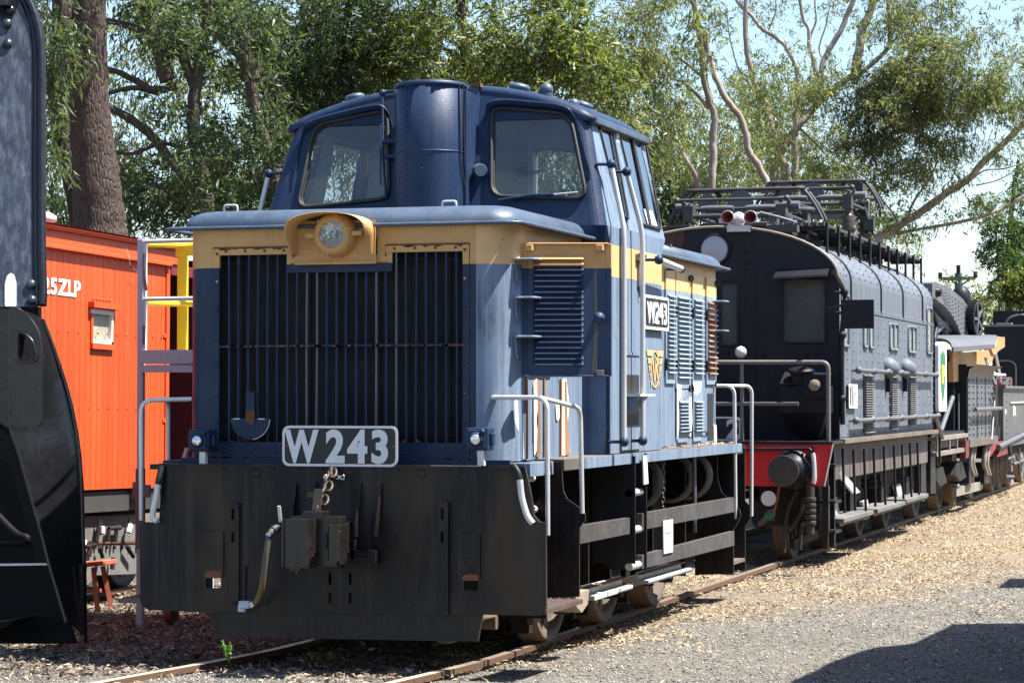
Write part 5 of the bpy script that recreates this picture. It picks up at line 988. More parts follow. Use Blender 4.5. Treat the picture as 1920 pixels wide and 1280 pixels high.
for a0, z0, z1 in ((1618, 600, 650), (1629, 602, 652), (1667, 607, 655), (1675, 608, 656), (1702, 612, 660), (1709, 613, 661)): wx([(a0, z1), (a0 + 7, z1 + 1), (a0 + 7, z0 + 1), (a0, z0)], pg, 'side_window')
wx([(1577, 648), (1590, 650), (1590, 556), (1577, 552)], M['dglass'], 'cab_door_window'); wx([(1737, 662), (1746, 664), (1746, 579), (1737, 577)], M['dglass'], 'cab_door_window')
for a0, a1, z0, z1 in ((1618, 1635, 702, 812), (1667, 1681, 705, 805), (1702, 1715, 705, 797)):
    w = MB(); ya, yb = SX(a0, 750).y, SX(a1, 750).y; za, zb = SX(a0, z1).z, SX(a0, z0).z; w.box((EX, ya, za), (EX + .006, yb, zb), 0)
    for k in range(24): z = za + (k + .5) * (zb - za) / 24; w.prism([(EX + .006, ya + .02, z + .013), (EX + .045, ya + .02, z - .010), (EX + .04, ya + .02, z - .015), (EX + .006, ya + .02, z - .012)], (0, yb - ya - .04, 0), (), 1)
    w.build('side_louvre', [EF, paint('dusty_louvre_slat', (.16, .165, .16), .6, var=.2)], EL)
w = MB(); ya, yb, za, zb = SX(1586, 740).y, SX(1602, 740).y, SX(1594, 765).z, SX(1594, 720).z; x = EX + .03
w.prism(plX(rrect(ya, yb, za, zb, .04), x), (-.02, 0, 0), (), 0); w.prism(plX(rrect(ya, yb, za, zb, .04), x + .008), (-.0075, 0, 0), (plX(rrect(ya + .05, yb - .05, za + .03, zb - .03, .02), x + .008),), 1)
pt_ = w.build('number_plate', [M['plate'], M['white']], EL); w = MB(); w.text('1102', (x, (ya + yb) / 2, (za + zb) / 2 - .10), (0, 1, 0), (0, 0, 1), .20, .012, 0, .02, squash=(yb - ya) / .62 * .8); w.build('lettering', [M['white']], pt_)
for zpx, y0, y1 in ((698, 1597, 1745), (788, 1592, 1748)):
    w = MB(); z = SX(1620, zpx if zpx < 750 else 787).z + 0; z = SX(1660, {698: 697, 788: 785}[zpx], EX + .08).z; w.tube([(EX + .08, SX(y0, 700).y, z), (EX + .08, SX(y1, 700).y, z)], .026, 8, 0)
    for y in nums(SX(y0, 700).y, SX(y1, 700).y, 6): w.sphere((EX + .08, y, z), .045, 8, 0); w.tube([(EX, y, z), (EX + .08, y, z)], .018, 6, 0)
    w.build('side_handrail', [M['cranegrey']], EL)
for px, py in ((1661, 690), (1693, 691)): w = MB(); c = SX(px, py, EX); w.lathe(c, (1, 0, 0), [(0, .13), (.05, .14), (.10, .11), (.16, .06), (.17, .001)], 14, 0); w.box(c + V((0, -.03, -.3)), c + V((.06, .03, 0)), 1); w.build('side_bracket', [EG, EF], EL)
w = MB(); P = wob([HX(1563, 510, EX + .1), HX(1583, 548, EX + .1), HX(1585, 580, EX + .12), HX(1580, 610, EX + .08), HX(1578, 700, EX + .07), HX(1580, 795, EX + .07)], 4); w.tube(P, .03, 8, 0)
for k in (4, 9, 13, 18): w.sphere(P[k], .05, 8, 0); w.tube([P[k], V((EX, P[k].y, P[k].z))], .02, 6, 0)
w.build('sand_pipe', [EF], EL)
w = MB(); c, d = HX(1587, 616, EX + .22), HX(1587, 562, EX + .22); w.box((EX + .16, c.y, c.z), (EX + .52, c.y + .02, d.z), 0); w.tube([(EX, c.y + .1, d.z - .1), (EX + .2, c.y, d.z - .05)], .015, 6, 0); w.build('rear_view_mirror', [EF], EL)
w = MB(); yy_ = SX(1754, 700).y; P = wob([HX(1750, 690 - 105, EX), HX(1756, 610, EX), HX(1752, 640, EX), HX(1752, 720, EX), HX(1753, 790, EX)], 3); w.tube(P, .035, 8); w.build('sand_pipe', [EF], EL)
# headstock, platform, big number plate, buffers
YB = EY0 - .75
m = MB(); q = PY([(1300, 832), (1562, 832), (1546, 911), (1316, 911)], YB); m.prism(q[::-1], (0, .04, 0), (), 0); a, b = HY(1300, 834, YB), HY(1562, 829, YB); m.box((a.x, YB - .01, EZ0 - .02), (b.x, EY0 + .02, EZ0 + .012), 1); m.build('buffer_beam', [M['red'], EF], EL, .004, 1)
m = MB(); e = PY([(1562, 832), (1546, 911)], YB - .002); m.bar(e[0], e[1], .012, .012, 0); m.build('beam_edge', [M['white']], EL)
for sx in (1, -1):
    b0 = HY(1487, 880, YB); x = sx * b0.x; m = MB(); m.lathe((x, YB, b0.z), (0, -1, 0), [(0, .22), (.03, .22), (.04, .19), (.07, .18), (.10, .13), (.16, .12), (.52, .115)], 28, 0, (False, False)); m.lathe((x, YB, b0.z), (0, -1, 0), [(.40, .10), (.54, .105), (.55, .165), (.575, .17), (.585, .167)], 28, 1, (False, True))
    for k in range(8): a = k * math.pi / 4 + .2; m.sphere((x + .20 * math.cos(a), YB - .04, b0.z + .20 * math.sin(a)), .02, 8, 1)
    m.build('buffer', [EF, paint('dusty_buffer', (.03, .028, .028), .6, var=.25)], EL)
m = MB(); P = wob([HY(1392, 842, YB - .05), HY(1500, 841, YB - .05), HY(1518, 842, YB - .06), HY(1525, 856, YB - .06), HY(1527, 895, YB - .06), HY(1525, 906, YB - .06)], 3); k = len(P) // 2; m.tube(P[:k], .018, 8, 1); m.tube(P[k:], .026, 8, 0); m.box(HY(1517, 860, YB - .03), HY(1526, 838, YB), 1); m.build('uncoupling_lever', [M['silver'], EF], EL)
m = MB(); yy_ = EY0 - .45; a, b = HY(1335, 826, yy_), HY(1389, 781, yy_); m.prism([V((p.x, yy_, p.y)) for p in rrect(a.x - .35, b.x, a.z, b.z, .07)], (0, .03, 0), (), 0); m.prism([V((p.x, yy_ - .008, p.y)) for p in rrect(a.x - .35, b.x, a.z, b.z, .07)], (0, .0075, 0), ([V((p.x, yy_ - .008, p.y)) for p in rrect(a.x - .33, b.x - .02, a.z + .02, b.z - .02, .055)],), 1)
pt_ = m.build('front_number_plate', [M['plate'], M['frost']], EL); m = MB(); m.text('2', (HY(1374, 820, yy_).x, yy_ - .001, HY(1374, 820, yy_).z), (1, 0, 0), (0, 0, 1), .20, .01, 0, .035); m.build('lettering', [M['frost']], pt_)
def tubes(name, runs, r, mat, parent, n=8):
    m = MB()
    for q in runs: m.tube(q, r, n)
    return m.build(name, [mat], parent)
yy_ = EY0 - .62; TL, TR = HY(1300, 679, yy_), HY(1553, 679, yy_)
pipe = paint('dull_grey_pipe', (.13, .12, .12), .5, var=.2)
tubes('platform_rail', [rpath([(TL.x, yy_, TL.z), (TR.x, yy_, TR.z), (TR.x, yy_, EZ0)], .08)], .026, pipe, EL)
tubes('platform_rail', [[(TL.x, yy_, HY(1440, 757, yy_).z), (HY(1497, 757, yy_).x, yy_, HY(1440, 757, yy_).z)]], .022, pipe, EL)
tubes('platform_post', [[(HY(1391, 700, yy_).x, yy_, TL.z), (HY(1391, 700, yy_).x, yy_, EZ0)]], .022, pipe, EL)
m = MB(); ya = EY0 - .42; q = [(p.x, p.z) for p in PY([(1462, 775), (1550, 775), (1550, 724), (1462, 720)], ya)]
m.box((q[0][0], ya, q[0][1]), (q[2][0], EY0, q[2][1]), 0); cx_ = (q[0][0] + q[1][0]) / 2
m.loft([[(q[0][0], ya, q[0][1]), (q[1][0], ya, q[1][1]), (q[1][0], EY0, q[1][1]), (q[0][0], EY0, q[0][1])], [(cx_ - .12, EY0 - .2, EZ0 + .05), (cx_ + .14, EY0 - .2, EZ0 + .05), (cx_ + .14, EY0, EZ0 + .05), (cx_ - .12, EY0, EZ0 + .05)]], 0, True, (False, True), False)
m.prism([(q[3][0], ya, q[3][1]), (q[2][0], ya, q[2][1]), (q[2][0], EY0 - .1, q[2][1] + .14), (q[3][0], EY0 - .1, q[3][1] + .14)], (0, 0, .01), (), 0)
c = HY(1503, 716, ya + .1); m.lathe((c.x, ya + .15, c.z - .06), (0, -.2, 1), [(0, .15), (.03, .16), (.05, .13), (.16, .125), (.18, .15), (.21, .15), (.23, .08), (.235, .001)], 18, 0)
sb = m.build('sandbox', [EF], EL, .008, 1)
m = MB(); c = HY(1528, 722, ya - .05); m.box(c + V((-.13, .0, -.14)), c + V((.13, .18, .12)), 0); m.lathe(c, (0, -1, 0), [(0, .075), (.03, .07)], 16, 0); ml = m.build('marker_lamp', [EF], EL); m = MB(); m.lathe(c + V((0, -.03, 0)), (0, -1, 0), [(0, .065), (.02, .045), (.025, .001)], 16); m.build('lens', [paint('amber_grey_lens', (.3, .24, .18), .15, var=.2)], ml)
m = MB(); c = HY(1389, 660, EY0 - .3); m.sphere(c, .07, 10, 0); m.box(c + V((-.15, -.02, -.14)), c + V((.12, .06, -.09)), 1); m.build('small_lamp', [M['silver'], EF], EL)
# roof walkways with stanchions, vents
for sx in (1, -1):
    m = MB(); X0 = 1.17; z = 3.70
    for k in range(5): m.box((sx * (X0 - .42 + k * .088), EY0 + .35, z - .02), (sx * (X0 - .42 + k * .088 + .07), EY1 + .55, z + .012), 0)
    for y in nums(EY0 + .5, EY1 + .3, 12): m.box((sx * (X0 - .42), y, z - .06), (sx * X0, y + .05, z - .02), 0)
    m.build('roof_walkway', [M['wood']], EL)
    for y in nums(EY0 + .45, EY1 + .3, 10):
        m = MB(); m.tube([(sx * (X0 + .02), y, z + .02), (sx * (X0 + .02), y, 3.36), (sx * (X0 + .06), y, 3.25)], .018, 6); m.build('walkway_post', [EF], EL)
m = MB()
for k in range(7):
    y = EY0 + 2.0 + k * .85; m.box((-.55, y, 3.58), (.72, y + .6, 3.78), 0)
    for j in range(5): m.box((.72, y + .05 + j * .11, 3.60), (.735, y + .12 + j * .11, 3.76), 1)
m.build('roof_vents', [M['cranegrey'], EF], EL)
m = MB()
for x0, z0 in ((-1.0, 3.66), (-.6, 3.67), (-.15, 3.68), (.3, 3.67)): m.box((x0, EY0 + .1, z0), (x0 + .26, EY0 + 3.2, z0 + .03), 0)
m.box((-1.3, EY0 + .15, 3.6), (.9, EY0 + .3, 3.68), 0); m.box((-1.3, EY0 + 3, 3.6), (.9, EY0 + 3.2, 3.68), 0)
for x, y in ((.55, .6), (.65, .9), (.5, 1.3), (.72, 1.5)): m.cyl((x, EY0 + y, 3.6), (x, EY0 + y, 3.82), .06, n=10, mi=1); m.cyl((x, EY0 + y, 3.7), (x, EY0 + y, 3.74), .11, n=10, mi=1)
m.tube(wob([(.4, EY0 + .5, 3.85), (.75, EY0 + .6, 3.75), (.95, EY0 + 1, 3.62), (.8, EY0 + 1.6, 3.7)], 4), .02, 6, 1)
m.build('roof_boards', [M['wood'], M['cranegrey']], EL)
# pantographs (folded)
def pantograph(yc, zb, raised, hw, xo=0.):
    t = thing  # parts hang under one node of the locomotive
    root = bpy.data.objects.new('pantograph', None); COL.objects.link(root); root.parent = EL; root.location = V((xo, yc, zb)) - EL.location
    PM = paint('pantograph_steel', (.045, .045, .05), .5, var=.3, dirt_amt=.5) if 'panto' not in M else M['panto']; M['panto'] = PM
    o = V((xo, yc, zb))
    m = MB()
    for sy in (-1, 1): m.tube([o + V((-hw * .95, sy * .75, .10)), o + V((hw * .95, sy * .75, .10))], .028, 8); m.tube([o + V((-hw * .8, sy * .55, .2)), o + V((hw * .8, sy * .55, .2))], .018, 8)
    for sx in (-1, 1): m.tube([o + V((sx * hw * .85, -.8, .12)), o + V((sx * hw * .85, .8, .12))], .026, 8); m.box(o + V((sx * hw * .85 - .06, -.82, .03)), o + V((sx * hw * .85 + .06, -.64, .22))); m.box(o + V((sx * hw * .85 - .06, .64, .03)), o + V((sx * hw * .85 + .06, .82, .22)))
    m.box(o + V((-hw * .7, -.5, -.02)), o + V((hw * .7, .5, .03))); m.build('base_frame', [PM], root)
    M.setdefault('insul', None); M['insul'] = M['insul'] or paint('brown_insulator', (.07, .045, .035), .3, var=.2)
    for sx in (-1, 1):
        for sy in (-1, 1): m = MB(); c = o + V((sx * hw * .85, sy * .7, -.30)); m.lathe(c, (0, 0, 1), [(0, .07), (.06, .13), (.09, .07), (.14, .13), (.17, .07), (.22, .12), (.25, .06), (.31, .06)], 14); m.build('insulator', [M['insul']], root)
    m = MB(); h = .28 if not raised else .30
    for sx in (-1, 1):
        m.tube([o + V((sx * hw * .8, -.65, .2)), o + V((sx * hw * 1.0, .95, h))], .022, 8); m.tube([o + V((sx * hw * .8, .65, .2)), o + V((sx * hw * 1.0, -.95, h))], .022, 8)
        m.tube([o + V((sx * hw * 1.0, .95, h)), o + V((sx * hw * .5, 0, .36))], .016, 8); m.tube([o + V((sx * hw * 1.0, -.95, h)), o + V((sx * hw * .5, 0, .36))], .016, 8)
        m.sphere(o + V((sx * hw * 1.0, .95, h)), .04, 8); m.sphere(o + V((sx * hw * 1.0, -.95, h)), .04, 8)
    for y in (-.95, .95): m.tube([o + V((-hw, y, h)), o + V((hw, y, h))], .018, 8)
    m.tube([o + V((-hw * .5, 0, .36)), o + V((hw * .5, 0, .36))], .02, 6); m.build('folding_frame', [PM], root)
    for x, y, z, pr, ax in [(x, -.6, .2, [(0, .03), (.1, .04), (.3, .04), (.4, .03)], (1, 0, 0)) for x in (-.45, .1)] + [(x, -.62, .22, [(0, .05), (.2, .05)], (1, 0, 0)) for x in (-.75, .55)]:
        m = MB(); m.lathe(o + V((x, y, z)), ax, pr, 12); m.build('raising_spring', [M['cranegrey']], root)
    for x, r_ in ((-.05, .16), (-.45, .12)): m = MB(); m.lathe(o + V((x, -.2, .29)), (0, 1, 0), [(0, r_), (.04, r_)], 20); m.build('cam_wheel', [M['cranegrey']], root)
    m = MB(); zc = .46
    for y in (-.14, .14):
        P = wob([o + V((-hw * 1.42, y * 1.0, zc - .38)), o + V((-hw * 1.30, y, zc - .22)), o + V((-hw * 1.08, y, zc - .02)), o + V((-hw * .92, y, zc)), o + V((hw * .92, y, zc)), o + V((hw * 1.08, y, zc - .02)), o + V((hw * 1.30, y, zc - .22)), o + V((hw * 1.42, y, zc - .38))], 4); m.tube(P, .022, 8)
    m.box(o + V((-hw * .95, -.14, zc - .018)), o + V((hw * .95, .14, zc + .006)))
    for x in (-.6, .6): m.tube([o + V((x * hw, 0, zc)), o + V((x * hw * .8, 0, .34))], .025, 6)
    m.build('collector_bow', [PM], root)
    return root
c1 = HY(1402, 357, EY0 + 2.0); pantograph(EY0 + 2.0, c1.z - .46, False, .66, c1.x)
c2 = HY(1535, 342, EY1 - 1.6); pantograph(EY1 - 1.6, c2.z - .46, True, .62, c2.x)
m = MB()
for q in ([(1594, 388), (1640, 440)], [(1610, 352), (1630, 420)], [(1583, 391), (1612, 360)]): m.tube([HY(a, b, EY1 - 1.0) for a, b in q], .024, 8)
for q in ([(1500, 382), (1585, 382)], [(1545, 406), (1625, 408)]): m.tube([HY(a, b, EY1 - 1.0) for a, b in q], .025, 8)
for p in ((1610, 352), (1594, 388), (1630, 420)): c = HY(*p, EY1 - 1.0); m.box(c - V((.07, .07, .09)), c + V((.07, .07, .07)))
m.build('pantograph_link', [M['panto']], EL)
# bogies, steps, springs
m = MB(); m.box((-1.25, EY0 - .6, .75), (1.25, EY1 + .4, EZ0 - .02), 1); zv = SX(1600, 885).z
m.box((1.30, EY0 + .05, SX(1660, 880).z - .02), (1.34, EY1 - .2, EZ0 - .02), 0); m.box((-1.34, EY0 + .05, .85), (-1.3, EY1 - .2, EZ0 - .02), 0)
for y0, y1 in ((EY0 - .6, EY0 + 3.3), (EY1 - 3.2, EY1 + .5)):
    for sx in (-1, 1): m.box((sx * 1.02, y0, .42), (sx * 1.12, y1, .75), 1); m.box((sx * .98, y0 + .2, .30), (sx * 1.10, y1 - .1, .40), 2)
m.build('underframe', [paint('dusty_valance', (.10, .085, .08), .75, var=.3, dirt_amt=.6), M['under'], paint('grey_brown_bar', (.16, .14, .12), .7, var=.3)], EL)
for px in (1490, 1551, 1612, 1661, 1717):
    y = HX(px + 2, 1000, .93).y
    for sx in (1, -1): wheel(sx * .86, y, rz(y) + .46, .46, sx, EL, mats=('ewheel', 'etread'))
    for sx in (1, ):
        m = MB(); m.box((1.0, y - .16, .25), (1.22, y + .16, .62), 0)
        for k in range(5): m.lathe((1.08, y - .32, .55 + k * .07), (0, 0, 1), [(0, .11), (.03, .13), (.05, .11)], 14, 0)
        m.build('axle_box', [M['under']], EL)
m = MB()
for q in ([(1470, 1036), (1472, 990), (1480, 950), (1495, 920)], [(1475, 1000), (1500, 965), (1507, 930)], [(1500, 1030), (1503, 990), (1512, 980)]): m.tube(wob([HY(a, b, EY0 - .7) for a, b in q], 3), .021, 8, 0)
m.bar(HY(1486, 1020, EY0 - .45), HY(1530, 1000, EY0 + .2), .05, .1, 0); m.box(HY(1542, 1000, EY0 - .6), HY(1556, 910, EY0 - .5), 1)
q = PY([(1425, 985), (1536, 985), (1536, 905), (1425, 905)], EY0 - .62); pb_ = MB(); pb_.prism(q[::-1], (0, .03, 0)); pb_.build('pilot_plate', [M['under']], EL)
for k in range(5): c = HY(1519, 940 + k * 11, EY0 - .8); m.lathe(c, (0, 0, 1), [(0, .06), (.03, .07), (.05, .06)], 16, 0)
m.cyl(HY(1519, 910, EY0 - .8), HY(1519, 1000, EY0 - .8), .05, n=8, mi=0); m.build('brake_rigging', [M['spring'], EF], EL)
m = MB(); c = HY(1441, 934, YB - .1); m.lathe(c, (0, -1, 0), [(0, .085), (.01, .083)], 20); m.build('white_disc', [M['frost']], EL)
m = MB(); P = wob([HY(1462, 905, YB - .3), HY(1458, 930, YB - .25), HY(1452, 955, YB - .2), HY(1440, 968, YB - .1), HY(1425, 982, YB)], 4); m.tube(P[:10], .014, 6, 0); m.tube(P[9:], .035, 8, 1); m.tube(P[10:13], .05, 8, 2); m.build('brake_hose', [M['rust'], M['hose'], M['green']], EL)
for px, top, bot in ((1580, 840, 962), (1600, 843, 958), (1620, 842, 962), (1638, 840, 950), (1657, 836, 947), (1676, 835, 945), (1691, 833, 937), (1706, 830, 934), (1720, 830, 930)):
    m = MB(); a, b = HX(px, top, EX - .02), HX(px, bot, EX + .0); m.tube([a, (b.x, a.y, b.z)], .017, 6); m.build('step_hanger', [EF], EL)
for q in ([(1573, 972), (1633, 958), (1637, 963), (1577, 978)], [(1637, 954), (1693, 940), (1697, 945), (1641, 960)], [(1692, 936), (1736, 925), (1740, 929), (1696, 941)]):
    ya, yb = HX(q[0][0], 950, EX).y, HX(q[1][0], 950, EX).y; z = HX(q[0][0], q[0][1], EX).z
    m = MB(); m.box((EX - .32, ya + .06, z - .05), (EX + .05, yb - .10, z), 0); m.box((EX - .3, ya + .05, z - .09), (EX, yb - .05, z - .05), 1); m.build('step_board', [paint('grey_step_board', (.13, .13, .13), .7, var=.3, dirt_amt=.5), EF], EL, .004, 1)
m = MB(); P = PX([(1571, 886), (1580, 883), (1613, 922), (1602, 926)], 1.34); m.prism(P[::-1], (-.03, 0, 0)); m.build('pale_board', [M['white']], EL)
m = MB()
for px, py in ((1560, 935), (1618, 940), (1680, 910), (1725, 905)): P = PX([(px, py), (px + 9, py - 4), (px + 14, py + 28), (px + 6, py + 34)], 1.2); m.prism(P[::-1], (-.05, 0, 0), (), 0)
m.build('axle_guard', [paint('white_grey_guard', (.4, .4, .38), .7, var=.3, rust=.1)], EL)
m = MB(); q = HX(1558, 870, 1.38)
for z in (.95, .55, .22): m.box((1.25, EY0 - .5, z), (1.44, EY0 - .1, z + .03)); 
m.box((1.30, EY0 - .1, .05), (1.36, EY0 - .02, EZ0)); m.box((1.30, EY0 - .52, .05), (1.36, EY0 - .47, EZ0)); m.build('corner_steps', [EF], EL)
# ------------------------------------------------------------------ red guard van on the siding
VX = -3.95; YV0, YV1 = 1.25, HX(308, 600, VX).y
GV = thing('guard_van', (VX - 1.35, YV1, -.05), 'orange red boarded guard van with white ZLP lettering', 'railway van')
def vz(px, py): return HX(px, py, VX).z
ZS, ZE = vz(230, 918), vz(300, 494); OR = M['orange']; OP = M['orange_p']
wy0, wy1, wz0, wz1 = HX(168, 620, VX).y, HX(205, 620, VX).y, vz(168, 648), vz(168, 592)
m = MB(); m.prism(plX([(YV0, ZS), (YV1, ZS), (YV1, ZE), (YV0, ZE)], VX), (-.05, 0, 0), (plX([(wy0, wz0), (wy1, wz0), (wy1, wz1), (wy0, wz1)], VX),), 0)
m.box((VX - 2.7, YV0, ZS), (VX - 2.65, YV1, ZE), 0); m.box((VX - 2.65, YV0, ZS), (VX - .05, YV0 + .05, ZE), 0)
bm_ = m
m = MB(); m.box((VX - 2.65, YV1 - .06, ZS), (VX - .051, YV1 - .01, ZE), 0); m.box((VX - .95, YV1 + .9, ZS), (VX - .9, YV1 + .95, ZE), 0); m.box((VX - 2.6, YV1 + .95, ZS), (VX - .05, YV1 + 1.0, ZE + .1), 0)
m.build('end_porch', [M['maroon']], GV)
m = MB(); zt = ZE + .16 # fascia, moulding, roof
m.box((VX - .01, YV0, ZE), (VX + .045, YV1 + .25, ZE + .16), 0); m.box((VX - .02, YV0, ZE + .16), (VX + .055, YV1 + .28, ZE + .185), 0); m.box((VX - .01, YV0, ZE - .02), (VX + .055, YV1 + .02, ZE + .015), 0)
m.box((VX - .03, YV1 - .02, ZS), (VX + .018, YV1 + .05, ZE), 0)
for k in range(3): m.box((VX, YV1 - .06 - k * .0, ZS + .6 + k * .8), (VX + .012, YV1 + .03, ZS + .64 + k * .8), 0)
m.box((VX - .02, YV1 + .05, ZE - .1), (VX + .03, YV1 + .95, ZE), 1)
m.build('fascia', [OP, M['maroon']], GV, .005, 1)
m = MB(); rg = []
for y in (YV0 - .1, YV1 + 1.1): rg.append([(VX + .08 - 2.86 * t, y, zt + .03 + .06 * math.sin(math.pi * t)) for t in nums(0, 1, 16)])
m.loft(rg, 0, False, smooth=True); m.loft([[(p[0], p[1], p[2] - .05) for p in r] for r in rg], 0, False); m.build('roof', [paint('red_oxide_roof', (.30, .06, .03), .7, var=.25)], GV)
# lettering, window, sill beam
m = MB(); z0 = vz(120, 560); ht = vz(120, 531) - z0
for t, px in (('2', 81), ('5', 95.5), ('Z', 112.5), ('L', 127), ('P', 139)): m.text(t, (VX + .004, HX(px, 545, VX).y, z0), (0, 1, 0), (0, 0, 1), ht, .003, 0, .035, squash=1.35 if t != 'L' else 1.2)
m.build('lettering', [M['white']], GV)
m = MB(); m.box((VX - .03, wy0, wz0), (VX - .02, wy1, wz1), 0); pane = paint('wire_glass', (.34, .35, .28), .25, dirt=(.2, .2, .14), dirt_amt=.7, streak=.3, var=.35); m.build('window_pane', [pane], GV)
m = MB(); t = .05
m.box((VX - .03, wy0 - .03, wz1), (VX + .015, wy1 + .03, wz1 + .04), 0); m.box((VX - .02, wy0 - .07, wz1 + .05), (VX + .06, wy1 + .08, wz1 + .10), 1); m.box((VX - .03, wy0 - .03, wz0 - .05), (VX + .03, wy1 + .03, wz0), 1); m.box((VX - .03, wy0 - .02, wz0), (VX + .012, wy1 + .02, wz0 + .025), 0); m.box((VX - .03, wy1 - .015, wz0), (VX + .012, wy1 + .02, wz1), 0); m.box((VX - .03, wy0 - .03, wz0), (VX + .014, wy0 + .01, wz1), 1)
for k in range(6): m.sphere((VX + .004, wy0 + (k + .4) * (wy1 - wy0) / 6, wz1 + .13), .014, 6, 1)
m.build('window_frame', [M['white'], OP], GV)
for y in nums(YV0 + .1, YV1 - .1, 22): bm_.sphere((VX + .002, y, vz(150, 625) + (y - YV1) * .01), .011, 6, 0); bm_.sphere((VX + .002, y + .03, vz(150, 770)), .009, 6, 0)
bm_.build('body', [OR], GV)
m = MB(); m.box((VX - .25, YV0, vz(230, 960)), (VX - .03, YV1 + 1.0, ZS - .02), 0); m.box((VX - 2.6, YV0, vz(230, 960)), (VX - 2.4, YV1 + 1, ZS - .02), 0); m.box((VX - 2.4, YV0, .62), (VX - .3, YV1 + .9, ZS - .02), 2)
m.box((VX - .05, HX(247, 920, VX).y, vz(247, 938)), (VX + .03, HX(262, 920, VX).y, vz(247, 905)), 1)
m.build('sill_beam', [paint('grey_black_sill', (.05, .05, .05), .6, var=.3), M['steel'], M['under']], GV)
XB = VX - .10; m = MB() # plate bogie frame with rods and brackets
P = PX([(120, 1086), (262, 1076), (262, 965), (120, 975)], XB); m.prism([P[0], P[1], P[2], P[3]], (-.06, 0, 0), (), 0); P2_ = PX([(120, 1022), (262, 1014), (262, 1018), (120, 1026)], XB + .01); m.prism([p for p in P2_], (-.03, 0, 0), (), 1)
for q in ([(186, 978), (183, 1000), (180, 1020)], [(188, 985), (190, 1005)], [(203, 995), (201, 1018)], [(218, 995), (215, 1018)], [(203, 994), (225, 992)], [(244, 975), (240, 1000)], [(170, 1020), (165, 1045)], [(186, 1030), (192, 1048)], [(160, 1030), (178, 1025)], [(236, 1025), (250, 1045)], [(212, 1048), (210, 1070)]): m.tube([HX(a, b, XB + .05) for a, b in q], .02, 6, 2)
for q in ([(190, 990), (190, 1003)], [(244, 985), (240, 1000)], [(158, 1018), (156, 1026)]): m.tube([HX(a, b, XB + .07) for a, b in q], .026, 6, 3)
for a in range(130, 260, 14): m.sphere(HX(a, 1028, XB + .01), .02, 6, 2)
m.build('bogie_frame', [paint('dusty_grey_bogie', (.13, .13, .13), .75, var=.35, dirt_amt=.7, dirt=(.25, .22, .19)), M['rust'], M['under'], M['white']], GV)
for px in (236, 60):
    y = HX(px, 1100, VX - .7).y; wheel(VX - .78, y, rz(y) + .40, .43, 1, GV); wheel(VX - 2.12, y, rz(y) + .40, .43, -1, GV)
m = MB(); c = HX(82, 412, VX - .4); m.lathe((c.x, c.y, c.z - .25), (0, 0, 1), [(0, .05), (.2, .05), (.21, .09), (.26, .09), (.3, .02)], 12); m.build('roof_vent', [M['silver']], GV)
m = MB(); ln_ = []
for q in ([(228, 470), (237, 485)], [(234, 468), (240, 500)], [(246, 505), (262, 520)]): m.tube([HX(a, b, VX + .06) for a, b in q], .002, 4)
m.build('cobweb_threads', [M['white']], GV)
GV.rotation_euler = (rad(-.9), 0, 0)
# ------------------------------------------------------------------ red trestle stool
YS = HZ(195, 1144, -.15); ST = thing('wooden_stool', (YS.x, YS.y, -.15), 'small red painted wooden stool beside the guard van bogie', 'stool')
m = MB(); a, b = HY(140, 1062, YS.y), HY(207, 1053, YS.y); m.bar((a.x - .15, YS.y, a.z), (b.x, YS.y, b.z), .26, .045, 0); SR = paint('worn_red_stool_paint', (.42, .09, .045), .65, var=.3, dirt=(.4, .25, .15), dirt_amt=.5); m.build('seat', [SR], ST, .006, 1)
for dy in (-.09, .09):
    for pa, pb in (((184, 1062), (196, 1146)), ((150, 1062), (138, 1146))): m = MB(); A, Bq = HY(*pa, YS.y), HY(*pb, YS.y); m.bar((A.x, YS.y + dy, A.z), (Bq.x, YS.y + dy * 1.5, -.15), .03, .04, 0); m.build('leg', [SR], ST)
m = MB(); a, b = HY(141, 1111, YS.y), HY(189, 1106, YS.y); m.bar((a.x, YS.y, a.z), (b.x, YS.y, b.z), .03, .03); m.build('stretcher', [SR], ST)
# ------------------------------------------------------------------ mobile access platform between the tracks
PB = HZ(259, 1176, -.15); PF = thing('access_platform', (PB.x, PB.y, -.15), 'mauve and yellow wheeled work platform beside the diesel', 'work platform')
yp = PB.y
def pz(py, px=262): return HY(px, py, yp).z
x0 = HY(256, 800, yp).x; x1 = HY(267, 800, yp).x; xe = x0 + 1.0
MV, YE, SI, WH = M['mauve'], M['yellow'], M['silver'], M['white']
m = MB(); m.box((x0, yp, -.15), (x1, yp + .05, pz(448)), 0); m.box((x0 - .008, yp - .006, pz(1028)), (x1 + .004, yp + .056, pz(878)), 1); m.box((x0 - .03, yp + .0, pz(932)), (x1 + .07, yp + .02, pz(908)), 1); m.build('post', [MV, paint('mauve_sleeve', (.23, .185, .20), .5, var=.1)], PF, .004, 1)
m = MB(); m.box((xe, yp, -.15), (xe + .05, yp + .05, pz(448)), 0); m.build('post', [MV], PF)
for dx in (0, 1.0): m = MB(); m.box((x0 + dx, yp + 1.4, -.15), (x1 + dx, yp + 1.45, pz(660)), 0); m.build('post', [MV], PF)
m = MB(); m.box((x1, yp + .01, pz(448)), (x1 + .02, yp + .04, pz(656)), 0)
m.build('inner_post', [WH], PF)
for py in (453, 561):
    m = MB(); m.tube([(x1, yp + .02, pz(py)), (xe, yp + .02, pz(py - 1))], .018, 8); m.build('guard_rail', [SI], PF)
for py0, py1 in ((656, 682), (686, 698)):
    m = MB(); m.box((x1 - .02, yp - .01, pz(py1)), (xe + .05, yp + .03, pz(py0)), 0); m.build('deck_edge', [MV], PF)
m = MB(); m.box((x1, yp + .03, pz(690)), (xe, yp + 1.4, pz(684)), 0); m.build('deck', [SI], PF)
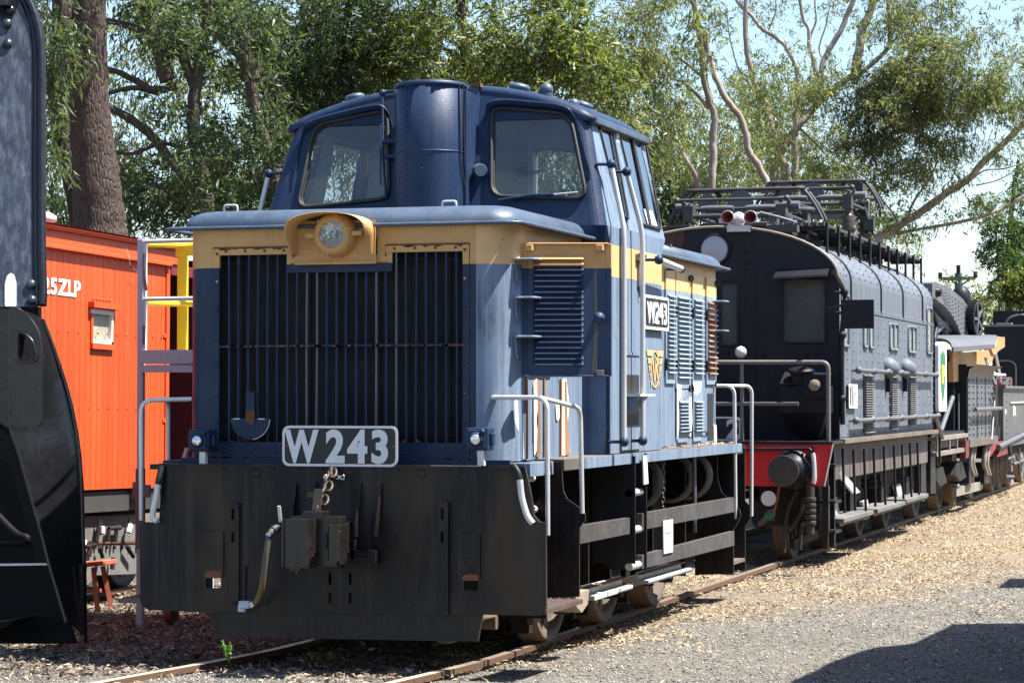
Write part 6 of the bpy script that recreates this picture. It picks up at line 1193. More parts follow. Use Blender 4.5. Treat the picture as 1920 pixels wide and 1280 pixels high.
xy = HY(341, 600, yp + .8).x; yb = yp + .8
for py in (460, 570):
    m = MB(); m.tube(rpath([(x1, yp + .06, HY(270, py - 3, yp).z), (xy, yb, HY(341, py, yb).z), (xy + .6, yb, HY(341, py, yb).z)], .1), .024, 8); m.build('yellow_rail', [YE], PF)
m = MB(); m.box((xy - .03, yb - .03, HY(341, 657, yb).z), (xy + .045, yb + .03, HY(341, 470, yb).z), 0); a = HY(330, 480, yb - .04); m.box((a.x, yb - .05, a.z), (a.x + .6, yb - .03, HY(330, 462, yb).z), 0); m.build('yellow_post', [YE], PF)
m = MB(); q = [HY(271, 475, yp - .01), HY(270, 512, yp - .01), HY(274, 545, yp - .01)]; m.tube(q, .012, 6); m.box((x1 + .005, yp - .01, pz(645)), (x1 + .02, yp + .01, pz(610))); m.build('latch', [M['steel']], PF)
m = MB(); a, b = HY(352, 840, yp + .3), HY(330, 905, yp + .3); m.bar(a, b, .05, .03); m.build('brace', [M['white']], PF)
m = MB(); c = HZ(280, 1160, -.05); m.lathe((x1 + .10, yp + .35, -.06), (1, 0, 0), [(-.03, .085), (.03, .085)], 18, 0); m.box((x1 + .03, yp + .3, -.0), (x1 + .17, yp + .4, .06), 1); m.build('castor', [paint('red_rubber_wheel', (.2, .05, .03), .7), M['under']], PF)
# ------------------------------------------------------------------ black snowplough at the left edge
SPY = .25; SP = thing('snow_plough', (-3.8, SPY, -.05), 'glossy black snow plough nose with a curved wing blade beside the red van', 'snow plough')
GL = M['gloss']
def ptilt(px, py, y0, k): # surface leaning back with height
    return hit(px, py, (0, y0, 0), V((0, 1, -k)).normalized())
# upright front panel leaning back and turned to the right, with a rounded rolled edge
NPn = V((.50, -.80, .30)).normalized(); NP0 = HY(78, 300, SPY + .10)
def NP(a, b, o=0): return hit(a, b, NP0 + NPn * o, NPn)
m = MB(); o = [(-60, 575), (78, 575), (79, 540), (78, 120), (74, 62), (62, 20), (40, -20), (0, -60), (-60, -70)]
pts = rpoly([NP(a, b) for a, b in o], .08, 3); m.prism(pts, -NPn * .04, (), 0)
npm = m; npmat = [paint('sky_sheen_nose_paint', (.017, .022, .033), .24, dirt=(.03, .03, .035), dirt_amt=.25, streak=.55, streak_col=(.12, .145, .20), var=.25, bump=.3, bscale=9)]  # pale blue streaks paint the sky reflection and sheen onto the black
m = MB(); e = wob([NP(a, b, .02) for a, b in [(79, 572), (80, 545), (78, 480), (77, 300), (77, 120), (73, 62), (61, 20), (40, -20), (0, -60)]], 4); m.tube(e, .034, 10); e2 = [p + V((-.04, -.005, 0)) for p in e]; m.tube(e2, .024, 8); m.build('rolled_edge', [GL], SP)
m = MB()
for px, py in ((13, 46), (14, 84), (58, 534), (59, 564)): c = NP(px, py); npm.lathe(c, NPn, [(0, .034), (.03, .034), (.045, .02), (.046, .001)], 12)
npm.build('nose_panel', npmat, SP)
c = NP(15, 8); m.box(c + V((-.15, -.15, -.03)), c + V((.06, .1, .03))); m.sphere(NP(20, 20, .03), .04, 8); m.build('lamp_bracket', [GL], SP)
m = MB(); pa = rpoly([NP(a, b, .012) for a, b in [(9, 574), (31, 574), (31, 530), (27, 515), (20, 511), (13, 517), (9, 532)]], .01, 2); m.prism(pa, -NPn * .012); m.build('reflector_plate', [paint('pale_grey_plate', (.45, .47, .5), .4, var=.08)], SP)
# curved wing blade: loft between inner (deep) edge and outer edge
outer = [(80, 600), (104, 665), (125, 730), (139, 790), (148, 850), (153, 920), (155, 1000), (157, 1050), (157, 1130), (157, 1205)]
inner = [(20, 575), (20, 640), (20, 730), (20, 800), (36, 850), (58, 930), (78, 1000), (93, 1060), (108, 1110), (124, 1165)]
m = MB(); rings = []
for (oa, ob), (ia, ib) in zip(outer, inner):
    A, Bq = HY(ia, ib, SPY - .32), HY(oa, ob, SPY + .06); md = (A + Bq) / 2 + V((.02, .10, 0)); rings.append([A + (md - A) * 2 * t if False else A * (1 - t) ** 2 + md * 2 * t * (1 - t) + Bq * t ** 2 for t in nums(0, 1, 8)])
rr2 = [wob([r[i] for r in rings], 3) for i in range(9)]; m.loft(rr2, 0, False); m.loft([[p + V((0, .03, 0)) for p in r] for r in rr2], 0, False)
e = rr2[8]; m.tube(e, .018, 8); m.tube(rr2[0], .015, 8)
m.build('wing_blade', [GL], SP)
m = MB(); q = [HY(a, b, SPY - .02) for a, b in [(148, 1055), (156, 1058), (158, 1206), (150, 1200)]]; m.prism([q[3], q[2], q[1], q[0]], (0, .05, 0)); m.build('wing_tip', [GL], SP, .006)
# gusset with the D shaped hand hole
m = MB(); g_ = rpoly([HY(a, b, SPY - .36) for a, b in [(20, 800), (76, 800), (78, 660), (72, 620), (52, 590), (30, 575), (20, 574)]], .04, 3); hl_ = rpoly([HY(a, b, SPY - .36) for a, b in [(32, 678), (68, 678), (70, 665), (62, 640), (46, 624), (34, 622), (32, 630)]], .03, 3)
m.prism(g_, (0, .03, 0), (hl_,), 0); loop_tube(m, hl_, .012); m.build('gusset', [paint('brownish_black_gloss', (.016, .0145, .014), .25, dirt=(.05, .04, .03), dirt_amt=.4, streak=.4, streak_col=(.04, .034, .03), bump=.4, bscale=14)], SP)
m = MB(); m.prism(PY([(-140, 800), (24, 800), (24, 574), (-140, 574)], SPY - .16), (0, .04, 0)); m.build('centre_panel', [GL], SP)
# dark cavity under the nose: set back black plates standing in for shade, hooked bracket, bottom sheet
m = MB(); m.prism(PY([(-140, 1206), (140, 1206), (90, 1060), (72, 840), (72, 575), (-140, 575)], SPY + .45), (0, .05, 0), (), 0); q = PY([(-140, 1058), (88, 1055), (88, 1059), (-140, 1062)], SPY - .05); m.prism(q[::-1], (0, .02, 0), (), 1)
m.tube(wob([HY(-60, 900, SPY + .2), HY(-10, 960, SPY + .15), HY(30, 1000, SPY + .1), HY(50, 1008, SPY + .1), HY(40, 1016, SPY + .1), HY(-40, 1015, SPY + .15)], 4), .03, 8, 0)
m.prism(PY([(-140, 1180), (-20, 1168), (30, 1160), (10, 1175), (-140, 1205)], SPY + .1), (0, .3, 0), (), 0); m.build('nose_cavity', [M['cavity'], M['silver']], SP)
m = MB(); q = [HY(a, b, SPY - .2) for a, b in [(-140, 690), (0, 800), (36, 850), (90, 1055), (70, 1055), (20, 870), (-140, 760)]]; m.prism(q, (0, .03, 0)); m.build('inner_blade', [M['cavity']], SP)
# body of the plough wagon behind (out of frame to the left)
m = MB(); m.box((-5.9, SPY + .55, .4), (-3.62, SPY + .9, 3.9), 0); m.box((-5.7, SPY + .55, .1), (-3.5, SPY + .9, .5), 1); m.build('plough_body', [GL, M['under']], SP)
# ------------------------------------------------------------------ steam crane, sign, tender and tank beyond the electric locomotive
SX2 = 1.35
def yx(px, x=SX2): return HX(px, 700, x).y
def Xq(pts, x, t, mb, mi=0):
    P = PX(pts, x); mb.prism(P[::-1], (-t, 0, 0), (), mi)
CR = thing('steam_crane', (0, yx(1820), -.09), 'grey and black rail steam crane with curved jib, gear wheel and tan lined canopy', 'rail crane')
CG, TN, EFk, UN = M['cranegrey'], M['tan'], M['efront'], M['under']
m = MB(); Xq([(1748, 556), (1748, 531), (1754, 528), (1772, 536), (1790, 547), (1806, 561), (1817, 577), (1818, 600), (1815, 634), (1803, 634), (1797, 612), (1786, 592), (1772, 574)], .55, .45, m)
for k in range(9):
    a, b = HX(1760 + k * 6.2, 540 + k * 4.2, .552), HX(1772 + k * 4.2, 568 + k * 8, .552)
    for t in nums(0, 1, 6): c = a * (1 - t) + b * t; m.sphere((.555, c.y, c.z), .022, 5, 0)
m.lathe(HX(1755, 548, .55), (1, 0, 0), [(0, .09), (.08, .07), (.1, .02)], 12, 1); m.build('jib', [CG, EFk], CR)
m = MB(); Xq([(1748, 640), (1800, 640), (1800, 600), (1760, 575), (1748, 575)], .1, .5, m, 0)
for q in ([(1750, 590), (1790, 632)], [(1790, 585), (1752, 625)], [(1750, 606), (1800, 604)], [(1770, 578), (1772, 634)]): m.tube([HX(a, b, .35) for a, b in q], .06, 6, 1)
m.build('crab_frame', [EFk, CG], CR); m = MB(); m.sphere(HX(1802, 560, -.2), .22, 12, 0, (1, 1, 1.3)); m.build('motor_dome', [EFk], CR)
m = MB(); c = HX(1833, 598, .75); ax = V((.988, -.15, 0)); R = .33; pr = [(-.12, R), (.02, R), (.02, R - .05), (-.02, R - .06), (-.02, R * .25), (.05, R * .2), (.05, .001)]
m.lathe(c, ax, [(-.13, R * .1), (-.13, R)] + pr[1:3] + [(-.01, R - .05)], 44, 0, (False, False))
for k in range(44): a = 2 * math.pi * k / 44; e1 = V((0, 0, 1)); e2 = ax.cross(e1).normalized(); d = e1 * math.cos(a) + e2 * math.sin(a); m.bar(c + d * (R + .008) - ax * .13, c + d * (R + .008) + ax * .02, .022, .022, 0, d)
for k in range(5): a = 2 * math.pi * k / 5 + .3; d = V((0, 0, 1)) * math.cos(a) + ax.cross(V((0, 0, 1))) * math.sin(a); m.bar(c, c + d * (R - .02), .05, .05, 1)
m.build('gear_wheel', [EFk, CG], CR)
m = MB(); A = [HX(p, q, .9) for p, q in ((1759, 634), (1866, 628))]; Bq = [HX(p, q, 1.45) for p, q in ((1786, 655), (1864, 649))]; md = [(a + b) / 2 + V((.1, 0, .09)) for a, b in zip(A, Bq)]
row = lambda i: [A[i] * (1 - t) ** 2 + md[i] * 2 * t * (1 - t) + Bq[i] * t ** 2 for t in nums(0, 1, 8)]
m.loft([row(0), row(1)], 0, False); m.loft([[p - V((0, 0, .04)) for p in row(0)], [p - V((0, 0, .04)) for p in row(1)]], 1, False); m.bar(Bq[0], Bq[1], .03, .07, 0); m.loft([[HX(1759, 634, .9), HX(1866, 628, .9)], [HX(1759, 634, .9) + V((-2, 0, .1)), HX(1866, 628, .9) + V((-2, 0, .1))]], 0, False)
P = PX([(1864, 630), (1884, 632), (1884, 650), (1872, 658), (1864, 668), (1858, 652)], .9); m.prism(P[::-1], (-.06, 0, 0), (), 1); m.build('canopy', [CG, TN], CR)
m = MB(); Xq([(1785, 664), (1866, 655), (1862, 672), (1855, 700), (1838, 720), (1800, 722), (1785, 700)], .55, .06, m, 0); v_ = MB(); Xq([(1786, 660), (1797, 659), (1799, 715), (1788, 716)], 1.2, .08, v_); v_.build('canopy_post', [TN], CR)
for q in ([(1796, 688), (1796, 700), (1802, 700), (1802, 686)], [(1803, 686), (1803, 698), (1809, 698), (1809, 684)]): v_ = MB(); Xq(q, 1.1, .1, v_); v_.build('valve', [M['yellow']], CR)
m.build('cab_lining', [TN], CR)
m = MB(); c = HX(1838, 712, .9); m.lathe(c, (1, -.2, 0), [(-.3, .25), (0, .26), (.02, .20), (-.1, .18)], 24, 0, (True, False))
for q in ([(1848, 672), (1858, 700), (1866, 720)], [(1858, 682), (1846, 702)], [(1862, 690), (1850, 720)], [(1853, 690), (1870, 704)], [(1845, 700), (1878, 703)], [(1866, 662), (1872, 690), (1876, 716)], [(1869, 702), (1884, 703)]): m.tube([HX(a, b, 1.1) for a, b in q], .03, 6, 1)
m.build('engine_gear', [EFk, M['silver']], CR)
m = MB(); ya, yb = yx(1815), yx(1862); za, zb = HX(1815, 824, SX2).z, HX(1815, 706, SX2).z
m.box((-SX2, ya, za), (SX2, yb, zb), 0); m.loft([[(SX2, ya, zb), (SX2, yb, zb)], [(SX2 + .02, ya, zb + .12), (SX2 + .02, yb, zb + .12)], [(SX2 + .16, ya - .05, zb + .20), (SX2 + .16, yb + .1, zb + .20)]], 1, False)
for y in nums(ya + .1, yb - .1, 6):
    for z in nums(za + .08, zb - .05, 9): m.sphere((SX2 + .003, y, z), .03, 5, 0)
for y in (ya + (yb - ya) * .33, ya + (yb - ya) * .66): m.box((SX2, y - .015, za), (SX2 + .01, y + .015, zb), 2)
m.box((SX2 - .3, ya - .02, za), (SX2 - .02, ya, zb + .2), 2); m.box((-SX2, ya - .2, za - .12), (SX2 + .05, yb + .3, za), 3)
m.build('bunker', [CG, paint('dusty_flare', (.2, .18, .15), .7, var=.2), EFk, paint('brown_sole', (.12, .10, .085), .7, var=.3)], CR)
m = MB(); z = HX(1840, 767, SX2 + .1).z; m.tube([(SX2 + .1, yx(1817), z), (SX2 + .1, yx(1866), z)], .035, 8); m.build('handrail', [M['steel']], CR)
m = MB(); P = rpath([HX(1797, 830, 1.2), HX(1797, 735, 1.2), HX(1812, 738, 1.2), HX(1812, 830, 1.2)], .1); m.tube(P, .02, 6); P = rpath([HX(1859, 825, 1.4), HX(1865, 745, 1.4), HX(1860, 738, 1.4)], .1); m.tube(P, .025, 6); m.tube([HX(1798, 784, 1.2), HX(1806, 784, 1.2)], .02, 6); m.build('grab_rail', [M['steel']], CR)
m = MB()
for q in ([(1777, 655), (1783, 655), (1797, 720), (1797, 835), (1788, 835), (1788, 725)], [(1757, 640), (1760, 640), (1760, 832), (1757, 832)], [(1797, 715), (1815, 712), (1815, 835), (1797, 835)]): m = MB(); Xq(q, 1.15, .2, m, 0); m.build('frame_post', [EFk], CR)
for q in ([(1786, 745), (1764, 808)], [(1753, 780), (1766, 820)]): m = MB(); m.tube([HX(a, b, 1.45) for a, b in q], .037, 8); m.build('brace_rod', [M['steel']], CR)
m = MB(); m.box((-1.25, yx(1753), .95), (1.3, yx(1895), 1.18), 0); z1, z2 = HX(1775, 820, 1.35).z, HX(1775, 848, 1.35).z
for z in (z1, z2): m.box((1.2, yx(1752), z - .03), (1.38, yx(1812), z + .03), 1)
for a in (1757, 1780, 1794, 1809): m.tube([HX(a, 818, 1.36), HX(a, 850, 1.36)], .02, 6, 1)
for a, b in ((1762, 900), (1798, 890)): Xq([(a - 4, b - 22), (a + 6, b - 26), (a + 14, b + 4), (a + 2, b + 12), (a - 6, b)], 1.3, .25, m, 2)
for a in (1753, 1735): Xq([(a - 8, 830), (a, 828), (a + 2, 924), (a - 8, 926)], 1.3, .1, m, 0)
for a in (1817, 1846): Xq([(a, 868), (a + 10, 866), (a + 10, 905), (a, 907)], 1.3, .3, m, 0)
for a in (1822, 1827, 1848, 1853): m.tube([HX(a, 832, 1.3), HX(a - 4, 870, 1.3), HX(a + 2, 890, 1.3)], .045, 6, 1)
m.bar(HX(1790, 922, 1.2), HX(1838, 910, 1.2), .06, .14, 1); m.build('undercarriage', [EFk, paint('dusty_grey_gear', (.22, .2, .17), .7, var=.35, dirt_amt=.5), M['black_side']], CR)
for px in (1762, 1790, 1822, 1862, 1876):
    for sx in (1, -1): wheel(sx * .86, yx(px, .93), rz(30) + .46, .46, sx, CR)
for q, t in (([(1811, 826), (1817, 826), (1817, 856), (1811, 860)], .1), ([(1876, 830), (1887, 826), (1890, 850), (1872, 856)], .2)): m = MB(); Xq(q, 1.4, t, m); m.build('red_bracket', [M['maroon']], CR)
# BP sign
a, b = HX(1759, 770, 1.47), HX(1774.5, 640, 1.47); ya, yb = HX(1760, 700, 1.47).y, HX(1775, 700, 1.47).y; za, zb = HX(1767, 771, 1.47).z, HX(1767, 642, 1.47).z; w = yb - ya; h = zb - za; yc = (ya + yb) / 2
SG = thing('fuel_sign', (1.47, yc, za), 'tall white sign with green shield and yellow BP letters', 'sign')
m = MB(); m.prism(plX(rrect(ya, yb, za, zb, .08), 1.47), (-.05, 0, 0)); m.build('board', [paint('white_sign_enamel', (.74, .75, .74), .35, dirt_amt=.2, streak=.08, var=.03, rust=.03)], SG)
m = MB(); sh = [(-.30, .33), (-.15, .345), (0, .40), (.15, .345), (.30, .33), (.30, .05), (.24, -.14), (.12, -.28), (0, -.40), (-.12, -.28), (-.24, -.14), (-.30, .05)]; m.prism(plX([(yc + p * w, (za + zb) / 2 + q * h) for p, q in sh], 1.474), (-.003, 0, 0)); m.build('shield', [M['green']], SG)
m = MB(); m.text('BP', (1.475, yc, (za + zb) / 2 - .09 * h), (0, 1, 0), (0, 0, 1), .26 * h, .003, 0, .03, squash=w / h * .95); m.build('lettering', [M['signyel']], SG)
m = MB(); m.box((1.40, ya - .02, za), (1.42, ya + .04, zb), 0); m.tube([(1.42, yc, za + .1), (1.42, yc, za - .75)], .02, 6, 0); m.build('bracket', [M['under']], SG)
# tender wagon
TW_ = thing('water_tender', (0, yx(1900), -.09), 'grey riveted water tender coupled behind the steam crane', 'tender')
ya, yb = yx(1881), yx(1921); za, zb = HX(1885, 826, SX2).z, HX(1885, 728, SX2).z; m = MB(); m.box((-SX2, ya, za), (SX2, yb + 2, zb), 0)
for y in nums(ya + .1, yb, 8): m.sphere((SX2, y, zb - .06), .03, 5, 0); m.sphere((SX2, ya + .5, za + (y - ya) / (yb - ya) * (zb - za)), .025, 5, 0)
m.box((-SX2 - .02, ya - .02, zb), (SX2 + .04, yb + 2, zb + .05), 1); m.box((-SX2, ya, za - .1), (SX2 + .06, yb + 2, za), 1); m.tube([(SX2 + .008, yx(1893), HX(1893, 755, SX2).z), (SX2 + .008, yb, HX(1893, 755, SX2).z)], .02, 6, 2); m.build('tank', [paint('grey_tender_paint', (.085, .088, .088), .55, var=.3, streak=.4, streak_col=(.14, .14, .135)), CG, M['silver']], TW_)
m = MB(); c = HX(1902, 778, SX2 + .004); m.text('R', (SX2 + .004, c.y, c.z), (0, 1, 0), (0, 0, 1), .17, .003, 0, .05, squash=3.2); m.build('lettering', [M['white']], TW_)
m = MB(); c = HX(1886, 772, SX2 + .005); m.prism(plX([(c.y - .18, c.z), (c.y, c.z - .07), (c.y + .18, c.z), (c.y, c.z + .07)], SX2 + .005), (-.003, 0, 0)); m.build('diamond_mark', [paint('pink_mark', (.6, .36, .34), .5)], TW_)
m = MB(); m.box((-1.2, ya - .3, .6), (1.2, yb + 2, za - .1), 0); m.tube([HX(1872, 838, 1.4), HX(1925, 812, 1.4)], .05, 8, 1); m.tube([HX(1893, 830, 1.42), HX(1895, 856, 1.42), HX(1890, 862, 1.42)], .025, 6, 1); Xq([(1865, 720), (1871, 720), (1873, 825), (1867, 825)], 1.3, .1, m, 0)
for q in ([(1905, 850), (1912, 870)], [(1890, 858), (1900, 857)], [(1885, 893), (1900, 893)], [(1900, 870), (1920, 862)], [(1910, 840), (1912, 890)]): m.tube([HX(a, b, 1.35) for a, b in q], .03, 6, 1)
m.build('frame', [UN, CG], TW_)
for px in (1893, 1917):
    for sx in (1, -1): wheel(sx * .86, yx(px, .93), rz(30) + .46, .46, sx, TW_)
# red sign with a 4
ys = yx(1905) + 2; a, b = HY(1866, 729, ys), HY(1898, 706, ys); SN = thing('track_number_sign', ((a.x + b.x) / 2, ys, a.z), 'small red sign with a white figure 4 above the tender', 'sign')
m = MB(); m.prism([V((p.x, ys, p.y)) for p in rrect(a.x, b.x, a.z, b.z, .05)], (0, .03, 0)); m.box(((a.x + b.x) / 2 - .03, ys + .03, 1.0), ((a.x + b.x) / 2 + .03, ys + .06, b.z), 0); m.build('board', [paint('red_sign_enamel', (.5, .02, .03), .35, var=.1)], SN)
m = MB(); m.prism([V((p.x, ys - .004, p.y)) for p in rrect(a.x + .012, b.x - .012, a.z + .012, b.z - .012, .045)], (0, .003, 0), ([V((p.x, ys - .004, p.y)) for p in rrect(a.x + .035, b.x - .035, a.z + .035, b.z - .035, .03)],)); m.text('4', ((a.x + b.x) / 2 + .03, ys - .001, a.z + .05), (1, 0, 0), (.2, 0, 1), .17, .005, 0, .03, squash=1.2); m.build('figure', [M['white']], SN)
# black steam locomotive tender far right
yk = yx(1905) + 9; BL = thing('black_tender', (HY(1900, 700, yk).x, yk, -.1), 'tall plain black tender standing far back behind the grey water tender', 'tender')
a, b = HY(1846, 850, yk), HY(1990, 609, yk); m = MB(); m.box((a.x, yk, .3), (b.x, yk + 6, b.z), 0); c = HY(1862, 583, yk + .5); m.box((c.x, yk + .5, b.z), (b.x, yk + 6, c.z), 0); m.box((a.x - .03, yk - .03, b.z - .03), (b.x, yk + 6, b.z + .02), 1)
d = HY(1890, 609, yk); m.box((HY(1868, 608, yk).x, yk - .01, b.z - .01), (HY(1897, 608, yk).x, yk + .2, b.z + .06), 2)
for k in range(5): x = c.x + .2 + k * .25; m.box((x, yk + .48, c.z), (x + .06, yk + .52, c.z + (.08 if k % 2 else .2)), 2)
m.tube(rpath([HY(1885, 612, yk + .48), HY(1890, 596, yk + .48), HY(1915, 588, yk + .48), HY(1940, 596, yk + .48)], .3), .03, 6, 1); m.tube(rpath([HY(1868, 690, yk - .05), HY(1870, 676, yk - .05), HY(1905, 676, yk - .05), HY(1905, 730, yk - .05)], .3), .025, 6, 1)
m.build('tank', [M['efront'], M['steel'], paint('pale_top_edge', (.3, .28, .26), .6)], BL)
# ------------------------------------------------------------------ power pole, rolling stock off to the right that throws the big shadows
yp2 = 62; PO = thing('power_pole', (HY(1797, 700, yp2).x, yp2, -.1), 'green wooden power pole with a cross arm against the sky', 'power pole')
m = MB(); p = HY(1797, 512, yp2); m.cyl((p.x, yp2, -.1), (p.x, yp2, p.z), .16, .12, 12); m.build('pole', [M['polegreen']], PO)
m = MB(); a, b = HY(1762, 523, yp2 - .15), HY(1829, 521, yp2 - .15); m.bar(a, b, .1, .11)
for q in ([(1783, 524), (1795, 536)], [(1818, 524), (1800, 536)]): m.tube([HY(x, y, yp2 - .12) for x, y in q], .03, 6)
m.build('cross_arm', [M['polegreen']], PO); m = MB()
for x, z0, z1 in ((1763, 523, 511), (1797, 512, 497), (1829, 521, 509)): m.tube([HY(x, z0, yp2 - .15), HY(x, z1, yp2 - .15)], .07, 6)
m.build('insulators', [EFk], PO)
RV = thing('shadow_casting_van', (7.0, -2.5, 0), 'unseen brown van shaped to throw the big shadow across the gravel road', 'railway van')  # out of view, sized and placed to throw the large ground shadow
m = MB(); o = [(5.22, .9), (8.2, .9), (8.2, 3.9), (7.6, 4.5), (5.9, 4.5), (5.22, 4.2)]; ring = lambda y, s, dz: [(6.8 + (x - 6.8) * s, y, z + (dz if z > 3 else 0)) for x, z in o]
m.loft([ring(-4.2, 1, 0), ring(2.0, 1, 0), ring(3.1, .97, -.25), ring(3.4, .94, -.6), ring(5.3, .92, -.7)], 0, True, (True, True), False)
m.box((5.6, -4.0, .5), (8.0, 5.0, .95), 1); m.build('body', [paint('brown_van_paint', (.12, .05, .03), .6, var=.2), UN], RV)
BR = paint('worn_brown_boards', (.135, .056, .034), .65, var=.3, dirt=(.2, .13, .09), dirt_amt=.5, rust=.15)
for k in range(24): y = -4.1 + k * .25; b_ = MB(); b_.box((5.205, y, .95), (5.222, y + .232, 4.05), 0); b_.build('side_board', [BR], RV)
b_ = MB(); b_.box((5.17, -.9, 1.0), (5.203, .9, 3.8), 0)
for q in ((-.9, -.82), (.82, .9), (-.04, .04)): b_.box((5.15, q[0], 1.0), (5.17, q[1], 3.8), 1)
for z in (1.05, 2.4, 3.7): b_.box((5.15, -.9, z), (5.172, .9, z + .08), 1)
b_.build('sliding_door', [BR, UN], RV)
b_ = MB(); b_.box((5.12, -1.8, 3.86), (5.18, 1.8, 3.92)); b_.build('door_track', [UN], RV)
for q in ((-4.2, -4.08), (1.88, 2.0), (-2.5, -2.42)): b_ = MB(); b_.box((5.18, q[0], .95), (5.204, q[1], 4.1)); b_.build('stanchion', [UN], RV)
for y in (-3.2, -1.6, 2.0, 3.6):
    for x, s in ((6.05, -1), (7.55, 1)): wheel(x, y, .43, .45, s, RV)
RF = thing('shadow_casting_wagon', (6.2, 13, 0), 'unseen black flat wagon with a tall box added to throw the farther shadow', 'flat wagon')  # out of view, its tall box added for the second ground shadow
m = MB(); m.box((5.15, 9.6, 1.0), (7.6, 19, 1.35), 0); m.box((5.05, 9.4, .9), (7.7, 9.6, 1.5), 0); m.box((5.2, 9.4, 1.35), (7.5, 10.6, 3.35), 0); m.build('deck', [M['black_side']], RF)
for y in (10.6, 12.2, 16.5, 18):
    for x, s in ((5.55, -1), (7.15, 1)): wheel(x, y, .33, .45, s, RF)
# ------------------------------------------------------------------ trees: limbs as tapered tubes, crowns as drooping sprays of leaves
def fnoise(p, k, ph): return np.sin(p[:, 0] * k + ph) * np.sin(p[:, 1] * k * 1.1 + ph * 2) + np.sin(p[:, 2] * k * 1.2 + ph * 3) * np.sin(p[:, 0] * k * .7 + 1.3)
DENS = 3.5
def spray(clumps, per_m2, L, wid, droop, twig, gap=.0):
    """leaf centres, axes, lengths for a list of clumps (px, py, rx, ry, dist, density)"""
    C, Dv, Ln, Tw = [], [], [], []
    for i, (px, py, rx, ry, d, den) in enumerate(clumps):
        c = np.array(HD(px, py, d)); sx, sz = rx / FPX * d, ry / FPX * d; sy = min(max(sx, sz) * .8, 1.6)
        k = 9; n = int(per_m2 * den * DENS * sx * sz * 3.14 / k)
        if n < 3: continue
        u = RNG.normal(size=(n, 3)); u /= np.linalg.norm(u, axis=1, keepdims=True); u *= RNG.uniform(.25, 1, (n, 1)) ** .5
        rt = np.array(RT); fw = np.array(_f0); o = c + u[:, :1] * sx * rt + u[:, 1:2] * sy * fw + u[:, 2:] * np.array([0, 0, sz])
        keep = (fnoise(o, 2.6, i * 1.7) + .6 * fnoise(o, 6.1, i)) > gap + RNG.normal(0, .35, n); o = o[keep]; u = u[keep]; n = len(o)
        if n == 0: continue
        td = u * .7 + RNG.normal(size=(n, 3)) * .5; td[:, 2] -= droop * .6; td /= np.linalg.norm(td, axis=1, keepdims=True)
        tl = twig * RNG.uniform(.6, 1.3, n); t = RNG.uniform(0, 1, (n, k))
        p = o[:, None] + td[:, None] * (t * tl[:, None])[..., None] + RNG.normal(size=(n, k, 3)) * twig * .10; p[..., 2] -= droop * .25 * twig * t ** 2
        ld = td[:, None] * .6 + RNG.normal(size=(n, k, 3)) * .55; ld[..., 2] -= droop
        C.append(p.reshape(-1, 3)); Dv.append(ld.reshape(-1, 3)); Ln.append(RNG.uniform(L[0], L[1], n * k) * np.repeat(RNG.uniform(.65, 1.25, n), k)); Tw.append(np.concatenate([o, td, tl[:, None]], 1))
    return np.concatenate(C), np.concatenate(Dv), np.concatenate(Ln), np.concatenate(Tw)
def tree(name, label, d0, limbs, bark, clumps, leafmat, per_m2, L, wid, droop=.8, twig=.45, gap=-.1, base=None, group='trees behind the trains'):
    b = HD(*base, d0) if base else V(HD(limbs[0][0][0][0], limbs[0][0][0][1], d0)); b.z = -.15; r = thing(name, b, label, 'tree', group)
    m = MB()
    for path, w0, w1 in limbs:
        P = [HD(q[0], q[1], q[2] if len(q) > 2 else d0) for q in path]; P = wob(P, 4); n = len(P); sc = d0 / FPX / 2
        R = [(w0 + (w1 - w0) * i / (n - 1)) * sc * (1 + (.06 if w0 < 40 else .015) * math.sin(i * 1.9)) for i in range(n)]; P = [p + V((random.uniform(-1, 1), random.uniform(-1, 1), 0)) * rr * (.15 if w0 < 40 else .03) for p, rr in zip(P, R)]
        m.tube(P, [q * (.70 if bark is M['gum'] else 1) for q in R], 14 if w0 > 12 else 7)
    m.build('trunk', [bark], r)
    c, d, l, tw = spray(clumps, per_m2, L, wid, droop, twig, gap); me = leaf_mesh('crown', c - np.array(b), d, l, l * RNG.uniform(wid * .75, wid * 1.25, len(l)), leafmat); o = obj('crown', me, r)
    tw = tw[::2]; obj('twigs', leaf_mesh('twigs', tw[:, :3] + tw[:, 3:6] * tw[:, 6:] * .45 - np.array(b), tw[:, 3:6], tw[:, 6] * 1.1, tw[:, 6] * .022, M['bark2']), r); return r, len(l)
TOT = 0
def T(*a, **k):
    global TOT; r, n = tree(*a, **k); TOT += n; return r
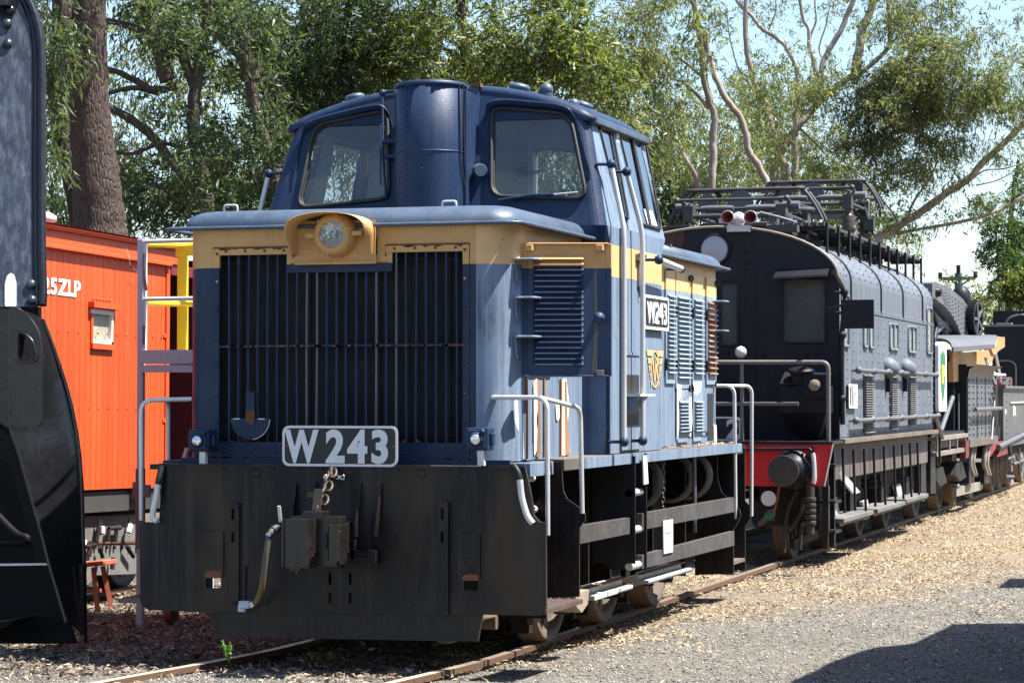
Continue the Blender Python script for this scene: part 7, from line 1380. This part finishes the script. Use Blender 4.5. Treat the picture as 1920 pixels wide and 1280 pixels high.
# big brown trunk at the left with its leaning twin
T('brown_tree', 'thick brown trunk flaring at its base behind the red guard van', 27, [
    ([(188, 760), (188, 500), (188, 440), (184, 390), (180, 335), (173, 270), (168, 200), (166, 110), (168, 0), (172, -150), (180, -500)], 118, 50),
    ], M['bark'], [(108, 60, 30, 70, 26, 1.2), (104, 120, 36, 40, 26, 1.1), (100, 10, 34, 40, 26, 1.1), (92, 260, 18, 60, 26, .8), (98, 330, 24, 50, 28, .8), (120, 390, 40, 40, 29, .8), (60, 200, 60, 160, 28, .6), (150, -120, 160, 90, 27, .5), (20, 60, 90, 120, 27, .6)], M['leaf_dark'], 800, (.10, .17), .18, .7, .36, -.1)
T('brown_tree', 'slimmer dark trunk leaning behind the thick brown trunk', 28.5, [
    ([(160, 760), (160, 480), (152, 390), (140, 330), (124, 270), (114, 215), (112, 150), (116, 60), (120, -100)], 56, 40), ([(118, 235), (104, 208), (86, 196), (60, 192)], 22, 12)], M['bark'],
    [(110, 300, 40, 60, 30, .7), (95, 400, 40, 40, 30, .8), (130, 430, 40, 30, 30, .8)], M['leaf_dark'], 700, (.10, .17), .17, .9, .4, -.1)
# broad dark green tree over the left half
T('spreading_tree', 'broad dark green tree with dividing limbs above the red guard van', 30, [
    ([(396, 760), (396, 480), (392, 400), (384, 350), (372, 290), (362, 225), (368, 150), (378, 90), (392, 0), (410, -120)], 34, 18),
    ([(388, 390), (370, 362), (333, 316), (290, 262), (255, 230), (204, 200), (160, 170)], 24, 12), ([(366, 170), (345, 110), (333, 54), (318, -20)], 20, 14), ([(312, 152), (303, 110), (290, 65), (270, 10), (250, -60)], 30, 22),
    ([(300, 95), (270, 62), (240, 48), (196, 38)], 16, 10), ([(470, 150), (462, 110), (452, 70), (440, 20), (430, -60)], 36, 24), ([(452, 105), (430, 90), (405, 66), (376, 58), (340, 66)], 16, 8), ([(330, 160), (290, 170), (255, 152), (220, 135), (190, 128)], 16, 10), ([(300, 175), (250, 165), (200, 176)], 12, 8),
    ([(520, 700), (524, 420), (522, 350), (508, 300), (494, 262), (480, 215), (470, 150)], 30, 22), ([(340, 275), (300, 270), (250, 288), (205, 284)], 9, 6), ([(380, 380), (330, 372), (300, 350), (260, 340)], 8, 5)], M['bark2'],
    [(330, 30, 110, 60, 30, .9), (450, 60, 110, 90, 31, 1.0), (560, 60, 110, 90, 31, 1.15), (660, 50, 100, 80, 31.5, 1.15), (400, 190, 110, 80, 30, 1.05), (490, 190, 90, 90, 31, 1.2), (580, 170, 90, 70, 31.5, 1.25), (680, 140, 80, 60, 31.5, 1.2), (340, 260, 90, 60, 30.5, .9), (420, 300, 90, 70, 31, 1.2), (300, 350, 100, 60, 31, .95), (480, 310, 70, 80, 31.5, 1.1), (260, 150, 50, 70, 30.5, .6), (240, 300, 60, 70, 31, .65), (250, 400, 80, 50, 31, 1.0), (360, 390, 90, 50, 31.5, 1.0), (450, 390, 70, 50, 32, 1.0), (400, 30, 180, 50, 32, .7), (270, 90, 70, 60, 31, .5),
     (380, -120, 260, 110, 31, .6), (650, -120, 240, 110, 31, .6), (300, 50, 40, 50, 29, 1.2), (345, 95, 50, 45, 29, 1.1), (490, 150, 50, 60, 29, 1.3), (505, 240, 50, 60, 29, 1.2), (450, 110, 40, 50, 28.8, 1.0), (375, 300, 45, 60, 29, 1.1), (350, 220, 50, 50, 29, .9), (420, 370, 60, 40, 29, 1.0), (460, 30, 60, 50, 29, 1.0), (520, 330, 40, 40, 29.3, 1.0)], M['leaf_dark'], 900, (.08, .15), .20, .28, .34, .12)
T('willow_leaved_tree', 'bright sunlit green foliage spilling above the diesel cab roof', 32, [
    ([(900, 760), (900, 300), (890, 200), (870, 90), (860, -60)], 26, 16), ([(885, 180), (960, 130), (1040, 100), (1130, 130)], 9, 3), ([(880, 120), (800, 80), (720, 100), (640, 140)], 9, 3), ([(872, 90), (940, 40), (1020, 20)], 8, 3)], M['bark2'],
    [(740, 80, 80, 80, 31.5, 1.25), (830, 110, 80, 60, 31, 1.3), (920, 90, 80, 70, 31.5, 1.25), (1000, 70, 80, 80, 31, 1.3), (1080, 90, 80, 80, 31, 1.3), (1130, 150, 60, 60, 30.5, 1.2), (1100, 30, 80, 60, 31, 1.2), (880, 20, 110, 50, 32, 1.2), (760, 20, 90, 50, 32, 1.1), (990, 150, 110, 40, 32.5, 1.1), (700, 180, 90, 40, 32.5, 1.0), (640, 150, 60, 60, 32, .9), (1080, 180, 60, 40, 31, 1.0), (840, 170, 110, 30, 32.5, .9), (950, -100, 260, 100, 32, .7)], M['leaf_bright'], 950, (.08, .15), .20, .22, .34, .08)
T('gum_tree', 'pale forked gum trunk with drooping foliage between the cab and the pantographs', 50, [
    ([(1330, 760), (1332, 420), (1334, 343), (1337, 295), (1338, 253), (1340, 219), (1328, 183), (1320, 146), (1317, 107), (1312, 60), (1300, 0)], 24, 16), ([(1314, 352), (1300, 323), (1284, 294), (1272, 268), (1262, 230)], 16, 9), ([(1330, 205), (1306, 178), (1283, 157), (1262, 148)], 10, 5), ([(1318, 145), (1309, 138), (1290, 122), (1272, 108), (1262, 90)], 9, 5),
    ([(1437, 345), (1421, 307), (1404, 285), (1399, 253), (1387, 219), (1362, 186), (1342, 146), (1331, 107), (1322, 60)], 20, 15)], M['gum'],
    [(1235, 70, 80, 80, 48, 1.3), (1290, 50, 70, 60, 49, 1.2), (1200, 170, 70, 80, 48, 1.2), (1215, 260, 60, 80, 49, 1.2), (1335, 60, 40, 60, 49, .9), (1250, 160, 40, 60, 50, .8), (1280, 240, 50, 60, 52, .9), (1370, 230, 40, 50, 53, .9), (1300, 320, 60, 40, 53, .9), (1375, 300, 50, 50, 53, .9), (1180, 60, 60, 100, 50, 1.1), (1250, -80, 160, 80, 49, .6), (1290, 110, 50, 30, 49, .8)], M['leaf_gum'], 720, (.08, .15), .21, .6, .38, .02)
T('gum_tree', 'large many stemmed gum tree with peeling bark and rounded olive crown', 56, [
    ([(1478, 760), (1478, 400), (1477, 338), (1461, 287), (1444, 239), (1438, 202), (1424, 180), (1410, 140), (1399, 84), (1399, 0), (1402, -80)], 30, 10), ([(1494, 400), (1492, 335), (1490, 281), (1492, 242), (1497, 202), (1531, 183), (1560, 176)], 22, 12), ([(1450, 400), (1449, 335), (1455, 304), (1475, 267), (1500, 233), (1522, 208), (1560, 170), (1600, 140)], 24, 16),
    ([(1497, 210), (1495, 160), (1492, 124), (1472, 87), (1449, 67), (1427, 53), (1410, 31), (1382, 3), (1370, -40)], 14, 9), ([(1540, 180), (1528, 124), (1517, 84), (1517, 56), (1506, 36), (1500, 0), (1496, -60)], 14, 8), ([(1520, 66), (1530, 40), (1528, 0), (1530, -40)], 7, 4), ([(1540, 170), (1541, 127), (1555, 95), (1575, 60), (1590, 25), (1604, -10), (1615, -60)], 17, 12), ([(1545, 118), (1536, 90), (1548, 50), (1556, 10)], 6, 3), ([(1600, 150), (1604, 130), (1610, 95), (1617, 55), (1632, 20), (1645, -20)], 28, 18), ([(1605, 145), (1640, 115), (1665, 88), (1668, 50), (1665, 0), (1662, -40)], 14, 10), ([(1665, 90), (1690, 60), (1720, 25), (1760, 0)], 8, 4), ([(1430, 185), (1390, 140), (1370, 80), (1362, 20)], 6, 3), ([(1440, 215), (1400, 190), (1350, 130)], 5, 2), ([(1440, 60), (1455, 20), (1450, -20)], 5, 3), ([(1500, 240), (1560, 300), (1600, 320)], 6, 3),
    ([(1640, 620), (1645, 460), (1665, 438), (1692, 418), (1735, 392), (1775, 362), (1812, 339), (1850, 298), (1885, 266), (1925, 225), (1980, 160)], 24, 16), ([(1660, 442), (1700, 434), (1758, 424), (1805, 415), (1854, 402), (1900, 380), (1960, 340)], 8, 11), ([(1700, 420), (1712, 380), (1740, 340), (1760, 300)], 8, 4), ([(1818, 340), (1845, 320), (1885, 316), (1935, 300)], 5, 3), ([(1830, 348), (1870, 338), (1905, 320), (1940, 306)], 4, 2), ([(1855, 290), (1880, 270), (1930, 255)], 5, 3), ([(1685, 425), (1675, 400), (1650, 370), (1640, 340)], 6, 3)], M['gum'],
    [(1570, 190, 80, 55, 55, 1.3), (1620, 230, 90, 60, 54.5, 1.4), (1690, 190, 80, 80, 55, 1.3), (1740, 130, 90, 70, 54.5, 1.35), (1800, 150, 80, 80, 54.5, 1.35), (1840, 110, 50, 70, 54.5, 1.2), (1780, 230, 80, 60, 55, 1.2), (1700, 280, 90, 60, 55, 1.15), (1620, 300, 80, 50, 55.5, 1.0), (1760, 310, 70, 50, 55.5, .95), (1860, 200, 45, 70, 55, 1.0), (1900, 150, 40, 90, 55.5, .9), (1480, 230, 60, 60, 57, .7), (1430, 150, 60, 60, 57, .5), (1400, 60, 50, 60, 57, .5), (1460, 30, 50, 50, 57, .35), (1560, 40, 50, 50, 57, .28), (1690, 60, 60, 50, 55.5, .9), (1740, 30, 70, 50, 56, .8), (1660, 380, 80, 40, 56, .8), (1720, 400, 60, 50, 56, .6), (1780, 380, 50, 40, 56, .45), (1560, 290, 60, 50, 57, .9), (1540, 350, 70, 30, 57, .9), (1440, 330, 50, 40, 58, .8), (1600, 370, 60, 50, 57, .8), (1860, 390, 40, 30, 56, .6), (1690, 450, 60, 30, 57, .7), (1735, 470, 30, 40, 57, .4), (1880, 20, 60, 30, 56, .5), (1700, -90, 260, 90, 56, .45), (1980, 150, 60, 150, 56, .7), (1505, 260, 40, 40, 58, .7), (1630, 150, 50, 40, 55, .9), (1470, 180, 60, 60, 54, .5), (1430, 270, 50, 50, 54, .5), (1520, 130, 60, 50, 54, .4), (1580, 90, 50, 50, 54, .4), (1880, 260, 50, 50, 55, .6), (1840, 40, 60, 40, 55, .7), (1400, 190, 50, 60, 54.5, .45), (1560, 330, 70, 40, 54, .8), (1500, 300, 60, 40, 55, .6), (1640, 30, 60, 40, 55, .5)], M['leaf_gum'], 820, (.08, .15), .21, .55, .36, .12)
T('conifer_tree', 'dark stringy trunked conifer with bright green tufts behind the black tender', 66, [
    ([(1895, 800), (1893, 600), (1890, 520), (1893, 440), (1900, 360), (1910, 300)], 16, 6)] + [([(1872 + k * 7, 600), (1874 + k * 6, 540), (1870 + k * 7 + 4 * math.sin(k * 2), 480), (1868 + k * 8, 430 - 8 * (k % 3))], 5, 2) for k in range(9)], M['bark2'],
    [(1862, 480, 26, 22, 65, 1.5), (1885, 440, 36, 26, 65, 1.3), (1910, 400, 30, 40, 65, 1.2), (1915, 350, 20, 30, 65, 1.0), (1860, 440, 20, 20, 65, .8), (1900, 500, 30, 30, 64.5, 1.0), (1885, 540, 30, 30, 66, .6), (1850, 520, 20, 30, 66, .5), (1930, 460, 40, 60, 66, 1.2), (1940, 360, 40, 60, 66, 1.0), (1850, 395, 26, 18, 65.5, .8), (1960, 560, 60, 70, 66, 1)], M['leaf_con'], 700, (.08, .14), .32, .0, .3, -.3)
T('green_bush', 'rounded vivid green bush above the black tender', 64, [([(1906, 800), (1906, 560)], 6, 3)], M['bark2'], [(1903, 545, 24, 26, 63.5, 2.2), (1925, 540, 24, 36, 63.5, 2.0), (1890, 555, 16, 16, 63.5, 1.6)], M['leaf_bright'], 800, (.08, .13), .38, .0, .25, -.5)
T('yellow_shrub', 'pale yellow green shrub beside the crane gear wheel', 68, [([(1838, 800), (1838, 580)], 5, 2)], M['bark2'], [(1838, 545, 22, 30, 68, .9), (1850, 580, 24, 40, 68, 1.1), (1822, 590, 20, 30, 68, .8), (1775, 530, 8, 8, 69, 1.4), (1760, 590, 30, 30, 70, .8)], M['leaf_gum'], 600, (.09, .15), .34, .1, .3, -.3)
T('green_bush', 'dark green bush between the diesel cab and the electric locomotive', 60, [([(1262, 800), (1262, 330)], 10, 5)], M['bark2'], [(1262, 320, 50, 60, 60, 1.5), (1240, 390, 50, 60, 60, 1.5), (1300, 380, 60, 50, 60.5, 1.2), (1400, 380, 80, 40, 61, 1.0), (1500, 400, 90, 40, 61, 1.0), (1620, 430, 80, 30, 62, .9), (1180, 350, 60, 90, 61, 1.2)], M['leaf_dark'], 420, (.12, .2), .3, .3, .4, -.4)
T('gum_tree', 'sunlit yellow green gum foliage behind the pale forked trunk', 72, [([(1380, 800), (1380, 300)], 12, 6)], M['gum'], [(1380, 250, 60, 60, 72, 1), (1440, 180, 50, 60, 73, .8), (1300, 220, 60, 60, 73, .8), (1350, 330, 80, 50, 72, 1), (1480, 300, 70, 70, 73, .9), (1500, 140, 40, 40, 73, .5), (1420, 110, 30, 30, 73, .3)], M['leaf_bright'], 300, (.13, .2), .25, .7, .5, -.1)
T('gum_tree', 'hazy olive gum seen through gaps behind the spreading dark tree', 46, [([(560, 800), (560, 150)], 12, 6)], M['gum'], [(600, 120, 140, 90, 46, .9), (450, 230, 120, 120, 46, .8), (330, 130, 80, 60, 47, .5), (300, 300, 100, 70, 47, .7), (780, 130, 160, 80, 46, 1.0), (980, 130, 160, 90, 46, 1.0), (420, 390, 160, 60, 46, .9), (150, 380, 70, 70, 46, .7), (1130, 230, 80, 120, 47, 1.0), (1060, 310, 90, 80, 46, 1.6), (640, 310, 100, 90, 46, 1.5), (260, 60, 90, 70, 47, 1.0), (230, 200, 70, 90, 47, .9), (220, 330, 60, 80, 47, .9), (400, 60, 120, 70, 47, .8)], M['leaf_gum'], 380, (.12, .2), .22, .8, .5, -.1)
# far wood that closes the horizon all round the yard
n = 42000; ang = RNG.uniform(-1.35, 1.2, n); rad_ = RNG.uniform(95, 125, n); hx_ = np.sin(ang) * rad_ - 5; hy_ = np.cos(ang) * rad_
top = 3.0 + 1.3 * np.sin(ang * 23) * np.sin(ang * 9.1 + 1) + .8 * np.sin(ang * 61); c = np.stack([hx_, hy_, RNG.uniform(0, 1, n) ** .8 * top], 1); d = RNG.normal(size=(n, 3)); l = RNG.uniform(.35, .8, n)
tag(obj('distant_wood', leaf_mesh('distant_wood', c, d, l, l * .6, M['leaf_dark'])), kind='stuff')
# ------------------------------------------------------------------ weeds
def weed(px, py, h, n, label, z=-.03):
    c = HZ(px, py, z); r = thing('weed', c, label, 'weed', 'small weeds along the rails'); st = MB(); C, Dv, L = [], [], []
    for k in range(n):
        a = random.uniform(0, 6.28); tip = V((math.cos(a) * h * .35, math.sin(a) * h * .35, h * random.uniform(.7, 1))); st.tube(wob([c, c + tip * .5 + V((0, 0, h * .08)), c + tip], 3), .0025, 4)
        for j in range(18): t = random.uniform(.25, 1); C.append(c + tip * t - r.location); Dv.append((random.uniform(-1, 1), random.uniform(-1, 1), random.uniform(.0, .9))); L.append(random.uniform(.02, .045))
    st.build('stems', [M['weed']], r); o = obj('leaves', leaf_mesh('leaves', np.array([tuple(q) for q in C]), np.array(Dv), np.array(L), np.array(L) * .3, M['weed']), r)
weed(430, 1243, .16, 7, 'leafy green weed growing against the rail under the apron', -.02); weed(586, 1236, .05, 3, 'flat tiny weed sprig under the black apron, nearer the leafy weed', -.05); weed(617, 1237, .055, 4, 'tiny weed sprig under the black apron, farther from the leafy weed', -.05)
weed(1394, 1046, .14, 3, 'thin upright weed below the rear footstep of the diesel', -.13); weed(1166, 1150, .28, 5, 'tall feathery weed beside the second wheel of the diesel', -.14); weed(1348, 1044, .06, 3, 'low weed in the litter behind the last diesel wheel', -.13)
